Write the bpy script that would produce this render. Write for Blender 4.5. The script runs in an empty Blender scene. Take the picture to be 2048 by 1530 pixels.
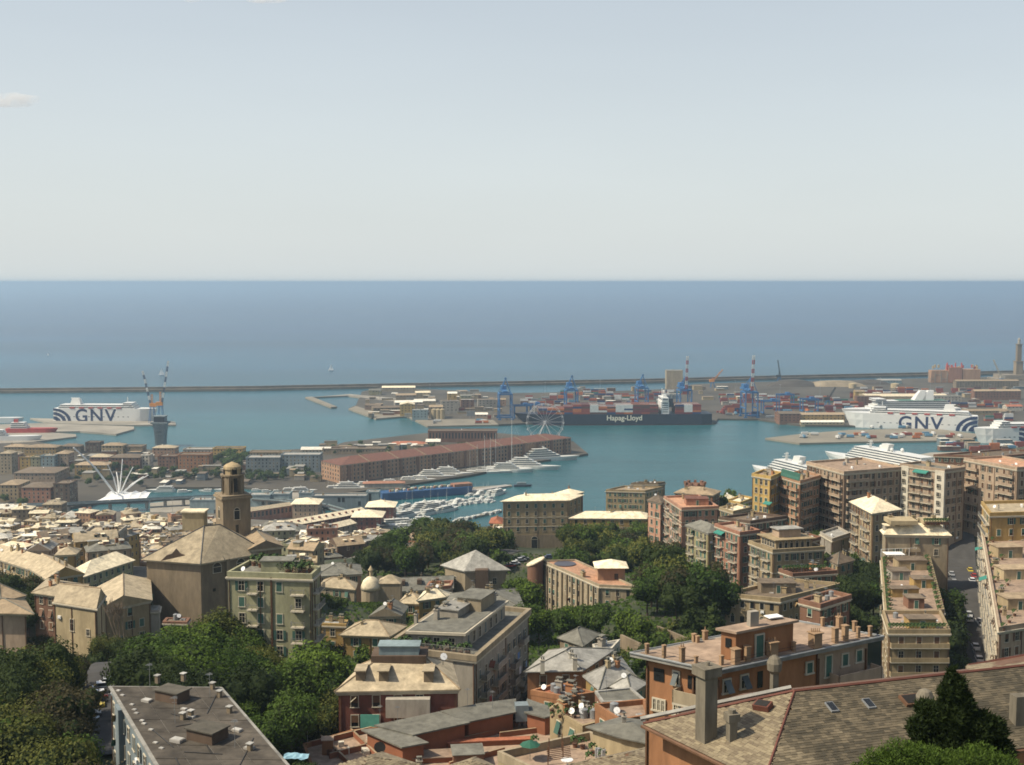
import bpy, math, random
from mathutils import Vector
R = random.Random(7)
scene = bpy.context.scene
COL = scene.collection
# ------------------------------------------------------------------ camera
CAMZ = 200.0
FPX = 2400.0                                   # focal length in photo pixels (2048 wide)
HOR = 564.0
TH = math.atan((765 - HOR) / FPX)
cd = bpy.data.cameras.new('camera'); cam = bpy.data.objects.new('camera', cd); COL.objects.link(cam)
cam.location = (0, 0, CAMZ); cam.rotation_euler = (math.pi / 2 - TH, 0, 0)
cd.sensor_width = 36; cd.lens = 36 * FPX / 2048; cd.clip_start = 1; cd.clip_end = 400000
scene.camera = cam
# ------------------------------------------------------------------ sky, sun, exposure
SUN = Vector((-0.62, -0.17, 0.765)).normalized()
elev = math.asin(SUN.z); azim = math.atan2(SUN.x, SUN.y)
w = bpy.data.worlds.new('World'); scene.world = w; w.use_nodes = True
nt = w.node_tree; N = nt.nodes; LK = nt.links
bg = N['Background']
sky = N.new('ShaderNodeTexSky'); sky.sky_type = 'NISHITA'; sky.sun_disc = False
sky.sun_elevation = elev; sky.sun_rotation = azim
sky.altitude = 200; sky.air_density = 1.0; sky.dust_density = 3.0; sky.ozone_density = 1.5
bg.inputs['Strength'].default_value = 0.091
# thin milky summer haze: the whole sky is desaturated evenly, a few degrees above the sea it whitens a little more
rgbbw = N.new('ShaderNodeMix'); rgbbw.data_type = 'RGBA'
tc = N.new('ShaderNodeTexCoord'); sep = N.new('ShaderNodeSeparateXYZ')
LK.new(tc.outputs['Generated'], sep.inputs[0])
mr = N.new('ShaderNodeMapRange'); mr.inputs[1].default_value = 0.0; mr.inputs[2].default_value = 0.6
mr.inputs[3].default_value = 0.82; mr.inputs[4].default_value = 0.12
LK.new(sep.outputs['Z'], mr.inputs[0]); LK.new(mr.outputs[0], rgbbw.inputs['Factor'])
LK.new(sky.outputs[0], rgbbw.inputs['A']); rgbbw.inputs['B'].default_value = (6.85, 7.3, 7.3, 1)
nz = N.new('ShaderNodeTexNoise'); nz.inputs['Scale'].default_value = 1.6; nz.inputs['Detail'].default_value = 5; mpz = N.new('ShaderNodeMapping'); mpz.inputs['Scale'].default_value = (1, 1, 5)
LK.new(tc.outputs['Generated'], mpz.inputs[0]); LK.new(mpz.outputs[0], nz.inputs['Vector'])
mz = N.new('ShaderNodeMapRange'); mz.inputs[3].default_value = .93; mz.inputs[4].default_value = 1.07; LK.new(nz.outputs['Fac'], mz.inputs[0])
vz = N.new('ShaderNodeVectorMath'); vz.operation = 'SCALE'; LK.new(rgbbw.outputs['Result'], vz.inputs[0]); LK.new(mz.outputs[0], vz.inputs['Scale'])
LK.new(vz.outputs[0], bg.inputs['Color'])
sd = bpy.data.lights.new('sun', 'SUN'); so = bpy.data.objects.new('sun', sd); COL.objects.link(so)
sd.energy = 4.3; sd.angle = math.radians(0.6); sd.color = (1.0, 0.89, 0.70)
so.rotation_euler = SUN.to_track_quat('Z', 'Y').to_euler(); so.location = (0, 0, 400)
scene.view_settings.view_transform = 'Standard'; scene.view_settings.look = 'None'
scene.view_settings.exposure = 0.38; scene.view_settings.gamma = 1.0
try: scene.view_settings.use_curve_mapping = False
except Exception: pass
cy = scene.cycles
cy.use_denoising = True; cy.filter_width = 1.7; cy.max_bounces = 6; cy.diffuse_bounces = 3; cy.glossy_bounces = 3
cy.volume_bounces = 1; cy.transparent_max_bounces = 8; cy.use_adaptive_sampling = True
cy.sample_clamp_indirect = 4.0; cy.caustics_reflective = False; cy.caustics_refractive = False
try: cy.volume_max_steps = 64
except Exception: pass

# ------------------------------------------------------------------ pixel <-> place
def ray(px, py):
    ct, st = math.cos(TH), math.sin(TH)
    u = 765.0 - py
    return Vector((px - 1024.0, FPX * ct + u * st, -FPX * st + u * ct))
def P(px, py, z=None, D=None):
    d = ray(px, py)
    t = (z - CAMZ) / d.z if D is None else D / d.y
    return Vector((d.x * t, d.y * t, CAMZ + d.z * t))
def pix(X, Y, Z):
    ct, st = math.cos(TH), math.sin(TH)
    dz = Z - CAMZ
    f = Y * ct - dz * st; u = Y * st + dz * ct
    return 1024 + FPX * X / f, 765 - FPX * u / f

HAZE = 1.08e-4; HAZEC = (.53, .70, .86, 1)
# ------------------------------------------------------------------ materials
MATS = {}
def mat(name, col, rough=0.85, var=0.25, scale=0.35, bump=0.0, bscale=6.0, metal=0.0, island=0.0, objr=0.0, spec=0.3, streak=False, grime=False):
    if name in MATS: return MATS[name]
    m = bpy.data.materials.new(name); m.use_nodes = True
    n = m.node_tree.nodes; l = m.node_tree.links; b = n['Principled BSDF']
    b.inputs['Roughness'].default_value = rough; b.inputs['Metallic'].default_value = metal
    b.inputs['Specular IOR Level'].default_value = spec
    g = n.new('ShaderNodeNewGeometry')
    src = g.outputs['Position']
    if streak:
        mp = n.new('ShaderNodeMapping'); mp.inputs['Scale'].default_value = (1, 1, 0.18); l.new(src, mp.inputs[0]); vec = mp.outputs[0]
    else: vec = src
    t = n.new('ShaderNodeTexNoise'); t.inputs['Scale'].default_value = scale; t.inputs['Detail'].default_value = 5
    t.inputs['Roughness'].default_value = 0.65
    l.new(vec, t.inputs['Vector'])
    mr = n.new('ShaderNodeMapRange'); mr.inputs[1].default_value = 0.3; mr.inputs[2].default_value = 0.7
    mr.inputs[3].default_value = 1 - var; mr.inputs[4].default_value = 1 + var
    l.new(t.outputs['Fac'], mr.inputs[0])
    val = mr.outputs[0]
    if streak or grime:
        mp2 = n.new('ShaderNodeMapping'); mp2.inputs['Scale'].default_value = (1.1, 1.1, .3) if streak else (1.3, 1.3, 1.3); l.new(src, mp2.inputs[0])
        t3 = n.new('ShaderNodeTexNoise'); t3.inputs['Scale'].default_value = 1; t3.inputs['Detail'].default_value = 6; t3.inputs['Roughness'].default_value = .7; l.new(mp2.outputs[0], t3.inputs['Vector'])
        m3 = n.new('ShaderNodeMapRange'); m3.inputs[1].default_value = .32; m3.inputs[2].default_value = .66; m3.inputs[3].default_value = .8; m3.inputs[4].default_value = 1.14; l.new(t3.outputs['Fac'], m3.inputs[0])
        k3 = n.new('ShaderNodeMath'); k3.operation = 'MULTIPLY'; l.new(val, k3.inputs[0]); l.new(m3.outputs[0], k3.inputs[1]); val = k3.outputs[0]
    def mul(a, rnd, amt):
        r = n.new('ShaderNodeMapRange'); r.inputs[3].default_value = 1 - amt; r.inputs[4].default_value = 1 + amt
        l.new(rnd, r.inputs[0]); k = n.new('ShaderNodeMath'); k.operation = 'MULTIPLY'; l.new(a, k.inputs[0]); l.new(r.outputs[0], k.inputs[1]); return k.outputs[0]
    if island: val = mul(val, g.outputs['Random Per Island'], island)
    if objr:
        oi = n.new('ShaderNodeObjectInfo'); val = mul(val, oi.outputs['Random'], objr)
    vm = n.new('ShaderNodeVectorMath'); vm.operation = 'SCALE'; vm.inputs[0].default_value = col; l.new(val, vm.inputs['Scale'])
    l.new(vm.outputs[0], b.inputs['Base Color'])
    if bump:
        t2 = n.new('ShaderNodeTexNoise'); t2.inputs['Scale'].default_value = bscale; t2.inputs['Detail'].default_value = 4; l.new(src, t2.inputs['Vector'])
        bp = n.new('ShaderNodeBump'); bp.inputs['Strength'].default_value = bump; bp.inputs['Distance'].default_value = 0.2
        l.new(t2.outputs['Fac'], bp.inputs['Height']); l.new(bp.outputs[0], b.inputs['Normal'])
    MATS[name] = m
    return m
def wallm(key):
    cols = dict(cream=(.36,.29,.175), yellow=(.38,.26,.09), ochre=(.32,.215,.08), orange=(.30,.145,.07), pink=(.38,.215,.145), rose=(.31,.155,.10),
        red=(.165,.062,.044), brick=(.18,.095,.06), beige=(.30,.245,.165), grey=(.31,.28,.23), white=(.52,.48,.39), tan=(.31,.24,.14), green=(.28,.27,.165),
        stone=(.21,.165,.11), darkbrown=(.11,.075,.052), paleblue=(.21,.27,.28), pinkbeige=(.34,.255,.18), olive=(.24,.215,.115), greyblue=(.15,.18,.19), salmon=(.34,.205,.125))
    return mat('stucco_' + key, cols[key], .9, .22, .22, streak=True, objr=.12)
def roofm(key):
    cols = dict(slate=(.37,.305,.205), paleslate=(.70,.61,.43), greyslate=(.15,.145,.12), tan=(.31,.235,.15), terracotta=(.33,.12,.065), felt=(.10,.09,.07),
        terrace=(.29,.21,.15), salmon=(.46,.26,.16), white=(.70,.66,.56), brown=(.15,.115,.08), red=(.165,.075,.052), lightgrey=(.29,.28,.25), dark=(.07,.065,.06))
    return mat('roof_' + key, cols[key], .85, .32, .5, objr=.16, grime=True)
M_glass = mat('window_glass', (.018,.02,.022), .2, .3, 1, spec=.5)
M_hole = mat('dark_opening', (.02,.018,.016), .8, .2)
M_frame = mat('stone_trim', (.48,.43,.33), .85, .15, 1)
M_frameW = mat('white_trim', (.62,.6,.54), .8, .1, 1)
M_shG = mat('green_shutter', (.05,.11,.085), .6, .2, 2, objr=.35)
M_shB = mat('brown_shutter', (.13,.07,.04), .6, .2, 2, objr=.3)
M_shX = mat('grey_shutter', (.10,.12,.12), .6, .2, 2, objr=.3)
M_metal = mat('galvanised_metal', (.28,.29,.29), .5, .15, 1, metal=.4)
M_dmetal = mat('dark_metal', (.05,.05,.05), .5, .2, 1, metal=.3)
M_white = mat('white_paint', (.78,.78,.76), .45, .06, .3)
M_rail = mat('railing_metal', (.20,.20,.19), .5, .1, 1)
M_conc = mat('concrete', (.34,.32,.29), .9, .2, .2)
M_asph = mat('asphalt', (.06,.058,.056), .9, .2, .3)
M_quay = mat('quay_paving', (.27,.245,.20), .9, .3, .02)
M_blueaw = mat('green_awning', (.04,.20,.16), .7, .1, 1)

# ------------------------------------------------------------------ mesh builder
class MB:
    def __init__(s): s.v = []; s.f = []; s.m = []
    def face(s, pts, mi=0):
        i = len(s.v); s.v += [tuple(p) for p in pts]; s.f.append(tuple(range(i, i + len(pts)))); s.m.append(mi)
    def box(s, c, d, rz=0, mi=0, mt=None):
        cx, cy, cz = c; hx, hy, hz = d[0] / 2, d[1] / 2, d[2] / 2; ca, sa = math.cos(rz), math.sin(rz); i = len(s.v)
        for z in (-hz, hz):
            for x, y in ((-hx, -hy), (hx, -hy), (hx, hy), (-hx, hy)):
                s.v.append((cx + x * ca - y * sa, cy + x * sa + y * ca, cz + z))
        fs = [(3, 2, 1, 0), (4, 5, 6, 7), (0, 1, 5, 4), (1, 2, 6, 5), (2, 3, 7, 6), (3, 0, 4, 7)]
        for k, q in enumerate(fs): s.f.append(tuple(i + a for a in q)); s.m.append(mt if (mt is not None and k == 1) else mi)
    def prism(s, poly, z0, z1, mi=0, mt=None, cap=True):
        n = len(poly); i = len(s.v)
        s.v += [(p[0], p[1], z0) for p in poly] + [(p[0], p[1], z1) for p in poly]
        for k in range(n):
            j = (k + 1) % n; s.f.append((i + k, i + j, i + n + j, i + n + k)); s.m.append(mi)
        if cap: s.f.append(tuple(i + n + k for k in range(n))); s.m.append(mi if mt is None else mt)
    def loft(s, rings, mi=0, cap=True, closed=True):
        n = len(rings[0]); i = len(s.v)
        for r in rings: s.v += [tuple(p) for p in r]
        for a in range(len(rings) - 1):
            for k in range(n if closed else n - 1):
                j = (k + 1) % n; s.f.append((i + a * n + k, i + a * n + j, i + (a + 1) * n + j, i + (a + 1) * n + k)); s.m.append(mi)
        if cap:
            s.f.append(tuple(i + k for k in reversed(range(n)))); s.m.append(mi)
            b = i + (len(rings) - 1) * n; s.f.append(tuple(b + k for k in range(n))); s.m.append(mi)
    def cyl(s, x, y, z0, z1, r0, r1=None, n=10, mi=0):
        r1 = r0 if r1 is None else r1
        s.loft([[(x + r * math.cos(2 * math.pi * k / n), y + r * math.sin(2 * math.pi * k / n), z) for k in range(n)] for r, z in ((r0, z0), (max(r1, .001), z1))], mi)
    def lathe(s, x, y, prof, n=14, mi=0):
        s.loft([[(x + r * math.cos(2 * math.pi * k / n), y + r * math.sin(2 * math.pi * k / n), z) for k in range(n)] for r, z in prof], mi)
    def bar(s, a, b, r, n=4, mi=0):
        a = Vector(a); b = Vector(b); d = (b - a)
        if d.length < 1e-6: return
        q = d.to_track_quat('Z', 'Y'); rs = []
        for p in (a, b): rs.append([p + q @ Vector((r * math.cos(2 * math.pi * (k + .5) / n), r * math.sin(2 * math.pi * (k + .5) / n), 0)) for k in range(n)])
        s.loft(rs, mi)
    def truss(s, a, b, wd, r, seg=8, mi=0):
        a = Vector(a); b = Vector(b); d = b - a; q = d.to_track_quat('Z', 'Y')
        cs = [q @ Vector((x * wd / 2, y * wd / 2, 0)) for x, y in ((-1, -1), (1, -1), (1, 1), (-1, 1))]
        for c in cs: s.bar(a + c, b + c, r, 4, mi)
        for k in range(seg):
            p0 = a + d * (k / seg); p1 = a + d * ((k + 1) / seg)
            for e in range(4): s.bar(p0 + cs[e], p1 + cs[(e + 1) % 4], r * .7, 3, mi)
    def add(s, o, loc=(0, 0, 0), rz=0, sc=1.0, mo=0):
        i = len(s.v); ca, sa = math.cos(rz) * sc, math.sin(rz) * sc
        s.v += [(loc[0] + x * ca - y * sa, loc[1] + x * sa + y * ca, loc[2] + z * sc) for x, y, z in o.v]
        s.f += [tuple(i + a for a in f) for f in o.f]; s.m += [a + mo for a in o.m]
    def mesh(s, name, mats, off=(0, 0, 0), smooth=False):
        me = bpy.data.meshes.new(name)
        vs = s.v if off == (0, 0, 0) else [(x - off[0], y - off[1], z - off[2]) for x, y, z in s.v]
        me.from_pydata(vs, [], s.f)
        if not isinstance(mats, (list, tuple)): mats = [mats]
        for m in mats: me.materials.append(m)
        if len(mats) > 1: me.polygons.foreach_set('material_index', [min(a, len(mats) - 1) for a in s.m])
        if smooth: me.polygons.foreach_set('use_smooth', [True] * len(s.f))
        me.update(); return me

THINGS = []
def thing(name, label, cat, loc, group=None, rz=0, data=None):
    o = bpy.data.objects.new(name, data); COL.objects.link(o); o.location = loc; o.rotation_euler = (0, 0, rz)
    o['label'] = label; o['category'] = cat
    if group: o['group'] = group
    THINGS.append(o); return o
def part(root, name, mb, mats, label=None, kind=None, smooth=False, world=True, parent=None):
    base = root.location
    off = tuple(base) if world else (0, 0, 0)
    me = mb if isinstance(mb, bpy.types.Mesh) else mb.mesh(name, mats, off, smooth)
    o = bpy.data.objects.new(name, me); COL.objects.link(o); o.parent = parent or root
    if label: o['label'] = label
    if kind: o['kind'] = kind
    return o
def place(root, name, me, loc, rz=0, sc=None, world=True, kind=None, label=None):
    o = bpy.data.objects.new(name, me); COL.objects.link(o); o.parent = root
    o.location = Vector(loc) - (root.location if world else Vector((0, 0, 0))); o.rotation_euler = (0, 0, rz)
    if sc: o.scale = sc if isinstance(sc, (tuple, list)) else (sc, sc, sc)
    if kind: o['kind'] = kind
    if label: o['label'] = label
    return o
def struct(name, mb, mats, smooth=False, kind='structure'):
    me = mb.mesh(name, mats, smooth=smooth); o = bpy.data.objects.new(name, me); COL.objects.link(o); o['kind'] = kind; return o
def copy_thing(src, loc, label, rz=None, sc=None):
    c = src.copy(); COL.objects.link(c); c.location = loc; c['label'] = label
    if rz is not None: c.rotation_euler = (0, 0, rz)
    if sc: c.scale = (sc, sc, sc)
    THINGS.append(c)
    for ch in src.children:
        d = ch.copy(); COL.objects.link(d); d.parent = c
    return c
# ------------------------------------------------------------------ sea
m = bpy.data.materials.new('sea_water'); m.use_nodes = True
n = m.node_tree.nodes; l = m.node_tree.links; b = n['Principled BSDF']
g = n.new('ShaderNodeNewGeometry')
sx = n.new('ShaderNodeSeparateXYZ'); l.new(g.outputs['Position'], sx.inputs[0])
wob = n.new('ShaderNodeTexNoise'); wob.inputs['Scale'].default_value = .0014; wob.inputs['Detail'].default_value = 3; l.new(g.outputs['Position'], wob.inputs['Vector'])
ad = n.new('ShaderNodeMath'); ad.operation = 'MULTIPLY_ADD'; l.new(wob.outputs['Fac'], ad.inputs[0]); ad.inputs[1].default_value = 900; l.new(sx.outputs['Y'], ad.inputs[2])
mr = n.new('ShaderNodeMapRange'); mr.inputs[1].default_value = 2000; mr.inputs[2].default_value = 5200; l.new(ad.outputs[0], mr.inputs[0])
cr = n.new('ShaderNodeValToRGB'); l.new(mr.outputs[0], cr.inputs[0])
cr.color_ramp.elements[0].color = (.018, .090, .104, 1); cr.color_ramp.elements[1].color = (.012, .045, .105, 1)
e = cr.color_ramp.elements.new(.35); e.color = (.014, .070, .112, 1)
# wind streaks: broad bands of slightly darker and lighter water
mp = n.new('ShaderNodeMapping'); mp.inputs['Scale'].default_value = (.00035, .0022, 1); l.new(g.outputs['Position'], mp.inputs[0])
st = n.new('ShaderNodeTexNoise'); st.inputs['Scale'].default_value = 1; st.inputs['Detail'].default_value = 6; st.inputs['Roughness'].default_value = .6; l.new(mp.outputs[0], st.inputs['Vector'])
m2 = n.new('ShaderNodeMapRange'); m2.inputs[1].default_value = .3; m2.inputs[2].default_value = .7; m2.inputs[3].default_value = .6; m2.inputs[4].default_value = 1.42; l.new(st.outputs['Fac'], m2.inputs[0])
vm = n.new('ShaderNodeVectorMath'); vm.operation = 'SCALE'; l.new(cr.outputs[0], vm.inputs[0])
mp3 = n.new('ShaderNodeMapping'); mp3.inputs['Scale'].default_value = (.006, .03, 1); l.new(g.outputs['Position'], mp3.inputs[0])
s3 = n.new('ShaderNodeTexNoise'); s3.inputs['Scale'].default_value = 1; s3.inputs['Detail'].default_value = 8; s3.inputs['Roughness'].default_value = .75; l.new(mp3.outputs[0], s3.inputs['Vector'])
m4 = n.new('ShaderNodeMapRange'); m4.inputs[1].default_value = .3; m4.inputs[2].default_value = .7; m4.inputs[3].default_value = .78; m4.inputs[4].default_value = 1.22; l.new(s3.outputs['Fac'], m4.inputs[0])
k4 = n.new('ShaderNodeMath'); k4.operation = 'MULTIPLY'; l.new(m2.outputs[0], k4.inputs[0]); l.new(m4.outputs[0], k4.inputs[1]); l.new(k4.outputs[0], vm.inputs['Scale']); l.new(vm.outputs[0], b.inputs['Base Color'])
b.inputs['Roughness'].default_value = .27; b.inputs['IOR'].default_value = 1.33; b.inputs['Specular IOR Level'].default_value = .5
w1 = n.new('ShaderNodeTexNoise'); w1.inputs['Scale'].default_value = .11; w1.inputs['Detail'].default_value = 8; w1.inputs['Roughness'].default_value = .7; l.new(g.outputs['Position'], w1.inputs['Vector'])
bp = n.new('ShaderNodeBump'); bp.inputs['Strength'].default_value = .55; bp.inputs['Distance'].default_value = 2.2; l.new(w1.outputs['Fac'], bp.inputs['Height']); l.new(bp.outputs[0], b.inputs['Normal'])
M_sea = m
s = MB(); RS = 150000
s.face([(-RS, -400, 0), (RS, -400, 0), (RS, RS, 0), (-RS, RS, 0)]); struct('sea', s, M_sea)

# ------------------------------------------------------------------ quays, piers and port land (flat land standing 2.2 m out of the water)
def quay(name, pts, z=2.2, m=None, zb=-4):
    s = MB(); poly = [P(x, y, z).xy for x, y in pts]
    a = sum(poly[i - 1][0] * poly[i][1] - poly[i][0] * poly[i - 1][1] for i in range(len(poly)))
    if a < 0: poly.reverse()
    s.prism(poly, zb, z, 0, 0); return struct(name, s, m or M_quay)
M_port = mat('port_ground', (.075, .065, .05), .9, .35, .012)
M_light = mat('pale_quay', (.22, .195, .15), .9, .2, .02)
quay('port_ground', [(712, 810), (724, 783), (764, 774), (1024, 786), (1200, 783), (1335, 778), (1390, 768), (1500, 764), (1700, 760), (2048, 752), (2800, 735), (2800, 870), (2048, 880), (2000, 860),
    (1700, 851), (1602, 850), (1516, 838), (1436, 837), (1430, 846), (1050, 846), (997, 849), (855, 852), (814, 832), (752, 837), (697, 817)], 2.4, M_port)
quay('quay_apron', [(697, 817), (752, 837), (814, 832), (855, 852), (997, 849), (985, 838), (870, 838), (825, 822), (760, 826), (712, 812)], 2.41, M_light)
quay('mole', [(610, 794), (662, 814), (674, 813), (624, 793)], 2.5, M_light)
quay('mole', [(624, 794), (697, 791), (760, 800), (905, 812), (800, 797), (700, 788)], 2.5)
quay('middle_pier', [(1530, 876), (1599, 886), (1687, 884), (1939, 880), (1960, 868), (1860, 856), (1697, 860), (1607, 867)], 2.3, M_light)
quay('ferry_quay', [(1860, 905), (2900, 880), (2900, 1010), (1640, 985), (1700, 935)], 2.3)
quay('peninsula_ground', [(-700, 886), (60, 882), (120, 890), (250, 895), (490, 914), (505, 903), (655, 895), (690, 884), (850, 866), (1000, 866), (1146, 882), (1176, 907), (1060, 925), (940, 950), (790, 972),
    (650, 992), (560, 980), (490, 974), (292, 974), (290, 988), (120, 1018), (-700, 1030)], 2.2, M_port)
quay('pier', [(-300, 858), (80, 846), (268, 853), (268, 858), (232, 868), (160, 862), (-300, 872)], 2.3)
quay('pier', [(-300, 872), (60, 862), (152, 868), (152, 873), (60, 884), (-300, 900)], 2.3)
quay('pier', [(60, 836), (350, 843), (352, 849), (250, 850), (100, 846)], 2.3)
quay('aquarium_pier', [(300, 1006), (500, 985), (760, 985), (765, 1010), (600, 1020), (300, 1032)], 2.1)
quay('marina_pier', [(1000, 1018), (1004, 1021), (940, 1036), (936, 1033)], 1.4, M_light, -2)
quay('marina_pier', [(790, 1031), (900, 1016), (903, 1019), (792, 1035)], 1.2, M_light, -2)
quay('marina_pier', [(930, 975), (1022, 969), (1024, 972), (932, 979)], 1.2, M_light, -2)
# shoreline of the town, given as photo pixels at water level
SHORE = [(-900, 1030), (0, 1022), (300, 1030), (480, 1026), (640, 1036), (700, 1052), (790, 1072), (900, 1066), (1010, 1054), (1300, 1046), (1500, 1034), (1640, 990), (1850, 960), (2048, 945), (2900, 930)]
SH = [P(x, y, 0) for x, y in SHORE]
def shoreY(X):
    for a, b in zip(SH, SH[1:]):
        if a.x <= X <= b.x: return a.y + (b.y - a.y) * (X - a.x) / (b.x - a.x)
    return SH[0].y if X < SH[0].x else SH[-1].y
CTRL = []
LOW = 1
def ctrl(px, py, D): p = P(px, py, D=D); CTRL.append((p.x, p.y, p.z))
for a in [(215, 1405, 205), (0, 1500, 160), (150, 1540, 150), (-300, 1400, 220), (450, 1540, 158), (600, 1540, 170), (300, 1330, 215), (90, 1300, 245), (-200, 1250, 300), (500, 1330, 232), (700, 1330, 250),
          (850, 1240, 300), (1130, 1290, 262), (1200, 1250, 300), (1350, 1250, 300), (1400, 1190, 330), (1300, 1160, 400), (1060, 1120, 460), (900, 1080, 560), (1000, 1115, 540), (760, 1140, 420),
          (1720, 1240, 300), (1950, 1330, 300), (1925, 1200, 372), (1915, 1140, 440), (1700, 1100, 430), (2200, 1300, 300), (2200, 1100, 500), (1560, 1050, 470), (1450, 1010, 640), (650, 1160, 330),
          (1100, 1420, 195), (1200, 1450, 160), (1350, 1330, 180)]: ctrl(*a)
for a in [(742, 1212, 398), (700, 1238, 345), (690, 1200, 400), (660, 1230, 330), (790, 1215, 380)]: ctrl(*a)
for X, Y, Z in [(0, 10, 190), (0, 40, 172), (40, 40, 172), (-60, 40, 175), (60, 90, 160), (20, 100, 157), (0, 130, 141), (-30, 120, 135), (-100, 120, 140), (200, 100, 175), (250, 400, 110), (-250, 120, 150), (-300, 350, 90), (300, 700, 60), (-150, 420, 78), (-60, 420, 80),
                (-120, 560, 46), (-250, 560, 40), (-40, 620, 50), (-150, 700, 22), (-320, 750, 12), (-60, 740, 24), (40, 680, 52), (120, 780, 40), (200, 850, 40)]: CTRL.append((X, Y, Z))
def ground(X, Y):
    sw = sz = 0
    for a, b, c in CTRL:
        d = (X - a) ** 2 + (Y - b) ** 2 + 60; k = 1 / (d * d); sw += k; sz += k * c
    z = sz / sw
    d = shoreY(X) - Y
    if d < 260:
        t = max(0, min(1, (d - 20) / 240)); t = t * t * (3 - 2 * t) if X < 90 else t ** .8
        z = 2.4 * (1 - t) + z * t
    return z if d > 0 else -3
# ------------------------------------------------------------------ building kit
def sub2(a, b): return (a[0] - b[0], a[1] - b[1])
def lerp(a, b, t): return tuple(a[i] + (b[i] - a[i]) * t for i in range(len(a)))
def ccw(poly):
    poly = [tuple(p)[:2] for p in poly]
    a = sum(poly[i - 1][0] * poly[i][1] - poly[i][0] * poly[i - 1][1] for i in range(len(poly)))
    return poly if a > 0 else poly[::-1]
def inset(poly, d):            # offset of a ccw polygon; positive = outwards
    n = len(poly); out = []
    for i in range(n):
        p0, p1, p2 = Vector(poly[i - 1]), Vector(poly[i]), Vector(poly[(i + 1) % n])
        e1 = (p1 - p0).normalized(); e2 = (p2 - p1).normalized(); n1 = Vector((e1.y, -e1.x)); n2 = Vector((e2.y, -e2.x))
        k = n1 + n2; k = k / max(.3, k.length_squared) * 2
        out.append(tuple(p1 + k * d))
    return out
def window_mb(w, h, style='plain'):
    s = MB()          # slots: 0 trim, 1 glass, 2 shutter ; looks towards -Y, origin at sill centre
    t = .13
    if style != 'hole':
        s.box((0, -.05, -t / 2), (w + 2 * t + .16, .22, t), mi=0)
        s.box((0, -.04, h + t / 2), (w + 2 * t, .12, t), mi=0)
        for sgn in (-1, 1): s.box((sgn * (w / 2 + t / 2), -.04, h / 2), (t, .12, h), mi=0)
    s.box((0, -.005, h / 2), (w, .03, h), mi=1)
    if style in ('plain', 'open', 'ajar'):
        s.box((0, -.03, h / 2), (.06, .04, h), mi=0); s.box((0, -.03, h * .62), (w, .04, .05), mi=0)
    if style == 'open':
        for sgn in (-1, 1): s.box((sgn * (w * .75 + t), -.12, h / 2), (w / 2, .05, h), mi=2)
    if style == 'closed': s.box((-w / 4, -.06, h / 2), (w / 2 - .02, .05, h), mi=2); s.box((w / 4, -.06, h / 2), (w / 2 - .02, .05, h), mi=2)
    if style == 'half': s.box((0, -.06, h * .68), (w, .05, h * .62), mi=2)
    if style == 'ajar':
        s.face([(-w / 2, -.05, h), (w / 2, -.05, h), (w / 2, -.65, h * .1), (-w / 2, -.65, h * .1)], 2)
        s.face([(-w / 2, -.1, h), (w / 2, -.1, h), (w / 2, -.7, h * .1), (-w / 2, -.7, h * .1)], 2)
    if style == 'arch':
        n = 8; a = [(w / 2 * math.cos(math.pi * k / n), h + w / 2 * math.sin(math.pi * k / n)) for k in range(n + 1)]
        s.face([(x, -.03, z) for x, z in a], 1)
        for (x0, z0), (x1, z1) in zip(a, a[1:]): s.bar((x0 * 1.12, -.05, h + (z0 - h) * 1.12), (x1 * 1.12, -.05, h + (z1 - h) * 1.12), .09, 4, 0)
    return s
WIN = {}
def window_mesh(w, h, style, sh):
    k = (round(w, 2), round(h, 2), style, sh.name)
    if k not in WIN: WIN[k] = window_mb(w, h, style).mesh('window', [M_frame, M_glass, sh])
    return WIN[k]
def balcony_mb(w, d=1.1, solid=False):
    s = MB()
    s.box((0, -d / 2, -.09), (w, d, .18), mi=0)
    for sgn in (-1, 1): s.box((sgn * w * .35, -d * .3, -.35), (.2, d * .6, .34), mi=0)
    if solid:
        s.box((0, -d + .06, .5), (w, .12, 1.0), mi=2)
        for sgn in (-1, 1): s.box((sgn * (w / 2 - .06), -d / 2, .5), (.12, d, 1.0), mi=2)
    else:
        s.box((0, -d + .03, 1.0), (w, .06, .06), mi=1)
        for sgn in (-1, 1): s.box((sgn * (w / 2 - .03), -d / 2, 1.0), (.06, d, .06), mi=1)
        k = max(4, int(w / .22))
        for i in range(k + 1): s.box((-w / 2 + .03 + (w - .06) * i / k, -d + .03, .5), (.035, .035, 1), mi=1)
        for sgn in (-1, 1):
            for j in range(1, 4): s.box((sgn * (w / 2 - .03), -d * j / 4, .5), (.035, .035, 1), mi=1)
    return s
BAL = {}
def balcony_mesh(w, solid, m=None):
    k = (round(w, 1), solid, m.name if m else '')
    if k not in BAL: BAL[k] = balcony_mb(round(w, 1), 1.2, solid).mesh('balcony', [M_frame, M_rail, m or M_frame])
    return BAL[k]
def chimney_mb(w=.8, h=1.8, pots=2):
    s = MB(); s.box((0, 0, h / 2 - .5), (w, w * .7, h + 1), mi=0); s.box((0, 0, h + .06), (w * 1.25, w * .95, .14), mi=0)
    for i in range(pots):
        x = (i - (pots - 1) / 2) * w * .5
        s.cyl(x, 0, h + .1, h + .55, .13, .1, 7, 1)
    s.box((0, 0, h + .66), (w * 1.0, w * .7, .08), mi=1)
    return s
CHM = [chimney_mb(.8, 1.5, 2), chimney_mb(1.1, 1.9, 3), chimney_mb(.6, 1.2, 1), chimney_mb(1.5, 1.6, 4)]
CHME = {}
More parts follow.
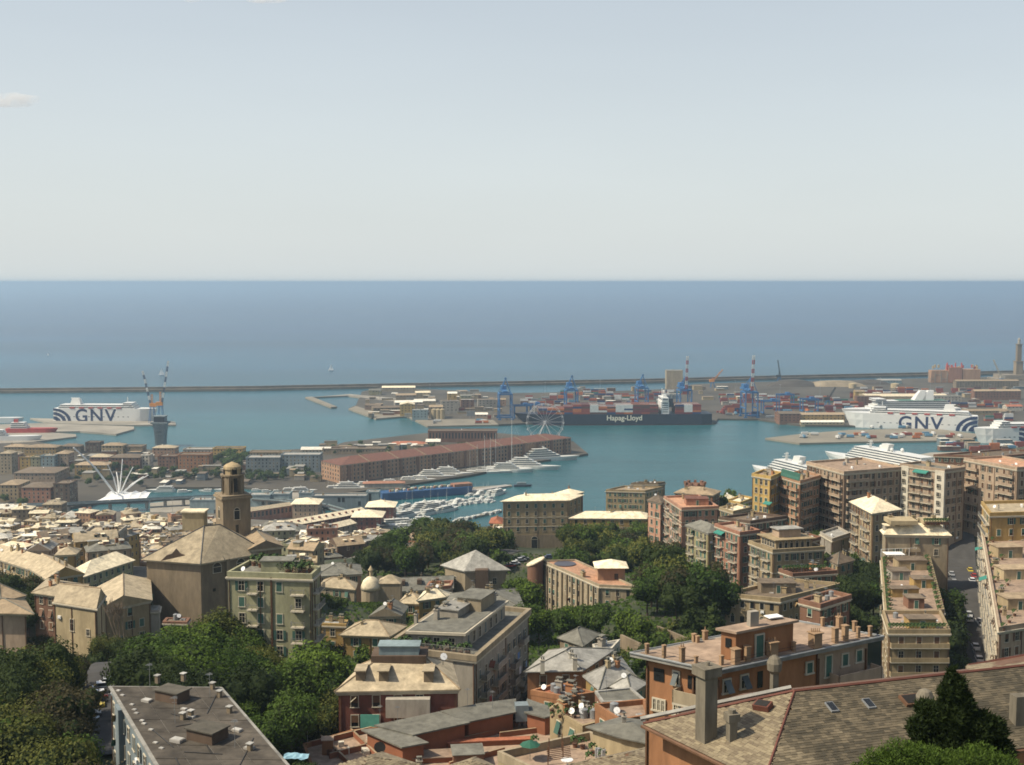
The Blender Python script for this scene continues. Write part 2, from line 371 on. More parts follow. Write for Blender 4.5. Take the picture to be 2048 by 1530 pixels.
def chimney(root, x, y, z, rz=0, k=0, m=None, sc=1):
    m = m or wallm('tan')
    if (k, m.name) not in CHME: CHME[(k, m.name)] = CHM[k].mesh('chimney', [m, roofm('greyslate')])
    return place(root, 'chimney', CHME[(k, m.name)], (x, y, z), rz, sc)
def mini(name, build, mats):
    if name not in CHME: s = MB(); build(s); CHME[name] = s.mesh(name, mats)
    return CHME[name]
M_pale = mat('pale_roof_metal', (.36, .35, .32), .6, .2, 1, objr=.3)
def m_hatch(): return mini('skylight', lambda s: (s.box((0, 0, .12), (1.2, .8, .34), mi=0), s.box((0, 0, .31), (1.05, .66, .05), mi=1)), [M_conc, M_pale])
def m_vent(): return mini('roof_vent', lambda s: (s.box((0, 0, .35), (.55, .55, 1.1), mi=0), s.box((0, 0, .98), (.8, .8, .1), mi=1)), [wallm('stone'), M_pale])
def m_ac(): return mini('air_conditioner', lambda s: (s.box((0, 0, .5), (1.1, .5, .9), mi=0), s.cyl(0, -.27, .3, .31, .3, .3, 8, 1)), [M_white, M_dmetal])
def m_dish():
    def f(s):
        s.cyl(0, 0, 0, 1.1, .04, .04, 6, 1)
        s.loft([[(r * math.cos(a * .785), -.1 - d + r * math.sin(a * .785) * .5, 1.2 + r * math.sin(a * .785) * .85) for a in range(8)] for r, d in ((.05, 0), (.3, .06), (.48, .2))], 0)
        s.bar((0, -.1, 1.2), (0, -.6, 1.25), .02, 4, 1)
    return mini('satellite_dish', f, [M_white, M_dmetal])
def m_aerial():
    def f(s):
        s.cyl(0, 0, -.5, 3.2, .035, .025, 5, 0)
        for k in range(5): s.bar((-.45 + .05 * k, -.3 + k * .16, 3.0), (.45 - .05 * k, -.3 + k * .16, 3.0), .018, 4, 0)
        s.bar((0, -.4, 3.0), (0, .5, 3.0), .02, 4, 0); s.bar((-.3, 0, 2.4), (.3, 0, 2.4), .018, 4, 0)
    return mini('aerial', f, [M_metal])
def m_tank(): return mini('water_tank', lambda s: (s.cyl(0, 0, 0, 1.3, .6, .6, 12, 0), s.cyl(0, 0, 1.3, 1.5, .6, .1, 12, 0)), [M_metal])
def m_pot():
    def f(s):
        s.cyl(0, 0, 0, .45, .22, .3, 8, 0)
        rr = random.Random(3)
        for k in range(40):
            a = rr.uniform(0, 6.28); e = rr.uniform(-.2, 1.3); r = .5
            c = Vector((math.cos(a) * math.cos(e) * r, math.sin(a) * math.cos(e) * r, .75 + math.sin(e) * r * 1.1)); u = Vector((rr.uniform(-1, 1), rr.uniform(-1, 1), rr.uniform(-1, 1))) * .16; v = Vector((rr.uniform(-1, 1), rr.uniform(-1, 1), rr.uniform(-1, 1))) * .16
            s.face([c - u, c + v, c + u, c - v], 1)
    return mini('potted_plant', f, [wallm('brick'), M_leafd])
M_leafd = mat('pot_foliage', (.05, .09, .025), .8, .4, 2)

def hip_roof(poly, z, rise, over=.6, rf=None, m=0, thick=.18):
    """hip roof on a four sided ccw polygon; returns MB (slot m)"""
    s = MB(); p = [Vector(a) for a in inset(poly, over)]
    l0 = (p[1] - p[0]).length + (p[3] - p[2]).length; l1 = (p[2] - p[1]).length + (p[0] - p[3]).length
    if l0 < l1: p = p[1:] + p[:1]; l0, l1 = l1, l0
    f = (l1 / l0) / 2 if rf is None else rf; f = min(f, .5)
    mA = (p[0] + p[3]) / 2; mB = (p[1] + p[2]) / 2
    a = mA.lerp(mB, f); b = mA.lerp(mB, 1 - f); zt = z + rise
    V = lambda q, zz: (q.x, q.y, zz)
    s.face([V(p[0], z), V(p[1], z), V(b, zt), V(a, zt)], m)
    s.face([V(p[2], z), V(p[3], z), V(a, zt), V(b, zt)], m)
    if f > 0:
        s.face([V(p[1], z), V(p[2], z), V(b, zt)], m); s.face([V(p[3], z), V(p[0], z), V(a, zt)], m)
    s.prism([tuple(q) for q in p], z - thick, z - .002, m)
    if f == 0: s.face([V(p[1], z), V(p[2], z), V(b, zt)], m + 1); s.face([V(p[3], z), V(p[0], z), V(a, zt)], m + 1)
    return s, a, b
def quad(L, N, Rr, D):
    z = P(N[0], N[1], D=D).z
    l, nn, r = (P(q[0], q[1], z) for q in (L, N, Rr)); bk = l + r - nn
    return [l.xy[:], nn.xy[:], r.xy[:], bk.xy[:]], z
def cent(poly): n = len(poly); return (sum(p[0] for p in poly) / n, sum(p[1] for p in poly) / n)
def facade_points(a, b, cols, margin=1.2):
    a = Vector(a); b = Vector(b); e = (b - a); Lh = e.length; d = e / Lh; nrm = Vector((d.y, -d.x)); rz = math.atan2(nrm.y, nrm.x) + math.pi / 2
    return [(a + d * (margin + (Lh - 2 * margin) * (i + .5) / cols), i) for i in range(cols)], nrm, rz, Lh
def visible(a, b):
    mid = ((a[0] + b[0]) / 2, (a[1] + b[1]) / 2); d = (b[0] - a[0], b[1] - a[1]); nx, ny = d[1], -d[0]
    L = math.hypot(nx, ny) * math.hypot(*mid) + 1e-6
    return -(nx * mid[0] + ny * mid[1]) / L > -.12
def building(label, poly, z1, h, wall='cream', roof='hip', rise=2.5, over=.6, rmat='slate', cat='building', name='apartment_building', fh=3.2, wsp=2.75, ww=1.1, wh=1.85,
             styles=('plain', 'open', 'closed', 'open', 'half', 'ajar'), sh=None, near=None, balc=None, cornice=True, courses=(), group=None, clutter=1.0, base=None, top_drop=.9, seed=None, faces=None, rf=None, parapet=.9, ctrlz=True, wprob=1.0, solid=False, bfr=(.3, .7), doors=True, floor_mat=None, wmax=9, ctl=None, ridge_caps=True):
    rr = random.Random(seed if seed is not None else int(abs(poly[0][0] * 31 + poly[0][1] * 17)))
    poly = ccw(poly); c = cent(poly); z0 = z1 - h; D = math.hypot(*c)
    if ctrlz: CTRL.append((c[0], c[1], z0))
    near = (D < 335) if near is None else near; sh = sh or M_shG
    root = thing(name, label, cat, (c[0], c[1], z0), group)
    s = MB(); s.prism(poly, z0 - 9, z1, 0, 0)
    part(root, 'wall', s, [wallm(wall)])
    if base:
        s = MB(); s.prism(inset(poly, .12), z0 - 9, z0 + base[0], 0, 0); part(root, 'plinth', s, [wallm(base[1])])
    # cornice and string courses
    if cornice:
        s = MB(); s.prism(inset(poly, .22), z1 - .75, z1 - .45, 0, 0); s.prism(inset(poly, .4), z1 - .448, z1 - .16, 0, 0); part(root, 'cornice', s, [M_frame])
    for cz in courses:
        s = MB(); s.prism(inset(poly, .14), z0 + cz, z0 + cz + .28, 0, 0); part(root, 'string_course', s, [M_frame])
    wm = MB(); nf = min(wmax, max(1, int((h - .6) / fh)))
    for ei in range(len(poly)):
        a, b = poly[ei], poly[(ei + 1) % len(poly)]
        if (faces is not None and ei not in faces) or not visible(a, b): continue
        Lh = math.hypot(b[0] - a[0], b[1] - a[1]); cols = int((Lh - 1.2) / wsp)
        if cols < 1: continue
        pts, nrm, rz, _ = facade_points(a, b, cols, .8)
        for fl in range(nf):
            zz = z1 - top_drop - wh - fl * fh
            for (q, i) in pts:
                if rr.random() > wprob: continue
                stl = rr.choice(styles)
                if near: place(root, 'window', window_mesh(ww, wh, stl, sh), (q.x, q.y, zz), rz)
                else: wm.add(window_mb(ww, wh, stl), (q.x, q.y, zz), rz)
            if balc and ei in balc and fl < nf - (1 if doors else 0):
                for (t0, t1) in balc[ei]:
                    if rr.random() < .06: continue
                    q = Vector(a).lerp(Vector(b), (t0 + t1) / 2); wd = Lh * (t1 - t0)
                    place(root, 'balcony', balcony_mesh(wd, solid or rr.random() < .0, wallm(wall)), (q.x, q.y, zz - .35), rz)
    if D < 620 and nf > 2:
        s = MB()
        for ei in range(len(poly)):
            a, b = Vector(poly[ei]), Vector(poly[(ei + 1) % len(poly)])
            if not visible(a, b) or (b - a).length < 6: continue
            d = (b - a).normalized(); n_ = Vector((d.y, -d.x)) * .1
            for t in (.015, rr.uniform(.3, .7), .985): q = a.lerp(b, t) + n_; s.box((q.x, q.y, z1 - h / 2 - .6), (.13, .13, h - .2), math.atan2(d.y, d.x))
            if near or D < 520:
                for k in range(int((b - a).length * h / 160 * rr.random() * 2)):
                    q = a.lerp(b, rr.uniform(.08, .92)) + n_; zz = z1 - top_drop - .1 - fh * rr.randrange(nf)
                    if rr.random() < .5: awning(root, (q.x, q.y, zz), rr.uniform(1.3, 2.4), math.atan2(d.x, -d.y) + math.pi / 2 + math.pi / 2, rr.choice(AWM), 1.0)
                    else: place(root, 'air_conditioner', m_ac(), (q.x, q.y, zz - wh - .9), math.atan2(d.y, d.x), .8)
        if s.v: part(root, 'drain_pipe', s, [M_shB], kind='stuff')
    if wm.v: part(root, 'window', wm, [M_frame, M_glass, sh], kind='stuff')
    rm = roofm(rmat)
    if roof in ('hip', 'pyr', 'gable'):
        s, ra, rb = hip_roof(poly, z1, rise, over, {'hip': rf, 'pyr': .5, 'gable': 0}[roof]); part(root, 'roof', s, [rm, wallm(wall)])
        if ridge_caps and D < 420:
            s = MB(); p = inset(poly, over); s.bar((ra.x, ra.y, z1 + rise + .03), (rb.x, rb.y, z1 + rise + .03), .16, 5)
            if roof != 'gable':
                for q in p:
                    t = ra if (Vector(q) - ra).length < (Vector(q) - rb).length else rb
                    s.bar((q[0], q[1], z1 + .02), (t.x, t.y, z1 + rise + .03), .13, 5)
            part(root, 'ridge_cap', s, [roofm('greyslate') if rmat != 'slate' else roofm('tan')])
        k = int(clutter * (2 + rr.random() * 2.4)) if D < 700 else int(clutter * rr.random() * 2.2)
        for i in range(k):
            t = rr.uniform(.15, .85); e = ra.lerp(rb, t); o = Vector(rr.choice(inset(poly, -1))); q = e.lerp(o, rr.uniform(.1, .65))
            f = (q - e).length / max(.1, (o - e).length); zq = z1 + rise * (1 - f) - .15
            if rr.random() < .7: chimney(root, q.x, q.y, zq, rr.uniform(-.2, .2) + math.atan2(rb.y - ra.y, rb.x - ra.x + 1e-6), rr.randrange(3), wallm(rr.choice(['tan', 'cream', 'stone', 'orange'])))
            else: place(root, 'aerial' if rr.random() < .6 else 'satellite_dish', m_aerial() if rr.random() < .6 else m_dish(), (q.x, q.y, zq))
    elif roof == 'flat':
        s = MB(); inn = inset(poly, -.35); outp = inset(poly, .05 if not over else over * .5); n = len(poly)
        s.prism(inn, z1 + .0, z1 + .05, 0); part(root, 'roof', s, [rm])
        s = MB()
        for i in range(n):
            j = (i + 1) % n
            for A, B, C, Dd in ((outp[i], outp[j], inn[j], inn[i]),):
                s.prism([A, B, C, Dd], z1 - .15, z1 + parapet, 0)
        part(root, 'parapet', s, [floor_mat or wallm(wall)])
        def rnd():
            u, v = rr.uniform(.15, .85), rr.uniform(.15, .85)
            p = Vector(poly[0]).lerp(Vector(poly[1]), u).lerp(Vector(poly[-1]).lerp(Vector(poly[2]), u), v); return p
        k = int(clutter * (3 + rr.random() * 4)); rz = math.atan2(poly[1][1] - poly[0][1], poly[1][0] - poly[0][0])
        for i in range(k):
            q = rnd(); t = rr.random()
            if t < .42: chimney(root, q.x, q.y, z1, rz, rr.randrange(4), wallm(rr.choice(['tan', 'orange', 'cream', 'grey'])))
            elif t < .55: place(root, 'aerial', m_aerial(), (q.x, q.y, z1), rr.uniform(0, 3))
            elif t < .65: place(root, 'satellite_dish', m_dish(), (q.x, q.y, z1), rr.uniform(-1, 1))
            elif t < .75: place(root, 'water_tank', m_tank(), (q.x, q.y, z1), 0)
            elif t < .85: place(root, 'air_conditioner', m_ac(), (q.x, q.y, z1), rz)
            else: place(root, 'skylight', m_hatch(), (q.x, q.y, z1), rz)
    root['_z'] = z1
    return root
AWM = [mat('awning_%d' % i, c, .8, .15, 1) for i, c in enumerate(((.05, .16, .12), (.30, .20, .09), (.34, .30, .22), (.22, .08, .05)))]
def hut(root, c, size, z, h, wall='cream', rmat='greyslate', rz=0, door=True, name='stair_hut'):
    s = MB(); s.box((c[0], c[1], z + h / 2), (size[0], size[1], h), rz, 0); s.box((c[0], c[1], z + h + .1), (size[0] + .5, size[1] + .5, .2), rz, 1)
    o = part(root, name, s, [wallm(wall), roofm(rmat)])
    if door:
        off = Vector((0, -size[1] / 2 - .01)); ca, sa = math.cos(rz), math.sin(rz); q = (c[0] - off.y * sa * 1, c[1] + off.y * ca)
        place(root, 'door', window_mesh(.95, 2.0, 'closed', M_shG), (q[0], q[1], z + .1), rz)
    return o
def awning(root, p, w, rz, m, d=1.6):
    s = MB(); s.face([(-w / 2, -.1, 0), (w / 2, -.1, 0), (w / 2, -d, -.8), (-w / 2, -d, -.8)]); s.face([(-w / 2, -.1, .05), (w / 2, -.1, .05), (w / 2, -d, -.75), (-w / 2, -d, -.75)]); s.face([(-w / 2, -d, -.8), (w / 2, -d, -.8), (w / 2, -d, -1.05), (-w / 2, -d, -1.05)])
    return place(root, 'awning', s.mesh('awning', [m]), p, rz)
# ------------------------------------------------------------------ breakwater
M_mole = mat('breakwater_stone', (.15, .12, .085), .95, .35, .05)
s = MB()
line = [(-700, 795), (0, 787), (512, 782), (1024, 772), (1335, 766), (1512, 761), (2048, 749), (2900, 728)]
pts = [P(x, y, 0) for x, y in line]
for a, b in zip(pts, pts[1:]):
    d = (b - a).normalized(); nn = Vector((-d.y, d.x, 0))
    s.prism([(a).xy[:], (b).xy[:], (b + nn * 16).xy[:], (a + nn * 16).xy[:]], -4, 4.5)
    s.prism([(a + nn * 9).xy[:], (b + nn * 9).xy[:], (b + nn * 13).xy[:], (a + nn * 13).xy[:]], 4.5, 8.5)
s2 = MB()
o = bpy.data.objects.new('breakwater', s.mesh('breakwater', [M_mole])); COL.objects.link(o); o['kind'] = 'structure'
# ------------------------------------------------------------------ lettering helper
def letters(body, size, m, depth=.15, extrude=.05, bold=.03, shear=0, spacing=1.0):
    cu = bpy.data.curves.new('lettering', 'FONT'); cu.body = body; cu.size = size; cu.extrude = extrude; cu.offset = bold; cu.align_x = 'CENTER'; cu.shear = shear; cu.space_character = spacing
    o = bpy.data.objects.new('tmp', cu); COL.objects.link(o); bpy.context.view_layer.update()
    me = bpy.data.meshes.new_from_object(o.evaluated_get(bpy.context.evaluated_depsgraph_get())); bpy.data.objects.remove(o)
    # stand the text upright, facing -Y
    for v in me.vertices: x, y, z = v.co; v.co = (x, -z, y)
    me.materials.clear(); me.materials.append(m); me.name = 'lettering'; return me
# ------------------------------------------------------------------ ships (local frame: +X bow, Y beam, z=0 waterline)
M_navy = mat('navy_paint', (.018, .03, .085), .4, .1, .2)
M_hullblk = mat('dark_blue_hull', (.02, .024, .04), .5, .2, .1)
M_boot = mat('red_boot_topping', (.16, .03, .025), .6, .2, .1)
M_shipw = mat('ship_white', (.64, .64, .61), .45, .06, .1)
M_deck = mat('ship_deck_green', (.07, .16, .12), .7, .2, .2)
M_dk = mat('ship_windows', (.03, .035, .05), .3, .1, 1)
M_ylogo = mat('pale_lettering', (.75, .7, .55), .6, .05, 1)
M_tug = mat('ship_red', (.38, .05, .04), .5, .2, .2)
def hull_mb(L, B, H, draft=1, bow=.16, stern=.05, flare=1.0, rake=.6, mi=0, boot=None, n=18):
    s = MB(); lv = [(-draft, .96, 0), (min(1.2, H * .25), 1, .1), (H * .55, 1, .6), (H, 1, 1)]
    def outline(z, k, fr):
        pts = []
        for i in range(n + 1):
            t = i / n; x = -L / 2 + L * t
            if t > 1 - bow: u = (t - (1 - bow)) / bow; wv = B / 2 * (1 - u ** (1.7 + fr * 1.3)); x += rake * H * fr * (u ** 2) * .9 - (1 - fr) * L * .012 * u
            elif t < stern: wv = B / 2 * (.82 + .18 * (t / stern) ** .5)
            else: wv = B / 2
            pts.append((x, max(wv * k, .02), z))
        return pts
    rings = []
    for z, k, fr in lv:
        o = outline(z, k, fr); rings.append([(x, -y, zz) for x, y, zz in o] + [(x, y, zz) for x, y, zz in reversed(o)])
    for a in range(len(rings) - 1): s.loft([rings[a], rings[a + 1]], (boot if (boot is not None and a == 0) else mi), cap=False)
    s.face(rings[-1], mi); return s
def ship(name, label, cat, loc, rz): r = thing(name, label, cat, loc, None, rz); return r
def lpart(r, name, s, mats, **k): return part(r, name, s, mats, world=False, **k)
def decks(s, x0, x1, B, z, n, dh=2.8, step0=0, step1=0, mi=0, win=1, inset_=0.3, side=True):
    for k in range(n):
        a = x0 + step0 * k; b = x1 - step1 * k; w = B - 2 * inset_ * k * .5
        s.box(((a + b) / 2, 0, z + k * dh + dh * .5), (b - a, w, dh * .99), mi=mi)
        s.box(((a + b) / 2, 0, z + k * dh + dh * .62), (b - a - 1, w + .12, dh * .34), mi=win)
        s.box(((a + b) / 2, 0, z + (k + 1) * dh - .12), (b - a + .8, w + .8, .22), mi=mi)
    return z + n * dh
def swoosh(L, H, side, x0, flip=1):
    s = MB()     # the three curved stripes painted near the bow/stern: flat paint 4 cm proud of the hull side
    for r0, r1 in ((.98, .80), (.70, .50), (.40, .16)):
        n = 14
        for k in range(n):
            a0 = math.pi / 2 * k / n; a1 = math.pi / 2 * (k + 1) / n
            q = [(x0 + flip * H * 1.25 * r * math.cos(a), side, 1.0 + (H - 1.2) * r * math.sin(a)) for r, a in ((r0, a0), (r0, a1), (r1, a1), (r1, a0))]
            s.face(q if side < 0 else q[::-1])
    return s
def ferry(label, loc, rz, L, B, H, text, textx, swx, swflip, bridge=True, side=-1, tsize=None, stern_funnel=True, tcol=None, cat='ferry'):
    r = ship('ferry', label, cat, loc, rz)
    lpart(r, 'hull', hull_mb(L, B, H, 1, .15, .03, rake=.35), [M_shipw])
    s = MB(); zt = decks(s, -L * .44, L * .30, B * .94, H, 2, 2.7, 2, 3); decks(s, L * .20, L * .335, B * .9, H, 3, 2.7, 1, 2.2)
    lpart(r, 'superstructure', s, [M_shipw, M_dk])
    s = MB()
    for k in range(6): s.box((-L * .3 + k * L * .095, side * (B * .47 + .5), H + 1.2), (7, 1.6, 1.7))
    lpart(r, 'lifeboat', s, [M_tug if tcol is None else tcol], kind='stuff')
    s = MB(); x = -L * .28
    s.loft([[(x + a, b, z) for a, b in ((-7 * q, -4 * q), (6 * q, -4 * q), (6 * q, 4 * q), (-7 * q, 4 * q))] for q, z in ((1.2, zt - .1), (1, zt + 4), (.85, zt + 8))])
    s.box((x - 2, 0, zt + 8.6), (12, 3, 1), mi=0); lpart(r, 'funnel', s, [M_shipw])
    s = MB(); s.truss((L * .24, 0, H + 8), (L * .24, 0, H + 16), .8, .15, 4); s.box((L * .24, 0, H + 13), (.5, 5, .4)); lpart(r, 'mast', s, [M_shipw])
    s = MB()
    for k in range(14): s.box((-L * .38 + k * L * .05, side * B / 2, H * .42), (2.6, .1, .9), mi=0)
    lpart(r, 'porthole', s, [M_dk], kind='stuff')
    if text:
        me = letters(text, tsize or H * 1.25, M_navy, extrude=.04, bold=.5, spacing=1.16)
        o = bpy.data.objects.new('lettering', me); COL.objects.link(o); o.parent = r
        o.location = (textx, side * (B / 2 + .05), 1.2); o.rotation_euler = (0, 0, 0 if side < 0 else math.pi)
    if swx is not None: lpart(r, 'painted_stripe', swoosh(L, H + 1, side * (B / 2 + .06), swx, swflip), [M_navy])
    return r
# white ferry with bow to the right, moored at the left pier
a = P(105, 845, 0); b = P(303, 846, 0)
ferry('white ferry with dark blue lettering, moored left of the dark harbour tower', ((a.x + b.x) / 2, (a.y + b.y) / 2 + 12, 0), math.atan2(b.y - a.y, b.x - a.x), 142, 22, 20, 'GNV', -9, -70, 1, tsize=26)
# right: large white ferry nearer, bow to the left
a = P(1936, 862, 0); b = P(1716, 854, 0)
fr = ferry('white ferry with dark blue lettering, bow to the left, near the cream warehouse', ((a.x + b.x) / 2, (a.y + b.y) / 2, 0), math.atan2(b.y - a.y, b.x - a.x), 166, 25, 21, 'GNV', -10, -82, 1, side=1, tsize=25)
# right: the second white ship just behind it with two slanted funnels
r = ship('cruise_ferry', 'white cruise ferry with green deck and two slanted funnels behind the lettered ferry', 'ferry', P(1808, 843, 0) + Vector((0, 6, 0)), math.atan2(-1, -12) )
L, B, H = 165, 26, 19
lpart(r, 'hull', hull_mb(L, B, H, 1, .18, .03, rake=.5), [M_shipw])
s = MB(); zt = decks(s, -70, 52, 24, H, 4, 2.8, 3, 5); lpart(r, 'superstructure', s, [M_shipw, M_dk])
s = MB(); s.box((-25, 0, zt + .25), (70, 22, .4)); lpart(r, 'sun_deck', s, [M_deck])
s = MB(); s.box((38, 0, zt + 1.5), (16, 25, 3)); s.box((38, 0, zt + 1.8), (16.2, 25.2, 1), mi=1); lpart(r, 'bridge', s, [M_shipw, M_dk])
for x in (-34, -22):
    s = MB(); s.loft([[(x + sh + a, b, z) for a, b in ((-5 * q, -4 * q), (5 * q, -4 * q), (5 * q, 4 * q), (-5 * q, 4 * q))] for q, z, sh in ((1.7, zt, 0), (1.2, zt + 8, -3), (.8, zt + 14, -6))]); lpart(r, 'funnel', s, [M_shipw])
# right edge: bow of a third ferry
ferry('white ferry bow with dark blue stripes, cut by the right edge of the photo', P(2052, 884, 0), math.pi + .12, 128, 22, 19, '', 0, 16, -1, side=1)
# ferries and red ships at the far left edge
for (px, py, Ls, lab, hm, rz) in ((20, 884, 70, 'white and red ferry at the left edge, stern towards the piers', M_shipw, .12), (62, 868, 62, 'low red cargo ship moored at the left pier', M_tug, .05), (0, 846, 60, 'white coaster moored behind the left piers', M_shipw, .05)):
    r = ship('moored_ship', lab, 'ship', P(px, py, 0), rz); lpart(r, 'hull', hull_mb(Ls, 12, 8, 1, .2, .04), [hm]); s = MB(); decks(s, -Ls * .4, -Ls * .05, 11, 8, 3, 2.6, .5, 2); lpart(r, 'superstructure', s, [M_shipw, M_dk])
    s = MB(); s.loft([[(-Ls * .3 + a, b, z) for a, b in ((-2.5, -2), (2.5, -2), (2.5, 2), (-2.5, 2))] for z in (15, 20)]); lpart(r, 'funnel', s, [M_tug])
# ------------------------------------------------------------------ container ship
a = P(1046, 851, 0); b = P(1424, 850, 0); Lc = (b - a).length; rzc = math.atan2((a - b).y, (a - b).x); mid = (a + b) / 2 + Vector((0, 20, 0))
CS = ship('container_ship', 'long dark blue container ship with pale lettering, stacked with containers at the terminal', 'container ship', mid, rzc)
lpart(CS, 'hull', hull_mb(Lc, 40, 15.5, 1, .13, .05, rake=.9, boot=1), [M_hullblk, M_boot])
def csw(x, y, z): q = Vector((x, y, z)); q.rotate(__import__('mathutils').Euler((0, 0, rzc))); return mid + q
s = MB(); xb = -Lc * .25
s.box((xb, 0, 24), (11, 36, 17)); s.box((xb, 0, 35.5), (9, 40, 6)); s.box((xb - 1, 0, 39.5), (5, 12, 3)); s.box((xb + 4.6, 0, 36), (.3, 38, 1.3), mi=1); s.box((xb, 20.05, 36), (7, .2, 1.3), mi=1)
for k in range(5): s.box((xb, 18.05, 18.5 + k * 3), (8, .12, 1), mi=1)
lpart(CS, 'superstructure', s, [M_shipw, M_dk])
s = MB(); s.box((xb - 10, 0, 30), (6, 10, 12)); lpart(CS, 'funnel', s, [M_hullblk])
s = MB(); s.truss((xb + 2, 0, 41), (xb + 2, 0, 50), 1, .2, 4); s.box((xb + 2, 0, 46), (.5, 8, .4)); lpart(CS, 'mast', s, [M_shipw])
s = MB(); s.truss((Lc * .44, 0, 15), (Lc * .44, 0, 30), 1, .2, 4); lpart(CS, 'foremast', s, [M_shipw])
me = letters('Hapag-Lloyd', 10, M_ylogo, bold=.2); o = bpy.data.objects.new('lettering', me); COL.objects.link(o); o.parent = CS; o.location = (-9, 20.1, 7.0); o.rotation_euler = (0, 0, math.pi)
# containers: each one a thing; lengths 12.2 m, shared meshes per colour
CC = {'rust red': (.26, .06, .035), 'dark brown': (.11, .055, .04), 'white': (.6, .6, .57), 'navy blue': (.025, .05, .13), 'orange': (.45, .14, .04), 'grey': (.22, .23, .23), 'green': (.05, .16, .12), 'light blue': (.12, .26, .38), 'maroon': (.17, .035, .035)}
CM = {}
def cont_mesh(c):
    if c not in CM:
        s = MB(); s.box((0, 0, 1.3), (12.1, 2.4, 2.56))
        for k in range(10):
            for sg in (-1, 1): s.box((-5.4 + k * 1.2, sg * 1.21, 1.3), (.5, .06, 2.2))
        CM[c] = s.mesh('container', [mat('container_' + c.replace(' ', '_'), CC[c], .6, .15, .3)])
    return CM[c]
rk = random.Random(5); nb = 19
for k in range(nb):
    x = -Lc * .44 + k * (Lc * .86 / nb) + 6
    if abs(x - xb) < 11 or abs(x - xb + 10) < 7: continue
    ti = 5 if -.05 < (k / nb) < .9 else 3
    if k >= nb - 3: ti = 3
    if k in (nb - 8, nb - 9, nb - 4): ti = 4
    white = k in (1, 8, 9, 11, 12)
    for t in range(ti):
        wcol = white and (t > 0)
        c = 'white' if wcol and rk.random() < .9 else rk.choice(['rust red', 'maroon', 'dark brown', 'maroon', 'navy blue', 'orange', 'dark brown', 'rust red'])
        top = t == ti - 1
        rows = [18.2] if not top else [18.2, 9, -3]
        for ry in rows:
            p = csw(x, ry, 15.6 + t * 2.62)
            cc = c if ry > 15 else ('white' if white else rk.choice(list(CC)))
            o = thing('container', '%s shipping container %s of the dark container ship' % (cc, ('on the deck', 'in the second tier', 'in the third tier', 'in the fourth tier', 'in the top tier')[t]), 'container', p, 'containers stacked on the container ship', rzc, cont_mesh(cc))
        if not top: pass
# inner mass of the cargo (rows nobody can tell apart)
s = MB()
for k in range(nb):
    x = -Lc * .44 + k * (Lc * .86 / nb) + 6
    if abs(x - xb) < 11 or abs(x - xb + 10) < 7: continue
    ti = 5 if k < .9 * nb else 3
    if k >= nb - 3: ti = 3
    if k in (nb - 8, nb - 9, nb - 4): ti = 4
    for t in range(ti):
        for y in range(-6, 7):
            if t == ti - 1 and y % 2: continue
            s.box((x, y * 2.55 - .0, 15.6 + t * 2.62 + 1.3 - (.05 if t == ti - 1 else 0)), (12.0, 2.3, 2.5))
lpart(CS, 'container', s, [mat('container_mix', (.16, .07, .05), .7, .4, .05, island=.6)], kind='stuff')
# ------------------------------------------------------------------ harbour cranes
M_cblue = mat('crane_blue', (.035, .13, .30), .5, .15, .2)
M_cred = mat('crane_red', (.36, .06, .05), .5, .1, 1)
def gantry_mb():
    A = MB(); # legs
    for x in (-9, 9):
        for y in (-13, 13): A.box((x, y, 19), (1.5, 1.5, 38))
        A.box((x, 0, 14), (1.3, 26, 1.6)); A.box((x, 0, 37), (1.5, 26, 2)); A.bar((x, -13, 15), (x, 13, 36), .5, 4); A.bar((x, 13, 15), (x, -13, 36), .4, 4)
    for y in (-13, 13): A.box((0, y, 37), (18, 1.5, 2)); A.box((0, y, 4), (20, 1.6, 2.2))
    for x in (-9, 9):
        for y in (-13, 13): A.box((x, y, 1), (5, 1.6, 2))
    B = MB(); B.box((0, 14, 40), (7, 46, 2.4)); B.box((0, 22, 44), (8, 13, 6))     # girder towards land + machinery house
    C = MB()
    for x in (-8, 8): C.bar((x, -12, 38), (0, -9, 60), .6, 4); C.bar((x, 8, 38), (0, -9, 60), .5, 4)
    C.bar((0, -9, 60), (0, 34, 41), .3, 4); C.box((0, -9, 60), (3, 2, 2))
    return A, B, C
gA, gB, gC = gantry_mb(); gm = (gA.mesh('portal_leg', [M_cblue]), gB.mesh('machinery_house', [M_cblue]), gC.mesh('apex_frame', [M_cblue]))
def gantry(px, py, label, boom=None, rz=0, sc=1.0):
    p = P(px, py, 2.4); r = thing('gantry_crane', label, 'crane', p, 'blue gantry cranes of the container terminal', rz); r.scale = (sc, sc, sc)
    for nme, me in zip(('portal_leg', 'machinery_house', 'apex_frame'), gm): place(r, nme, me, (0, 0, 0), world=False)
    # the seaward boom, raised when boom > 0 (degrees); striped sections are sub-parts of one boom
    ang = math.radians(boom if boom else 82); L = 52 if boom else 20
    if boom:
        s = MB(); a = Vector((0, -13, 40)); d = Vector((0, -math.cos(ang), math.sin(ang)))
        for k in range(8): s.truss(a + d * (L * k / 8), a + d * (L * (k + 1) / 8), 2.6, .42, 2, mi=k % 2)
        part(r, 'boom', s, [M_cred, M_shipw], world=False)
    return r
gantry(1010, 838, 'blue gantry crane at the bow of the container ship, nearest the grey silos', None, .1, 1.0)
gantry(1142, 826, 'blue gantry crane rising behind the red containers of the ship', None, .1, .95)
gantry(1283, 818, 'blue gantry crane behind the white containers at mid ship', None, .1, .9)
gantry(1368, 826, 'blue gantry crane with raised red and white boom beside the ship bridge', 84, .1, .95)
gantry(1498, 834, 'blue gantry crane with raised red and white boom right of the container ship', 84, .1, 1.0)
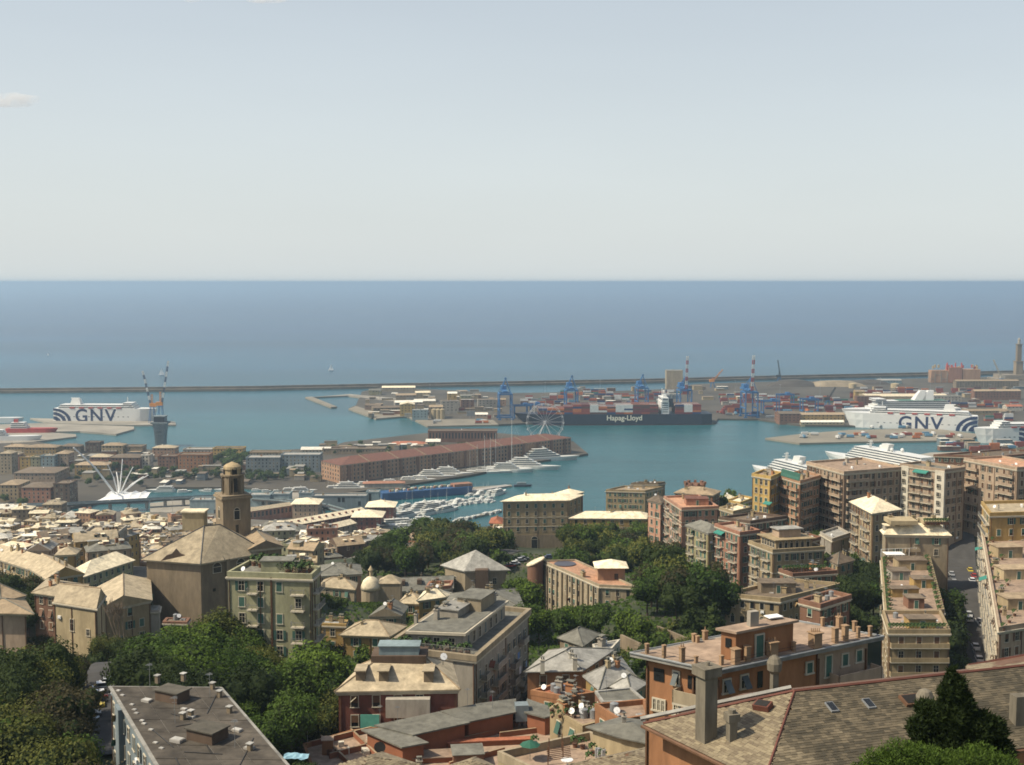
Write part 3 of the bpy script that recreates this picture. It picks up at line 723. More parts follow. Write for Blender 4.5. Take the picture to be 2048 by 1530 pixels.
def lattice_crane(label, px, py, h, reach, ang, mcol, base='portal', jib2=None, z=2.4, tipdir=1, name='harbour_crane', stripes=True):
    p = P(px, py, z); r = thing(name, label, 'crane', p)
    s = MB()
    for x in (-4, 4):
        for y in (-4, 4): s.bar((x, y, 0), (x * .5, y * .5, h * .55), .45, 4)
    s.box((0, 0, h * .55), (6, 6, 1.2)); lpart(r, 'portal', s, [M_cblue])
    s = MB(); s.box((-tipdir * 1.5, 0, h * .55 + 3), (9, 5, 5)); lpart(r, 'machinery_cab', s, [mcol])
    s = MB(); s.truss((0, 0, h * .55 + 5), (0, 0, h), 1.8, .25, 4); lpart(r, 'mast', s, [mcol])
    s = MB(); a = Vector((tipdir * 2, 0, h * .55 + 4)); d = Vector((tipdir * math.cos(ang), 0, math.sin(ang)))
    for k in range(8): s.truss(a + d * reach * k / 8, a + d * reach * (k + 1) / 8, 1.7, .3, 2, mi=k % 2)
    s.bar(tuple(a + d * reach), (0, 0, h), .12, 4)
    lpart(r, 'jib', s, [M_navy if stripes else mcol, M_shipw if stripes else mcol]); return r
M_corange = mat('crane_orange', (.55, .22, .04), .5, .15, .3)
lattice_crane('tall dockside crane with orange cab and striped jib leaning right beside the ferry bow', 322, 846, 44, 60, math.radians(80), M_corange)
lattice_crane('dockside crane with orange cab and striped jib leaning left above the ferry bow', 305, 845, 40, 48, math.radians(78), M_corange, tipdir=-1)
lattice_crane('thin brown harbour crane standing on the terminal left of the gas plant', 1558, 770, 26, 30, math.radians(100), M_dmetal, stripes=False)
lattice_crane('orange brown crane behind the raised striped boom, near the breakwater', 1425, 775, 18, 26, math.radians(50), M_corange, stripes=False)
lattice_crane('small dark crane in the middle of the container yard', 1655, 815, 20, 20, math.radians(60), M_dmetal, stripes=False)
lattice_crane('slim pale crane with jib leaning left beside the lighthouse', 2003, 770, 22, 36, math.radians(65), mat('crane_cream', (.4, .36, .28), .6, .1, 1), tipdir=-1, stripes=False)
# rubber tyred yard gantries
def yardg(px, py, label):
    p = P(px, py, 2.4); r = thing('yard_gantry', label, 'crane', p, 'blue yard gantries over container stacks', .1)
    s = MB()
    for x in (-12, 12):
        for y in (-6, 6): s.box((x, y, 9), (1.3, 1.3, 18))
        s.box((x, 0, 1), (2, 15, 1.6))
    s.box((0, -6, 18.6), (27, 1.5, 2)); s.box((0, 6, 18.6), (27, 1.5, 2)); lpart(r, 'portal_frame', s, [M_cblue])
    s = MB(); s.box((4, 0, 20.6), (6, 8, 3)); lpart(r, 'trolley', s, [M_cblue])
for x, y, t in ((1045, 836, 'left of the two beside the ship bow'), (1070, 834, 'right of the two beside the ship bow'), (1540, 826, 'nearest the brown shed'), (1618, 822, 'in the middle of the yard'), (1570, 812, 'behind the others, near the coloured containers')):
    yardg(x, y, 'blue yard gantry on wheels over container stacks, ' + t)
# yard containers
rk = random.Random(11); n = 0
for (x0, x1, y0, y1, cnt) in ((1440, 1512, 815, 834, 10), (1540, 1700, 812, 838, 30), (1060, 1330, 806, 820, 6), (1900, 2048, 896, 902, 8), (1690, 1900, 806, 822, 8), (915, 985, 826, 838, 4), (1300, 1340, 786, 792, 3)):
    for k in range(cnt):
        x, y = rk.uniform(x0, x1), rk.uniform(y0, y1); p = P(x, y, 2.4); c = rk.choice(['rust red', 'light blue', 'navy blue', 'orange', 'white', 'grey', 'maroon', 'rust red'])
        for t in range(rk.randint(1, 3)):
            thing('container', '%s container %s stack in the terminal yard' % (c, ('at the bottom of its', 'second in its', 'on top of its')[t]), 'container', p + Vector((0, 0, t * 2.62 + .01)), 'containers in the terminal yard', .1 + (math.pi / 2 if k % 9 == 0 else 0), cont_mesh(c))
# long stacks farther back that read as one mass
s = MB(); rk = random.Random(17)
for (x0, x1, yy, rows) in ((1040, 1330, 812, 3), (1050, 1340, 800, 2), (1440, 1700, 806, 3), (1700, 1900, 796, 3), (1120, 1380, 790, 2), (1530, 1720, 818, 3), (1720, 2040, 786, 2), (1780, 2040, 815, 3), (1420, 1600, 797, 2), (1950, 2046, 842, 2)):
    a, b = P(x0, yy, 2.4), P(x1, yy - 1, 2.4); n_ = int((b - a).length / 13.5)
    for r_ in range(rows):
        for k in range(n_):
            if rk.random() < .3: continue
            for t in range(rk.randint(1, 4)):
                p = a.lerp(b, (k + .5) / n_); s.box((p.x, p.y + r_ * 4 + (k % 3) * .2, 3.7 + t * 2.62), (12.1, 2.4, 2.56), .02, rk.choice((0, 0, 1, 2, 3, 4, 5, 6, 0, 8)))
o = bpy.data.objects.new('container_stacks', s.mesh('container_stacks', [mat('container_' + c.replace(' ', '_'), CC[c], .6, .15, .3) for c in CC])); COL.objects.link(o); o['kind'] = 'stuff'
# small service buildings spread over the port and the peninsula
s = MB()
for (x0, x1, y0, y1, n_) in ((730, 1000, 788, 835, 70), (1050, 1500, 778, 815, 40), (1700, 2040, 775, 842, 60), (110, 300, 912, 960, 26), (300, 640, 925, 968, 46), (640, 860, 893, 905, 24), (1870, 2040, 886, 902, 14)):
    for k in range(n_):
        p = P(rk.uniform(x0, x1), rk.uniform(y0, y1), 2.4); hh = rk.uniform(2.5, 8); w_, d_ = rk.uniform(4, 20), rk.uniform(4, 12); rz = rk.choice((.05, .12, 1.6)); m_ = rk.randrange(6)
        s.box((p.x, p.y, 2.4 + hh / 2), (w_, d_, hh), rz, m_); s.box((p.x, p.y, 2.5 + hh), (w_ + .6, d_ + .6, .2), rz, 6 + rk.randrange(4))
o = bpy.data.objects.new('service_buildings', s.mesh('service_buildings', [wallm(c) for c in ('cream', 'stone', 'brick', 'grey', 'tan', 'greyblue')] + [roofm(c) for c in ('white', 'tan', 'brown', 'lightgrey')])); COL.objects.link(o); o['kind'] = 'stuff'
# light masts of the terminal
for k, (x, y) in enumerate(((1090, 795), (1200, 790), (1330, 800), (1470, 790), (1560, 800), (1640, 790), (1760, 785), (1860, 790), (760, 815), (860, 800), (940, 835), (1980, 800))):
    p = P(x, y, 2.4); r = thing('light_mast', 'tall floodlight mast ' + ('in the shipyard' if x < 1000 else 'in the container terminal'), 'light mast', p, 'floodlight masts'); s = MB(); s.cyl(0, 0, 0, 26, .35, .2, 6); lpart(r, 'mast', s, [M_metal]); s = MB(); s.box((0, 0, 26), (3, 3, .5)); lpart(r, 'lamp_head', s, [M_metal])
# ------------------------------------------------------------------ ferris wheel
p = P(1090, 884, 2.2); fw = thing('ferris_wheel', 'white ferris wheel standing behind the red roofed warehouse in front of the container ship', 'ferris wheel', p)
FR = 23; hub = Vector((0, 0, 25)); M_fw = mat('wheel_white', (.5, .5, .5), .5, .05, 1)
s = MB()
for y in (-1.6, 1.6):
    pts = [hub + Vector((FR * math.cos(a * math.pi / 18), y, FR * math.sin(a * math.pi / 18))) for a in range(36)]
    for k in range(36): s.bar(pts[k], pts[(k + 1) % 36], .22, 4); s.bar(hub + (pts[k] - hub) * .93, hub + (pts[(k + 1) % 36] - hub) * .93, .15, 4)
    lpart(fw, 'rim', s, [M_fw]); s = MB()
s = MB()
for k in range(18):
    a = k * math.pi / 9
    for y in (-1.6, 1.6): s.bar(hub + Vector((0, y, 0)), hub + Vector((FR * math.cos(a), y, FR * math.sin(a))), .12, 4)
s.bar(hub + Vector((0, -3, 0)), hub + Vector((0, 3, 0)), 1, 8); lpart(fw, 'spoke', s, [M_fw], kind='stuff')
s = MB()
for sg in (-1, 1):
    for y in (-4, 4): s.bar((sg * 11, y * 1.3, 0), (0, y * .6, 25), .5, 5)
lpart(fw, 'support_leg', s, [M_fw])
gs = MB(); gs.box((0, 0, -1.3), (1.7, 1.7, 2)); gs.bar((0, 0, 0), (0, 0, -.4), .1, 4); gme = gs.mesh('gondola', [M_fw])
for k in range(36):
    if k % 2 == 0:
        a = k * math.pi / 18; place(fw, 'gondola', gme, tuple(hub + Vector((FR * math.cos(a), 0, FR * math.sin(a)))), world=False)
# ------------------------------------------------------------------ lighthouse at the right edge
p = P(2036, 748, 14); lh = thing('lighthouse', 'tall square stone lighthouse with two stages and a lantern at the right edge', 'lighthouse', p)
s = MB(); k = 1.06
s.box((0, 0, 8), (13 * k, 13 * k, 34 * k)); s.box((0, 0, 26), (15 * k, 15 * k, 1.4)); lpart(lh, 'lower_tower', s, [wallm('stone')])
s = MB(); s.box((0, 0, 43), (8.6, 8.6, 34)); s.box((0, 0, 60.5), (11, 11, 1.4)); lpart(lh, 'upper_tower', s, [wallm('stone')])
s = MB(); s.cyl(0, 0, 61, 70, 2.6, 2.6, 12); s.cyl(0, 0, 70, 74, 3, .3, 12); lpart(lh, 'lantern', s, [wallm('grey')])
s = MB(); pr = [(-40, -18), (46, -18), (46, 26), (-40, 26)]
s.prism([(p.x + a * 1.25, p.y + b * 1.2) for a, b in pr], -2, 6); s.prism([(p.x + a, p.y + b) for a, b in pr], 6, 13); o = bpy.data.objects.new('lighthouse_rock', s.mesh('lighthouse_rock', [mat('rock', (.2, .17, .13), .95, .4, .06, bump=.5, bscale=.3)])); COL.objects.link(o); o['kind'] = 'structure'
# ------------------------------------------------------------------ port sheds, silos and works
def shed(label, px, py, w, d, h, wall, rm, rz=.1, rise=2.5, rows=1, roof='gable', name='warehouse', cat='warehouse', wsp=5, z=2.4, win=True):
    p = P(px, py, z); ca, sa = math.cos(rz), math.sin(rz); po = [(p.x + x * ca - y * sa, p.y + x * sa + y * ca) for x, y in ((-w / 2, 0), (w / 2, 0), (w / 2, d), (-w / 2, d))]
    return building(label, po, z + h, h, wall=wall, roof=roof, rise=rise, rmat=rm, name=name, cat=cat, near=False, clutter=.4, fh=3.8, wsp=wsp, ctrlz=False, cornice=False, styles=('hole',), ww=1.6, wh=1.5, wprob=.9 if win else 0, over=.3, parapet=.5, ridge_caps=False)
for i, a in enumerate([
    ('long cream roofed shed near the breakwater at the shipyard tip', 797, 783, 60, 22, 7, 'beige', 'paleslate', .05),
    ('dark green shed left of the long cream roofed shed', 750, 790, 22, 14, 8, 'olive', 'greyslate', .05),
    ('low shed with bright roof at the inlet', 812, 800, 34, 18, 8, 'stone', 'tan', .1),
    ('square yellow store beside the inlet', 846, 796, 26, 18, 9, 'tan', 'paleslate', .1),
    ('cream block with white roof on the far quay', 905, 800, 16, 14, 11, 'yellow', 'white', .1),
    ('green sided hall behind the silos', 932, 804, 18, 14, 10, 'green', 'greyslate', .1),
    ('white roofed hall in the middle of the shipyard', 850, 812, 34, 22, 8, 'cream', 'white', .12),
    ('long white roofed building leaning towards the silos', 818, 816, 44, 16, 9, 'grey', 'white', .2),
    ('yellow brick hall at the shipyard quay', 815, 832, 22, 26, 17, 'yellow', 'paleslate', .1),
    ('brown workshop row left of the yellow brick hall', 775, 826, 44, 14, 8, 'stone', 'brown', .3),
    ('flat brown workshop by the shipyard slipway', 745, 820, 26, 12, 7, 'darkbrown', 'brown', -.3),
    ('pale silo block with ribbed front', 840, 840, 22, 14, 14, 'paleblue', 'lightgrey', .05),
    ('grey works building right of the ribbed silos', 872, 836, 20, 16, 16, 'stone', 'tan', .05),
    ('tall brown works building in the middle of the shipyard', 900, 828, 26, 18, 19, 'grey', 'brown', .1),
    ('rusty flat block behind the dark blue tanks', 935, 822, 20, 16, 17, 'brick', 'lightgrey', .1),
    ('low cream hut on the quay beside the blue crane', 963, 840, 18, 8, 8, 'pinkbeige', 'white', .03),
    ('wide grey block behind the crane', 975, 815, 30, 20, 12, 'grey', 'brown', .1),
    ('small orange building beside the blue crane', 1003, 812, 14, 10, 10, 'salmon', 'tan', .1),
    ('brown brick shed with flat pink roof on the right quay', 1580, 846, 30, 26, 13, 'brick', 'brown', .05),
    ('long yellow two storey customs building on the right quay', 1643, 845, 66, 16, 11, 'ochre', 'tan', .02),
    ('low white passenger terminal at the quay edge', 1645, 850, 60, 7, 4, 'cream', 'white', .02),
    ('large cream vaulted warehouse behind the white ferries', 1815, 806, 136, 42, 11, 'cream', 'paleslate', .0),
    ('grey extension right of the cream warehouse', 1895, 808, 46, 30, 12, 'grey', 'greyslate', .0),
    ('low grey store with long roof at the ramp', 1960, 830, 90, 14, 6, 'tan', 'tan', .1),
    ('small red tent roofed hut beside the lighthouse hill', 2030, 822, 26, 14, 7, 'white', 'terracotta', .1),
    ('blue roofed low hall in front of the coal heap', 1780, 768, 46, 20, 7, 'paleblue', 'lightgrey', .0),
    ('long low stone wall of offices below the lighthouse', 1975, 776, 120, 14, 13, 'stone', 'tan', .05),
    ('long brown office row on the hill by the lighthouse', 1995, 800, 80, 14, 15, 'brick', 'tan', .05),
    ('cream silo pair behind the ship bridge', 1349, 778, 30, 20, 34, 'beige', 'lightgrey', .0),
    ('yellow block beside the yard', 1720, 800, 16, 12, 14, 'yellow', 'tan', .0),
    ('rust red block beside the cream warehouse', 1738, 812, 40, 14, 15, 'brick', 'brown', .0),
]): shed(*a, win=(i not in (21, 28)), roof='flat' if i in (11, 13, 14, 16, 28, 30, 22) else 'gable')
# silos (round), each its own
k = 0
for (x, y, rr_, h) in ((868, 838, 4, 14), (876, 838, 4, 14), (884, 838, 4, 14), (1845, 798, 9, 12), (1862, 799, 9, 12), (1705, 776, 7, 8), (1790, 776, 8, 8)):
    p = P(x, y, 2.4); o = thing('storage_tank', 'round pale storage tank ' + ('beside the ribbed silo block' if x < 900 else 'near the cream warehouse'), 'tank', p, 'round storage tanks in the port'); s = MB(); s.cyl(0, 0, 0, h, rr_, rr_, 16); s.cyl(0, 0, h, h + 1.5, rr_, .3, 16); lpart(o, 'shell', s, [wallm('cream')])
# coal/sand heaps, terminal ground humps
s = MB(); rk = random.Random(3)
for cx, cy_, rx, ry, hh in ((1670, 772, 62, 20, 11), (1585, 772, 50, 24, 13), (1740, 768, 40, 20, 9)):
    p = P(cx, cy_, 2.4); st = mat('heap', (.26, .21, .14), .95, .3, .05)
    s = MB(); rings = []
    for r_, z in ((1, 0), (.8, .45), (.5, .85), (.15, 1)):
        rings.append([(p.x + rx * r_ * math.cos(a / 24 * 6.283) * rk.uniform(.92, 1.06), p.y + ry * r_ * math.sin(a / 24 * 6.283), 2.4 + hh * z) for a in range(24)])
    s.loft(rings); o = thing('ore_heap', {1670: 'long tan heap of ore in front of the breakwater', 1585: 'dark brown heap left of the tan heap', 1740: 'small dark heap right of the tan heap'}[cx], 'heap', (p.x, p.y, 2.4), None, 0, s.mesh('ore_heap', [st if cx == 1670 else mat('coal', (.07, .06, .05), .95, .3, .05)], (p.x, p.y, 2.4)))
# red and cream power plant on the mole
p = P(1905, 765, 3); pp = thing('power_station', 'red and cream power station with chimneys on the far right mole', 'power station', p)
s = MB(); s.box((-26, 6, 12), (34, 18, 24)); s.box((4, 6, 15), (26, 20, 30), mi=1); s.box((36, 6, 13), (34, 20, 26)); lpart(pp, 'hall', s, [wallm('salmon'), wallm('rose')])
s = MB(); rk = random.Random(2)
for k in range(16): x = rk.uniform(-40, 50); s.box((x, rk.uniform(0, 10), 28 + rk.uniform(0, 5)), (3, 3, 6), mi=k % 2)
lpart(pp, 'roof_plant', s, kind='stuff', mats=[mat('plant_red', (.42, .07, .05), .6, .2, .3), wallm('cream')])
s = MB()
for x in (-10, 6, 18): s.cyl(x, 3, 24, 39, 1.5, 1.2, 8)
lpart(pp, 'chimney', s, [mat('plant_red', (.42, .07, .05), .6, .2, .3)], kind='stuff')
s = MB()
for k in range(9): s.box((-48 + k * 12, -3.2, 10), (.9, .9, 20), mi=0); s.box((-42 + k * 12, -3.2, 8 + (k % 2) * 8), (12, .7, .7), mi=0)
lpart(pp, 'steel_frame', s, [wallm('grey')])
# dark harbour pilot tower beside the ferry bow
p = P(322, 889, 2.2); tw = thing('pilot_tower', 'dark grey flared harbour tower standing on the peninsula below the orange cranes', 'tower', p)
s = MB(); s.loft([[(a * q, b * q, z) for a, b in ((-1, -1), (1, -1), (1, 1), (-1, 1))] for q, z in ((5.6, 0), (5.6, 4), (6.2, 14), (7.6, 26))]); lpart(tw, 'shaft', s, [wallm('greyblue')])
s = MB(); s.box((0, 0, 27), (20, 17, 2)); s.box((0, 0, 31), (13, 12, 7), mi=1); s.box((0, 0, 35), (15, 14, 1)); lpart(tw, 'lookout_room', s, [wallm('greyblue'), M_dk])
s = MB(); 
for k in range(5): s.box((0, -6.4 - k * .3, 4 + k * 4.6), (12, .4, .5)); s.box((-4 + k * 2, -6.6 - .1 * k, 12), (.4, .4, 22))
lpart(tw, 'rib', s, [wallm('greyblue')])
# ------------------------------------------------------------------ lorries on the piers
def lorry_m(c):
    a = MB(); a.box((4.6, 0, 1.6), (1.9, 2.4, 2.6)); b = MB(); b.box((-1.2, 0, 2.3), (9.2, 2.45, 2.8)); return a.mesh('cab', [wallm('white')]), b.mesh('trailer', [mat('trailer_' + c, CC[c], .6, .1, 1)])
w_ = MB(); w_.box((-1, 0, .5), (10.5, 2.0, 1.0)); WLM = w_.mesh('chassis', [M_dmetal]); LM = {c: lorry_m(c) for c in ('white', 'grey', 'orange', 'light blue', 'rust red')}
rk = random.Random(14)
for (x0, x1, y0, y1, cnt, wh) in ((1600, 1925, 868, 878, 34, 'on the middle pier below the right hand ferries'), (1870, 2040, 892, 900, 10, 'on the quay beside the blue ferry'), (860, 980, 842, 847, 6, 'on the pale shipyard quay'), (1440, 1510, 826, 833, 5, 'near the stern of the container ship'), (1700, 1930, 852, 857, 12, 'alongside the white ferry')):
    for k in range(cnt):
        c = rk.choice(list(LM)); p = P(rk.uniform(x0, x1), rk.uniform(y0, y1), 2.45); r = thing('lorry', '%s lorry %s' % (c, wh), 'lorry', p, 'lorries in the port', rk.choice((0, .1, 1.6, 3.1)))
        for n_, me in (('cab', LM[c][0]), ('trailer', LM[c][1]), ('chassis', WLM)): place(r, n_, me, (0, 0, 0), world=False)
# ------------------------------------------------------------------ sailing boats out at sea
M_sail = mat('sail_cloth', (.8, .8, .78), .7, .05, .2)
def sailboat(px, py, sc, label, hullc=None):
    r = thing('sailing_boat', label, 'sailing boat', P(px, py, 0), 'sailing boats out at sea', .3); r.scale = (sc, sc, sc)
    lpart(r, 'hull', hull_mb(12, 3.4, 1.3, .4, .5, .1, n=10), [M_white])
    s = MB(); s.cyl(0.5, 0, 1, 16, .1, .06, 5); lpart(r, 'mast', s, [M_metal])
    s = MB(); s.face([(.4, 0, 2), (-5, .7, 2.1), (.4, 0, 15.6)]); s.face([(.4, .05, 2), (-5, .75, 2.1), (.4, .05, 15.6)]); lpart(r, 'mainsail', s, [M_sail])
    s = MB(); s.face([(.7, 0, 13), (6, 0, 1.4), (.9, 1, 2)]); s.face([(.7, .05, 13), (6, .05, 1.4), (.9, 1.05, 2)]); lpart(r, 'jib', s, [M_sail])
sailboat(662, 741, 1.0, 'small white sailing boat beyond the breakwater in the middle of the photo')
sailboat(323, 750, 1.0, 'small white sailing boat between the two dockside crane jibs')
sailboat(96, 711, .6, 'tiny white boat far out at sea on the left')
# ------------------------------------------------------------------ waterfront buildings
def block(label, x0, x1, yt, yb, depth, wall, roof='hip', rmat='slate', rz=0.0, z=2.4, rise=2.5, name='house', cat='building', dy=0, **k):
    """frontal block given by its photo pixels: left, right, eave row, base row"""
    a = P(x0, yb, z); b = P(x1, yb + dy, z); h = (a.y / FPX) * (yb - yt) * .97
    d = (b - a).normalized(); nn = Vector((-d.y, d.x, 0)) * depth
    k.setdefault('near', False); k.setdefault('styles', ('hole', 'plain')); k.setdefault('wsp', 3.6); k.setdefault('fh', 3.4); k.setdefault('clutter', .6); k.setdefault('ctrlz', False); k.setdefault('cornice', False)
    return building(label, [a.xy[:], b.xy[:], (b + nn).xy[:], (a + nn).xy[:]], z + h, h, wall=wall, roof=roof, rise=rise, rmat=rmat, name=name, cat=cat, ridge_caps=False, **k)
# long brick warehouse with red roof on the pier
q = [P(x, y, 2.2).xy[:] for x, y in ((643, 957), (680, 967), (1142, 906))]; q.append((q[0][0] + q[2][0] - q[1][0], q[0][1] + q[2][1] - q[1][1]))
building('very long brick warehouse with bright red roof on the pier behind the yachts', q, 20.2, 18, wall='salmon', roof='hip', rise=5, rmat='red', name='warehouse', cat='warehouse', near=False, fh=4.1, wsp=4.6, ww=1.7, wh=2.4, styles=('plain', 'hole'), clutter=0, ctrlz=False, wmax=4, ridge_caps=False, rf=.08)
s = MB(); a, b = Vector(q[1]), Vector(q[2]); d = (b - a).normalized(); n_ = Vector((d.y, -d.x)); w0 = THINGS[-1]
for k in range(15):
    c = a.lerp(b, (k + .5) / 15) + n_ * .4; s.box((c.x, c.y, 10.5), (3.2, 1.4, 17.5 + (k % 3)), math.atan2(d.y, d.x))
part(w0, 'stair_bay', s, [wallm('brick')], kind='stuff')
rl = Vector(q[3]) - Vector(q[0]); nn2 = -n_
for k in range(1, 9):                   # low fire walls crossing the roof, and paler facade sections
    c = a.lerp(b, k / 9) + nn2 * 10; s = MB(); s.loft([[(c.x + nn2.x * u - d.x * .5, c.y + nn2.y * u - d.y * .5, zz) for u, zz in ((-11, 19), (-11, 20.6), (9.5, 25.9), (9.5, 19))], [(c.x + nn2.x * u + d.x * .5, c.y + nn2.y * u + d.y * .5, zz) for u, zz in ((-11, 19), (-11, 20.6), (9.5, 25.9), (9.5, 19))]]); part(w0, 'fire_wall', s, [wallm('stone')])
for k in (0, 3, 4, 7):
    c = a.lerp(b, (k + .5) / 9) + n_ * .03; L_ = (b - a).length / 9.2; s = MB()
    for u in range(8): p_ = c + d * (u - 3.5) * L_ / 8; s.box((p_.x, p_.y, 10.5), (1.5, .5, 16.5), math.atan2(d.y, d.x))
    part(w0, 'pilaster', s, [wallm(('salmon', 'tan', 'beige', 'salmon')[k % 4])], kind='stuff')
block('long dark brick block with pale columns, flat topped, behind the red roof', 856, 994, 862, 884, 22, 'brick', 'flat', 'brown', wsp=4, ww=2.0, wh=7, wmax=1, fh=9, styles=('hole',), top_drop=1.8)
for i, a in enumerate([
    (0, 24, 905, 948, 16, 'beige', 'hip', 'slate', 'beige end block with hip roof at the left edge'),
    (25, 39, 907, 940, 12, 'rose', 'hip', 'slate', 'narrow rose house between the beige and yellow houses'),
    (40, 61, 914, 940, 12, 'yellow', 'flat', 'terrace', 'small yellow house in the coloured row'),
    (62, 81, 914, 940, 12, 'green', 'flat', 'slate', 'pale green house with rows of windows in the coloured row'),
    (82, 109, 911, 940, 12, 'paleblue', 'flat', 'slate', 'light blue green house at the end of the coloured row'),
    (111, 137, 906, 937, 18, 'pinkbeige', 'hip', 'tan', 'pink beige house with tan hip roof'),
    (8, 50, 893, 908, 16, 'tan', 'hip', 'tan', 'low tan house behind the coloured row'),
    (50, 112, 894, 912, 20, 'ochre', 'hip', 'tan', 'ochre house with broad tan roof behind the coloured row'),
    (171, 200, 885, 905, 14, 'darkbrown', 'flat', 'brown', 'dark brown block at the water edge'),
    (203, 246, 890, 914, 16, 'tan', 'hip', 'tan', 'tan house right of the dark brown block'),
    (248, 285, 893, 912, 16, 'stone', 'flat', 'brown', 'low stone house beside the flared tower'),
    (180, 218, 913, 936, 16, 'rose', 'hip', 'slate', 'rose house with pale pyramid roof'),
    (150, 214, 929, 952, 16, 'ochre', 'hip', 'tan', 'broad low ochre house in front of the rose house'),
    (222, 280, 914, 940, 26, 'brick', 'hip', 'brown', 'dark brick house with brown roof in the middle of the peninsula'),
    (283, 299, 910, 938, 14, 'white', 'flat', 'lightgrey', 'slim white house beside the dark brick house'),
    (305, 350, 895, 914, 16, 'salmon', 'hip', 'slate', 'salmon house below the flared tower'),
    (316, 354, 912, 942, 16, 'brick', 'flat', 'brown', 'brick red palace left of the orange one'),
    (356, 418, 909, 942, 18, 'orange', 'flat', 'brown', 'wide orange palace with five window rows'),
    (366, 424, 899, 912, 16, 'grey', 'flat', 'lightgrey', 'long grey block behind the orange palace'),
    (426, 486, 897, 915, 16, 'yellow', 'flat', 'brown', 'yellow palace at the water edge by the trees'),
    (120, 160, 892, 906, 14, 'stone', 'hip', 'brown', 'brown roofed low house at the shore'),
    (492, 560, 915, 946, 20, 'greyblue', 'flat', 'lightgrey', 'dark blue grey long hall with pale roof edge'),
    (562, 640, 909, 944, 20, 'greyblue', 'flat', 'lightgrey', 'dark blue grey hall next to the red roofed warehouse'),
    (498, 578, 905, 914, 16, 'tan', 'flat', 'brown', 'low tan shed at the water edge'),
    (602, 660, 899, 907, 14, 'cream', 'gable', 'white', 'low shed with bright white roof'),
    (782, 850, 888, 897, 20, 'red', 'hip', 'terracotta', 'low red roofed hall behind the long warehouse'),
    (852, 880, 883, 893, 16, 'cream', 'gable', 'white', 'small white roofed hall beside the dark brick block'),
    (645, 770, 898, 908, 22, 'stone', 'flat', 'brown', 'long flat stone building behind the red roof'),
    (0, 38, 968, 1003, 26, 'tan', 'hip', 'tan', 'tan roofed block at the left edge above the old town'),
    (44, 102, 973, 1012, 28, 'rose', 'hip', 'brown', 'rose block with brown roof and white gable'),
    (28, 110, 945, 966, 40, 'pinkbeige', 'hip', 'brown', 'broad brown roofed building with long white eave'),
    (108, 140, 966, 1012, 20, 'darkbrown', 'flat', 'brown', 'dark block at the end of the viaduct'),
]): block(a[8], *a[:6], a[6], a[7], ww=1.2, wh=1.8, wprob=.95)
# aquarium and quay buildings (pale blue grey)
for a in [
    (496, 540, 990, 1013, 14, 'paleblue', 'flat', 'lightgrey', 'pale blue grey exhibition block with dark door bays'),
    (541, 579, 988, 1011, 14, 'paleblue', 'flat', 'lightgrey', 'pale blue grey exhibition block at the ship ramp'),
    (598, 623, 986, 1005, 12, 'paleblue', 'flat', 'lightgrey', 'pale cube of the aquarium, left one'),
    (624, 733, 992, 1014, 12, 'greyblue', 'flat', 'lightgrey', 'long glazed blue green aquarium hall between two pale cubes'),
    (733, 758, 984, 1008, 12, 'paleblue', 'flat', 'lightgrey', 'pale cube of the aquarium, right one'),
    (380, 437, 1000, 1027, 14, 'paleblue', 'flat', 'lightgrey', 'pale quay building left of the bell tower'),
]: block(a[8], *a[:6], a[6], a[7], wprob=.15, ww=2.5, wh=4, styles=('hole',), clutter=.8)
# blue covered exhibition barge
a = P(758, 1003, 0); b = P(944, 988, 0); d = (b - a).normalized(); rz = math.atan2(d.y, d.x); c = (a + b) / 2 + Vector((0, 9, 0))
bg_ = thing('exhibition_barge', 'long bright blue barge with pink and green deck cabins beside the aquarium', 'barge', c, None, rz); Lb = (b - a).length
lpart(bg_, 'hull', hull_mb(Lb, 16, 7, .8, .08, .02, rake=.2), [mat('bright_blue', (.025, .08, .19), .6, .15, .2)])
s = MB(); rk = random.Random(4)
for k in range(26): s.box((-Lb * .4 + k * Lb * .032, rk.uniform(-4, 4), 7.9), (rk.uniform(1.5, 3.4), 2.5, 1.8), mi=k % 3)
lpart(bg_, 'deck_cabin', s, [wallm('rose'), wallm('green'), wallm('white')], kind='stuff')
s = MB(); s.box((Lb * .38, 0, 8.4), (Lb * .2, 10, 2.6)); lpart(bg_, 'deckhouse', s, [wallm('rose')])
o_ = P(800, 975, 0); r = ship('barge', 'pink roofed floating pavilion behind the blue barge', 'barge', P(768, 978, 0), .1); lpart(r, 'hull', hull_mb(48, 14, 2.5, .5, .1, .05), [wallm('grey')]); s, _, _ = hip_roof([(-20, -6), (20, -6), (20, 6), (-20, 6)], 6.5, 1.5, .5, m=0); s.box((0, 0, 4.4), (38, 11, 4), mi=1); lpart(r, 'canopy', s, [wallm('rose'), wallm('grey')])
# round floating platform/dark pier right of the barge
s = MB(); a, b = P(944, 986, 0), P(1022, 974, 0); d = (b - a).normalized(); n_ = Vector((-d.y, d.x, 0)) * 8; s.prism([a.xy[:], b.xy[:], (b + n_).xy[:], (a + n_).xy[:]], -2, 1.6)
o = bpy.data.objects.new('pier', s.mesh('pier', [M_conc])); COL.objects.link(o); o['kind'] = 'structure'
rk = random.Random(8)
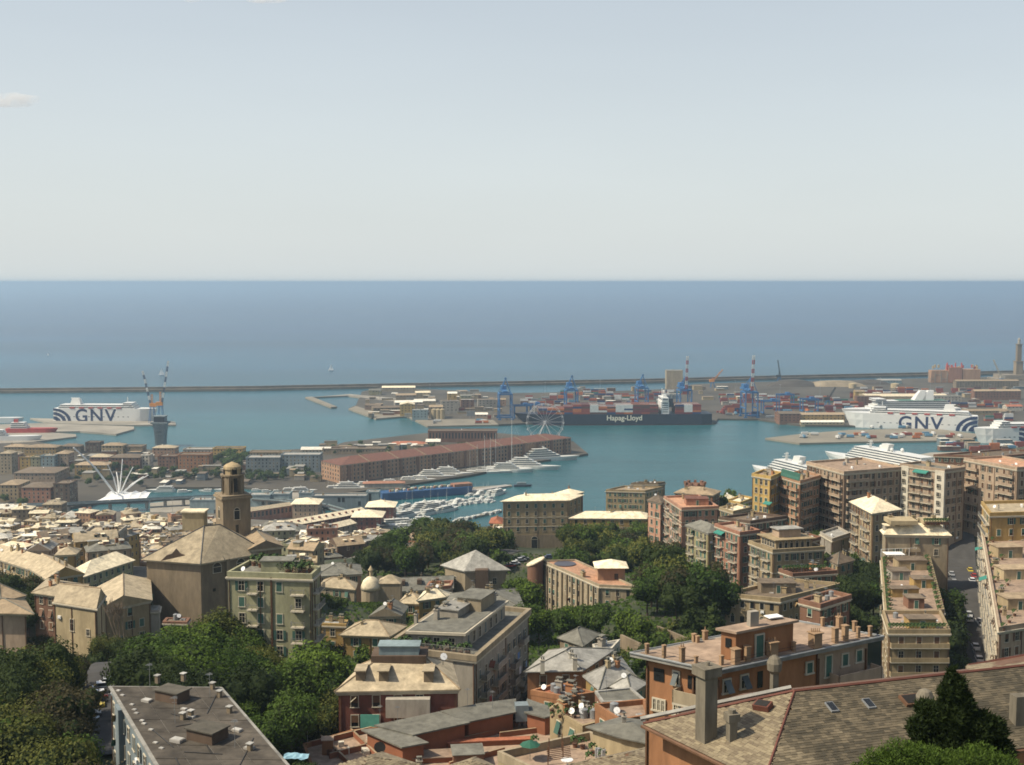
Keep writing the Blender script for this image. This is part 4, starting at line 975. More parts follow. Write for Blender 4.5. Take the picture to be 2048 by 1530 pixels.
# elevated road along the old harbour
vp = [P(x, y, 9) for x, y in ((-500, 1012), (0, 1013), (137, 1010), (220, 1005), (330, 999), (440, 994), (560, 1002), (640, 1012), (700, 1030), (760, 1052))]
via = thing('elevated_road', 'long grey elevated road on piers along the old harbour', 'viaduct', (vp[3].x, vp[3].y, 2))
s = MB(); s2 = MB(); s3 = MB()
for a, b in zip(vp, vp[1:]):
    d = (b - a).normalized(); n_ = Vector((-d.y, d.x, 0)) * 8
    s.loft([[a - Vector((0, 0, 1.4)), b - Vector((0, 0, 1.4)), b + n_ - Vector((0, 0, 1.4)), a + n_ - Vector((0, 0, 1.4))], [a, b, b + n_, a + n_]])
    for o2 in (Vector((0, 0, 0)), n_ * .97): s2.loft([[a + o2, b + o2, b + o2 + n_ * .03, a + o2 + n_ * .03], [p + Vector((0, 0, 1.0)) for p in (a + o2, b + o2, b + o2 + n_ * .03, a + o2 + n_ * .03)]])
    m_ = int((b - a).length / 18) + 1
    for k in range(m_): p = a.lerp(b, k / m_) + n_ * .5; s3.box((p.x, p.y, 4.5), (1.5, 5, 7))
part(via, 'deck', s, [M_asph]); part(via, 'guard_wall', s2, [wallm('paleblue')]); part(via, 'pier_column', s3, [M_conc], kind='stuff')
# tented canopy on the spider-like mast
c = P(245, 996, 2.4); bi = thing('harbour_spider', 'white spider like mast with seven splayed arms holding a tent roof by the harbour', 'monument', c)
s = MB()
hubp = P(240, 982, D=c.y)
for (x, y, dd) in ((147, 895, -25), (216, 930, -8), (233, 944, 14), (245, 918, 6), (266, 934, 4), (287, 953, -8), (297, 950, 10)):
    s = MB(); e = P(x, y, D=c.y + dd); s.bar(P(238 + (x - 240) * .08, 988, D=c.y), hubp.lerp(e, .55), .95 if x < 150 else .55, 6); s.bar(hubp.lerp(e, .55), e, .7 if x < 150 else .38, 6); part(bi, 'arm', s, [M_white])
for k, (x0, x1) in enumerate(((188, 205), (205, 228), (228, 253), (253, 272), (272, 290))):
    s = MB(); yb0, yt0 = (1003, 990) if k else (1004, 1000); n = 6; rows = []
    for j in range(5):
        row = []
        for i in range(n + 1):
            t = i / n; x = x0 + (x1 - x0) * t; sag = 4 * (abs(t - .5) * 2) ** 2
            yt_ = (989 - sag * .9) if k not in (0,) else 1001 - 12 * t
            zz = 2.4 + (P(x, yt_, D=c.y).z - 2.4) * math.sin(math.pi / 2 * min(1, j / 3)) * (1 if j < 4 else .9)
            pp = P(x, 1003, 2.4); row.append((pp.x, pp.y + j * 7, zz + .6))
        rows.append(row)
    for j in range(4):
        for i in range(n): s.face([rows[j][i], rows[j][i + 1], rows[j + 1][i + 1], rows[j + 1][i]])
    part(bi, 'canopy_panel', s, [M_white], smooth=True)
# old harbour gate buildings: red, pyramid roofs
block('pinkish customs house with pale pyramid roof at the inner basin', 585, 636, 1006, 1040, 22, 'pinkbeige', 'pyr', 'paleslate', rise=3.5, over=1.5, ww=1, wh=2)
block('long low wing with pale roof left of the pinkish customs house', 496, 586, 1022, 1048, 12, 'rose', 'gable', 'slate', rise=1.8, dy=-14, ww=2, wh=4, wmax=1, top_drop=1.4)
block('dark red warehouse with pale pyramid roof beside the marina', 734, 787, 1012, 1044, 22, 'red', 'pyr', 'paleslate', rise=4, over=1.6, clutter=1.2)
block('second dark red warehouse with pale pyramid roof, nearer the old town', 706, 762, 1032, 1066, 22, 'red', 'pyr', 'paleslate', rise=4, over=1.6, clutter=1.2)
q = [P(x, y, 14.5) for x, y in ((580, 1062), (584, 1064), (742, 1025))]; a, b = P(580, 1052, 12), P(735, 1024, 12); d = (b - a).normalized(); n_ = Vector((-d.y, d.x, 0)) * 16
building('long dark red shed with narrow pale roof and many dormers leading to the marina', [a.xy[:], b.xy[:], (b + n_).xy[:], (a + n_).xy[:]], 12, 9.5, wall='red', roof='gable', rise=3, rmat='paleslate', name='shed', cat='shed', near=False, ctrlz=False, cornice=False, ww=1.2, wh=2.2, wsp=4, styles=('hole',), clutter=0, over=.7)
w0 = THINGS[-1]
for k in range(11):
    c = a.lerp(b, (k + .6) / 11.5) + n_ * .22; s = MB(); s.box((c.x, c.y, 13.9), (1.4, 1.6, 1.6), math.atan2(d.y, d.x)); part(w0, 'dormer', s, [wallm('red')])
a, b = P(622, 1068, 12), P(712, 1046, 12); n_ = Vector((-(b - a).y, (b - a).x, 0)).normalized() * 13
building('long low shed with pale roof in front of the dark red shed', [a.xy[:], b.xy[:], (b + n_).xy[:], (a + n_).xy[:]], 12, 9, wall='stone', roof='gable', rise=2.5, rmat='paleslate', name='shed', cat='shed', near=False, ctrlz=False, cornice=False, wsp=5, styles=('hole',), clutter=.3)
# ------------------------------------------------------------------ yachts and boats
def yacht_mb(L, B, H, nd):
    s = MB(); s.add(hull_mb(L, B, H, .5, .42, .05, rake=.9, n=12), mo=0)
    z = H; x0, x1 = -L * .42, L * .18
    for k in range(nd):
        hh = 1.15 * H / 2.4 if L > 40 else H * .5
        a = x0 + k * L * .05; b = x1 - k * L * .07; wd = B * (.82 - .1 * k)
        s.loft([[(a, -wd / 2, z), (b, -wd / 2, z), (b + L * .03, 0, z), (b, wd / 2, z), (a, wd / 2, z)], [(a + .2, -wd / 2, z + hh), (b - L * .03, -wd / 2, z + hh), (b, 0, z + hh), (b - L * .03, wd / 2, z + hh), (a + .2, wd / 2, z + hh)]], 0)
        s.box(((a + b) / 2, 0, z + hh * .55), (b - a - L * .03, wd + .1, hh * .42), mi=1)
        s.box(((a + b) / 2 - L * .03, 0, z + hh + .06), (b - a + L * .02, wd + .5, .14), mi=0)
        z += hh + .1
    s.loft([[(-L * .1, -B * .18, z), (-L * .04, -B * .18, z), (-L * .04, B * .18, z), (-L * .1, B * .18, z)], [(-L * .13, -B * .1, z + H * .5), (-L * .1, -B * .1, z + H * .5), (-L * .1, B * .1, z + H * .5), (-L * .13, B * .1, z + H * .5)]], 0)
    s.cyl(-L * .11, 0, z, z + H * .9, .12, .05, 5)
    return s
def split(L, B, H, nd):
    s = yacht_mb(L, B, H, nd); hv = hull_mb(L, B, H, .5, .42, .05, rake=.9, n=12); nv, nf = len(hv.v), len(hv.f)
    u = MB(); u.v = s.v[nv:]; u.f = [tuple(i - nv for i in f) for f in s.f[nf:]]; u.m = s.m[nf:]
    return hv.mesh('hull', [M_white]), u.mesh('superstructure', [M_white, M_dk])
M_boatw = M_white; M_white = mat('boat_gelcoat', (.56, .56, .52), .45, .12, .5)
YM = {'super': split(66, 11, 4.6, 4), 'big': split(40, 7.6, 3.4, 3), 'mid': split(22, 5.2, 2.3, 2), 'small': split(11, 3.3, 1.4, 1)}
SM = hull_mb(30, 6.4, 1.9, .5, .5, .15, n=12).mesh('hull', [M_white]); s = MB(); s.cyl(1.5, 0, 1.5, 34, .2, .12, 5); s.bar((1.5, 0, 4.5), (-11, 0, 4.3), .22, 4); s.bar((1.5, -2, 18), (1.5, 2, 18), .08, 4)
SMM = s.mesh('mast', [M_white]); s = MB(); s.box((-1.5, 0, 2.4), (11, 3.6, 1.1)); s.box((-1.5, 0, 2.5), (10, 3.7, .4), mi=1); SMC = s.mesh('cabin', [M_white, M_dk]); s = MB(); s.bar((1.6, 0, 33.6), (15, 0, 2), .05, 3); s.bar((1.4, 0, 33.6), (-15, 0, 2), .05, 3); SMS = s.mesh('rigging', [M_metal])
nboat = [0]
def boat(kind, px, py, rz, label, group, sc=1.0, z=0):
    nm = {'super': 'superyacht', 'big': 'motor_yacht', 'mid': 'motor_yacht', 'small': 'motorboat', 'sail': 'sailing_yacht'}[kind]
    r = thing(nm, label, nm.replace('_', ' '), P(px, py, z), group, rz)
    if kind == 'sail':
        r.scale = (sc, sc, sc)
        for n_, me in (('hull', SM), ('cabin', SMC), ('mast', SMM), ('rigging', SMS)): place(r, n_, me, (0, 0, 0), world=False)
    else:
        r.scale = (sc, sc, sc)
        for n_, me in zip(('hull', 'superstructure'), YM[kind]): place(r, n_, me, (0, 0, 0), world=False)
    return r
boat('super', 1098, 921, .28, 'largest white superyacht with four decks at the end of the warehouse pier', None, 1.0)
boat('super', 1062, 938, -.12, 'white superyacht with dark window bands in front of the largest one', None, .9)
boat('big', 1022, 944, -.05, 'low white motor yacht left of the two superyachts', None, 1.1)
boat('big', 905, 951, -.1, 'white motor yacht with raised bridge in the middle of the warehouse quay', None, 1.0); boat('big', 872, 956, -.12, 'white motor yacht just left of the yacht with raised bridge', None, .95)
boat('mid', 845, 962, -.1, 'mid sized motor yacht below the warehouse centre', None, 1.1); boat('mid', 822, 963, -.1, 'mid sized motor yacht beside a small one, below the warehouse', None, 1); boat('mid', 740, 975, .05, 'grey white yacht at the left end of the warehouse quay', None, 1.2); boat('big', 705, 980, .05, 'long low yacht below the left end of the warehouse', None, .9)
boat('mid', 672, 980, .1, 'short yacht nearest the left corner of the warehouse', None, .9); boat('mid', 785, 967, 0, 'small yacht under the left third of the warehouse', None, .9)
for x, y, h, t in ((952, 945, 30, 'leftmost tall masted'), (966, 946, 40, 'second tall masted'), (978, 942, 36, 'third tall masted'), (988, 945, 42, 'fourth tall masted'), (1019, 940, 56, 'very tall masted'), (938, 944, 22, 'short masted')):
    boat('sail', x, y, -.15, t + ' white sailing yacht moored left of the superyachts', 'sailing yachts at the warehouse pier', h / 34)
rk = random.Random(21)
def row(x0, y0, x1, y1, n, kinds, rz, desc, jit=2):
    for k in range(n):
        t = (k + .5) / n; kd = rk.choice(kinds)
        boat(kd, x0 + (x1 - x0) * t + rk.uniform(-jit, jit), y0 + (y1 - y0) * t + rk.uniform(-1, 1), rz + rk.uniform(-.12, .12) + (math.pi if rk.random() < .3 else 0), '%s moored %s' % ({'small': 'small white motorboat', 'mid': 'white motor yacht', 'sail': 'small white sailing yacht', 'big': 'large white motor yacht'}[kd], desc), 'boats in the marina', rk.uniform(.8, 1.25) if kd != 'sail' else rk.uniform(.32, .48))
row(790, 1022, 990, 1003, 22, ('small', 'small', 'mid', 'sail'), 1.2, 'along the marina pier in front of the palace')
row(812, 1014, 985, 997, 20, ('small', 'small', 'sail'), 1.2, 'in the farthest row of the marina')
row(930, 992, 1004, 988, 9, ('small', 'mid', 'sail'), 1.2, 'right of the blue barge')
row(798, 1036, 905, 1022, 9, ('mid', 'mid', 'small'), .9, 'on the near side of the marina pier')
row(836, 1022, 880, 1020, 3, ('big',), .5, 'in the middle of the marina')
row(790, 1052, 830, 1048, 6, ('small', 'mid'), .3, 'beside the second pyramid roofed warehouse')
row(770, 1063, 815, 1060, 4, ('mid',), .1, 'nearest the old town roofs')
row(905, 1044, 1000, 1024, 8, ('small', 'small', 'sail'), 1.2, 'under the trees of the palace')
row(500, 982, 640, 986, 6, ('mid', 'small'), .1, 'in the inner basin left of the aquarium')
row(300, 984, 480, 984, 4, ('small', 'mid'), .1, 'in the inner basin behind the viaduct')
row(650, 980, 930, 952, 16, ('sail', 'sail', 'small'), .4, 'along the quay of the long brick warehouse')
boat('big', 858, 1050, .1, 'long white yacht nearest the hillside trees', None, .8)
r = ship('harbour_boat', 'small dark harbour boat alone in open water right of the pier', 'boat', P(1045, 973, 0), .05); lpart(r, 'hull', hull_mb(17, 5, 1.8, .5, .3, .1), [M_hullblk]); s = MB(); s.box((-1, 0, 3), (9, 4, 2.4)); lpart(r, 'cabin', s, [wallm('greyblue')])
# two small cruise ships in front of the right hand buildings, bows to the left
def cruiser(label, bow, stern, B, nd):
    a = P(*bow, 0); b = P(*stern, 0); L = (b - a).length; rz = math.atan2((a - b).y, (a - b).x)
    r = ship('cruise_ship', label, 'cruise ship', (a + b) / 2, rz)
    lpart(r, 'hull', hull_mb(L, B, 8, 1, .25, .04, rake=.8), [M_shipw])
    s = MB(); zt = decks(s, -L * .44, L * .27, B * .96, 8, nd, 2.7, 2, 3.4); lpart(r, 'superstructure', s, [M_shipw, M_dk])
    s = MB(); s.loft([[(-L * .04 + a_ - sh, b_, z) for a_, b_ in ((-6, -3.5), (5, -3.5), (5, 3.5), (-6, 3.5))] for z, sh in ((zt, 0), (zt + 7, 3))]); lpart(r, 'funnel', s, [M_shipw])
    s = MB(); s.truss((L * .1, 0, zt), (L * .09, 0, zt + 8), 1.6, .3, 3); s.box((L * .1, 0, zt + 4), (1, 9, .6)); s.box((L * .1, 0, zt + 6.5), (1, 5, .5)); lpart(r, 'mast', s, [M_shipw])
    for x, y in ((-L * .12, 4), (-L * .16, -4), (L * .02, -3)):
        s = MB(); s.lathe(x, y, [(.2, zt + .2), (1.6, zt + 1), (2.1, zt + 2.4), (1.5, zt + 3.8), (.1, zt + 4.4)], 12); s.cyl(x, y, zt - .1, zt + .6, .6); lpart(r, 'radar_dome', s, [M_shipw], smooth=True)
    s = MB()
    for k in range(5): s.box((-L * .3 + k * L * .1, B * .48 + .4, 9.6), (7, 1.6, 1.6))
    lpart(r, 'lifeboat', s, [wallm('cream')], kind='stuff')
cruiser('small white cruise ship with white domes behind the green awning roof', (1510, 946), (1675, 990), 17, 5)
cruiser('larger white cruise ship with twin domes behind the tall balcony block', (1656, 917), (1880, 962), 19, 5)

M_white = M_boatw
# ------------------------------------------------------------------ hillside buildings in view, each from its own eave corners
def QB(label, L, N, Rr, D, h, **k): poly, z = quad(L, N, Rr, D); return building(label, poly, z, h, **k), poly, z
def edgept(poly, e, t, z, off=0):
    a, b = Vector(poly[e]), Vector(poly[(e + 1) % len(poly)]); p = a.lerp(b, t); d = (b - a).normalized(); n_ = Vector((d.y, -d.x)); p = p + n_ * off
    return (p.x, p.y, z), math.atan2(n_.y, n_.x) + math.pi / 2
# government style palace above the marina
r, po, z = QB('wide tan palace with seven window columns and dark stone base, above the marina', (1006, 1002), (1137, 1000), (1163, 990), 580, 24, wall='tan', rmat='paleslate', roof='hip', rise=2.2, over=.9, fh=3.8, wsp=3.9, ww=1.3, wh=2.1, base=(7, 'stone'), courses=(15.5, 11), clutter=1.6, top_drop=1.6, wmax=4, near=False, styles=('plain', 'half', 'closed'))
p, rz = edgept(po, 0, .48, z - 24 + .2, .2); place(r, 'doorway', window_mesh(3, 4.5, 'arch', M_shB), p, rz)
QB('low ochre palace with cream roof and arched windows right of the wide tan palace', (1140, 1036), (1292, 1037), (1310, 1030), 560, 15, wall='ochre', rmat='paleslate', roof='hip', rise=2.6, over=.5, fh=3.8, wsp=4, ww=1.3, wh=2.0, near=False, styles=('hole', 'arch', 'plain'), base=(11, 'beige'), clutter=1.2)
QB('dark brick house with bay roof behind the wide tan palace', (1110, 986), (1142, 990), (1166, 984), 620, 16, wall='brick', rmat='paleslate', roof='hip', rise=2, near=False, clutter=1)
QB('long low stone building with rooftop terraces behind the ochre palace', (1212, 982), (1290, 984), (1325, 976), 640, 14, wall='tan', rmat='tan', roof='flat', near=False, clutter=2, over=.1)
QB('upper flat block with pale roof edge on the long stone building', (1262, 969), (1316, 969), (1330, 966), 655, 6, wall='stone', rmat='tan', roof='flat', near=False, clutter=1, over=.1, ctrlz=False)
c = P(1390, 968, D=600); t = thing('round_tower', 'round ruined brown brick tower top among the roofs behind the pink palace', 'tower', (c.x, c.y, c.z - 6)); s = MB(); s.cyl(0, 0, 0, 6, 5, 5.4, 16); 
lpart(t, 'drum', s, [wallm('brick')]); s = MB()
for k in range(9): a_ = k * .7; s.box((5 * math.cos(a_), 5 * math.sin(a_), 6.6), (1.3, 1.3, 1.3), a_)
lpart(t, 'merlon', s, [wallm('brick')], kind='stuff')
QB('brown red house with tan hip roof behind the pink palace', (1350, 985), (1425, 990), (1440, 982), 540, 10, wall='brick', rmat='tan', roof='hip', near=False, clutter=1.5)
QB('small yellow house with pale roof left of the tall yellow block', (1455, 1003), (1480, 1008), (1507, 998), 560, 10, wall='yellow', rmat='paleslate', roof='flat', near=False, clutter=1)
# pink palace row (left faces lit by the sun)
k_ = dict(near=False, fh=3.5, wsp=2.6, ww=1.15, wh=2.05, styles=('plain', 'open', 'closed'))
r, po, z = QB('narrow pink tower wing of the pink palace, leftmost of the row', (1296, 1000), (1322, 1006), (1336, 998), 500, 27, wall='pink', rmat='brown', roof='pyr', rise=2, cornice=True, courses=(20, 6), **k_)
r, po, z = QB('large pink palace with pink roof terrace and grey attic', (1329, 996), (1364, 1019), (1436, 1016), 470, 28, wall='pink', rmat='salmon', roof='flat', cornice=True, courses=(21, 22.5, 7), balc={0: [(.1, .3), (.6, .85)]}, base=(5, 'pinkbeige'), **k_)
hut(r, (po[3][0] * .4 + po[1][0] * .6 + 3, po[3][1] * .4 + po[1][1] * .6), (9, 6), z, 2.6, 'rose', 'red')
r, po, z = QB('greenish stone palace with carved attic between the pink palace and the rose block', (1373, 1050), (1417, 1066), (1452, 1062), 432, 26, wall='olive', rmat='greyslate', roof='hip', rise=2.4, courses=(19, 6), balc={0: [(.1, .35), (.6, .9)]}, **k_)
r, po, z = QB('tall rose apartment block with green awning and terracotta roof edge', (1431, 1052), (1480, 1069), (1518, 1064), 402, 27, wall='rose', rmat='terrace', roof='flat', balc={0: [(.08, .3), (.62, .9)]}, **k_)
p, rz = edgept(po, 0, .25, z - 1, .1); awning(r, p, 5, rz, M_blueaw)
QB('brown block with many roof terraces behind the rose block', (1440, 1038), (1500, 1046), (1570, 1036), 430, 20, wall='darkbrown', rmat='brown', roof='flat', clutter=2.2, near=False)
r, po, z = QB('wide tan palace with setback attic storeys right of the rose block', (1499, 1086), (1546, 1104), (1648, 1098), 372, 24, wall='tan', rmat='brown', roof='flat', courses=(17, 12), clutter=.6, balc={0: [(.1, .4), (.6, .9)]}, **k_)
ins = inset(po, -2.5); s = MB(); s.prism(ins, z, z + 3, 0); s.prism(inset(po, -1.6), z + 3, z + 3.3, 0); part(r, 'attic_storey', s, [wallm('tan')])
s = MB(); s.prism(inset(po, -5), z + 3.3, z + 5.8, 0); s.prism(inset(po, -4.4), z + 5.8, z + 6.1, 1); part(r, 'upper_attic', s, [wallm('pinkbeige'), roofm('lightgrey')])
pts, nrm, rz, _ = facade_points(ins[0], ins[1], 5, .6)
for q, i in pts: place(r, 'window', window_mesh(1.0, 1.8, 'plain', M_shG), (q.x, q.y, z + .5), rz)
pts, nrm, rz, _ = facade_points(ins[1], ins[2], 6, .6)
for q, i in pts: place(r, 'window', window_mesh(1.0, 1.8, 'arch', M_shG), (q.x, q.y, z + .3), rz)
r, po, z = QB('brown house with terraced garden roof and white railings, right of the wide tan palace', (1560, 1143), (1586, 1152), (1672, 1146), 335, 14, wall='brick', rmat='brown', roof='flat', clutter=2, near=True, ww=1, fh=3.4, wsp=2.6)
for q_ in range(14):
    p = Vector(po[0]).lerp(Vector(po[1]), .5).lerp(Vector(po[2]), q_ / 16) ; place(r, 'potted_plant', m_pot(), (p.x, p.y + 1.5, z), 0, 1.6)
r, po, z = QB('low brown palace with arched windows in the middle of the hillside', (1450, 1192), (1560, 1203), (1682, 1172), 300, 14, wall='tan', rmat='brown', roof='flat', clutter=2.4, near=True, styles=('arch', 'arch', 'hole'), ww=1.0, wh=1.7, wsp=2.3, fh=4, over=.3)
hut(r, (cent(po)[0] - 2, cent(po)[1]), (9, 5), z, 2.6, 'stone', 'brown')
r, po, z = QB('dark red house with pale balcony slab below the brown palace', (1600, 1205), (1640, 1215), (1700, 1196), 270, 12, wall='brick', rmat='terrace', roof='flat', clutter=1.5, near=True)
# tall blocks at the top right
r, po, z = QB('tall yellow apartment block with a green awning, left end of the tall row', (1505, 951), (1541, 957), (1563, 948), 455, 26, wall='yellow', rmat='terrace', roof='flat', sh=M_shG, **k_)
p, rz = edgept(po, 0, .95, z - 9, .1); awning(r, p, 3.5, rz, M_blueaw)
r, po, z = QB('brown orange block with long green awning on its roof, right of the yellow block', (1563, 955), (1600, 966), (1640, 954), 450, 26, wall='salmon', rmat='terrace', roof='flat', balc={0: [(.05, .45), (.55, .95)], 1: [(.1, .5)]}, solid=True, **k_)
s = MB(); a, b = Vector(po[0]), Vector(po[1]); d_ = (b - a).normalized(); n_ = Vector((d_.y, -d_.x))
s.loft([[(a.x, a.y, z + 3.4), (b.x, b.y, z + 3.4), (b.x + n_.x * .2, b.y + n_.y * .2, z + .9), (a.x + n_.x * .2, a.y + n_.y * .2, z + .9)], [(a.x + .3, a.y + .3, z + 3.5), (b.x + .3, b.y + .3, z + 3.5), (b.x + n_.x * .5, b.y + n_.y * .5, z + .9), (a.x + n_.x * .5, a.y + n_.y * .5, z + .9)]])
part(r, 'awning', s, [mat('dark_green_awning', (.04, .12, .09), .7, .2, 1)])
r, po, z = QB('largest tall grey brown apartment block with long white balconies', (1614, 927), (1688, 947), (1803, 938), 452, 27, wall='pinkbeige', rmat='terrace', roof='flat', sh=M_shB, balc={0: [(.03, .32), (.35, .64), (.68, .97)], 1: [(.04, .4)]}, solid=True, bfr=(0, 1), clutter=1.6, doors=False, **{**k_, 'fh': 3.05, 'wsp': 2.7})
r, po, z = QB('white and beige tower block with brown balcony stack and green awning', (1802, 931), (1889, 943), (1929, 938), 448, 27, wall='pinkbeige', rmat='greyslate', roof='flat', sh=M_shB, balc={0: [(.2, .48), (.5, .75)]}, clutter=.6, **{**k_, 'fh': 3.25, 'wsp': 3.4})
p, rz = edgept(po, 0, .5, z - .6, .15); awning(r, p, 6, rz, M_blueaw, 2.0)
s = MB(); a, b = Vector(po[0]), Vector(po[1])
for t0, t1 in ((0, .17), (.78, .99)):
    p = a.lerp(b, (t0 + t1) / 2); s.box((p.x + .3, p.y - .3, z - 13), ((b - a).length * (t1 - t0), .9, 26.4), math.atan2((b - a).y, (b - a).x))
part(r, 'white_bay', s, [wallm('white')]); pts_ = [a.lerp(b, t) for t in (.085, .885)]; rz_ = math.atan2((b - a).y, (b - a).x); n_ = Vector(((b - a).y, -(b - a).x)).normalized() * .95
for q in pts_:
    for fl in range(7): place(r, 'window', window_mesh(1.3, 1.5, 'plain', M_shB), (q.x + n_.x + .3, q.y + n_.y, z - 3.2 - fl * 3.25), rz_)
r, po, z = QB('cream tower block with grey balcony columns, rightmost of the tall row', (1930, 920), (2034, 939), (2110, 934), 440, 27, wall='pinkbeige', rmat='salmon', roof='flat', sh=M_shB, balc={0: [(.02, .28), (.66, .96)]}, solid=True, clutter=.6, **{**k_, 'fh': 3.3, 'wsp': 3.2})
r, po, z = QB('long low brown building with flat roofs behind the tall row', (1870, 912), (1990, 916), (2120, 905), 600, 14, wall='brick', rmat='brown', roof='flat', clutter=2, near=False)
QB('beige block between the two right hand towers, set back', (1925, 935), (1945, 938), (1990, 930), 470, 24, wall='beige', rmat='slate', roof='flat', near=False, clutter=.6)
QB('grey retaining podium with railing under the largest tall block', (1640, 1068), (1664, 1082), (1700, 1070), 420, 16, wall='grey', rmat='lightgrey', roof='flat', near=False, clutter=.4, wprob=.12, parapet=.9, over=.1)
QB('small tan house half hidden by trees below the grey retaining podium', (1655, 1118), (1676, 1128), (1706, 1120), 372, 12, wall='tan', rmat='brown', roof='hip', near=False, clutter=1)
QB('narrow rose house squeezed behind the tall rose apartment block', (1520, 1068), (1545, 1075), (1575, 1066), 425, 16, wall='salmon', rmat='brown', roof='flat', near=False, clutter=1.4)
QB('brown house with cluttered roof behind the wide tan palace on the hillside', (1575, 1080), (1600, 1088), (1640, 1078), 408, 14, wall='brick', rmat='terrace', roof='flat', near=False, clutter=2)
QB('ochre house front between the pink palace and the sea, low', (1425, 1000), (1450, 1006), (1478, 998), 585, 14, wall='ochre', rmat='paleslate', roof='hip', near=False, clutter=1)
QB('pale house with bright flat roof behind the pink palace, facing the harbour', (1440, 1018), (1466, 1026), (1500, 1018), 500, 12, wall='cream', rmat='paleslate', roof='flat', near=False, clutter=1.4)
# second rank on the right
r, po, z = QB('tan apartment block with cream dormered roof below the largest tall block', (1702, 1003), (1745, 1026), (1800, 1018), 398, 27, wall='tan', rmat='paleslate', roof='hip', rise=3, over=.7, sh=M_shB, balc={0: [(.1, .4), (.6, .9)]}, clutter=1, **k_)
p, rz = edgept(po, 0, .7, z - 17, .1); awning(r, p, 2.5, rz, M_blueaw)
r, po, z = QB('beige block with steep cream mansard roof and terraces, below the white tower', (1765, 1062), (1771, 1069), (1898, 1071), 350, 22, wall='beige', rmat='paleslate', roof='flat', near=True, clutter=0, over=.8, parapet=.1, fh=3.3, wsp=5, wprob=.6, sh=M_shG)
s = MB(); o1 = inset(po, .8); i1 = inset(po, -2.6); s.loft([[(a, b, z + .1) for a, b in o1], [(a, b, z + 3.2) for a, b in i1]], 0); part(r, 'mansard_roof', s, [roofm('paleslate')])
c = cent(po); s = MB()
s.box((c[0] - 4.5, c[1], z + 3.8), (8, 7, 1.2), 0, 0); s.box((c[0] + 5, c[1] + 1, z + 3.6), (6.5, 6, .9), 0, 0); part(r, 'terrace_block', s, [wallm('cream')])
for (dx, dy) in ((-8, -9), (-3.5, -9), (3.5, -9)): s = MB(); s.box((c[0] + dx, po[1][1] + 2.3, z + 1.3), (2.6, 2.6, 2.2), 0, 0); s.box((c[0] + dx, po[1][1] + 2.1, z + 2.5), (3, 3.2, .25), 0, 1); part(r, 'dormer', s, [wallm('grey'), roofm('paleslate')])
for dx in (-7, 0, 6): chimney(r, c[0] + dx, c[1] + 2, z + 3, 0, 1, wallm('cream'))
s = MB(); [s.box((c[0] - 1.5, po[1][1] - .5, z - 4.6 - k * 3.2), (4.4, 1.2, .9)) for k in range(5)]; part(r, 'balcony', s, [wallm('beige')], kind='stuff')
for i in range(9): place(r, 'potted_plant', m_pot(), (c[0] + 2 + i * .8, c[1] - 3, z + 3.2), 0, 1.5)
# long stepped terrace building
r, po, z = QB('long ochre building with stepped planted terraces beside the street, lower front', (1766, 1228), (1778, 1266), (1899, 1266), 262, 22, wall='tan', rmat='terrace', roof='flat', near=True, clutter=1.4, fh=3.25, wsp=3.4, sh=M_shB, styles=('plain', 'plain', 'half', 'closed'), over=.4, balc={1: [(.02, .98)]}, solid=True, seed=4)
for i in range(16): place(r, 'potted_plant', m_pot(), (po[1][0] + .8 + i * .8, po[1][1] + .9, z + .05), 0, 1.5)
a, b, c_, d_ = [Vector(q) for q in po]
for k in range(6):
    t0, t1 = .12 + k * .14, .12 + k * .14 + .085
    q0, q1 = a.lerp(b, 1 - t0), c_.lerp(d_, t0)
    s = MB(); w_ = (q1 - q0).length; m_ = (q0 + q1) / 2
    if k == 0: hut(r, (m_.x + 1, m_.y + 2), (w_ * .45, 3.6), z, 2.5, 'ochre', 'brown', 0)
r2, po2, z2 = QB('upper part of the stepped terrace building with white railings and orange huts', (1762, 1120), (1771, 1232), (1888, 1226), 288, 24, wall='tan', rmat='terrace', roof='flat', near=True, clutter=1, fh=3.3, wsp=3, over=.2, wprob=.8, ctrlz=False)
a, b, c_, d_ = [Vector(q) for q in po2]
for k, (u, v, sx_, sy_, hh, wl, nm_) in enumerate(((.12, .5, 4, 4, 2.6, 'brick', 'rooftop_room'), (.3, .35, 7, 3, 2.2, 'ochre', 'rooftop_room'), (.45, .7, 5, 4, 2.4, 'ochre', 'rooftop_room'), (.62, .3, 5, 5, 2.4, 'grey', 'rooftop_room'), (.8, .55, 8, 5, 2.8, 'tan', 'rooftop_room'))):
    q = b.lerp(a, u).lerp(c_.lerp(d_, u), v); hut(r2, (q.x, q.y), (sx_, sy_), z2, hh, wl, 'brown', 0, True, nm_)
for k in range(26):
    q = b.lerp(a, (k % 13) / 13).lerp(c_.lerp(d_, (k % 13) / 13), .08 if k < 13 else .93); place(r2, 'potted_plant', m_pot(), (q.x, q.y, z2), 0, 1.6)
s = MB(); q = a.lerp(d_, .5)
for t in range(8): p = a.lerp(d_, t / 7); s.box((p.x, p.y, z2 + 1.6), (.18, .18, 3.2))
s.bar((a.x, a.y, z2 + 3.2), (d_.x, d_.y, z2 + 3.2), .09, 4); part(r2, 'pergola', s, [M_frameW])
s = MB(); q = a.lerp(d_, .12); s.box((q.x + 1, q.y - 3, z2 + 2.6), (5.5, 4, .12)); part(r2, 'white_awning', s, [M_white])
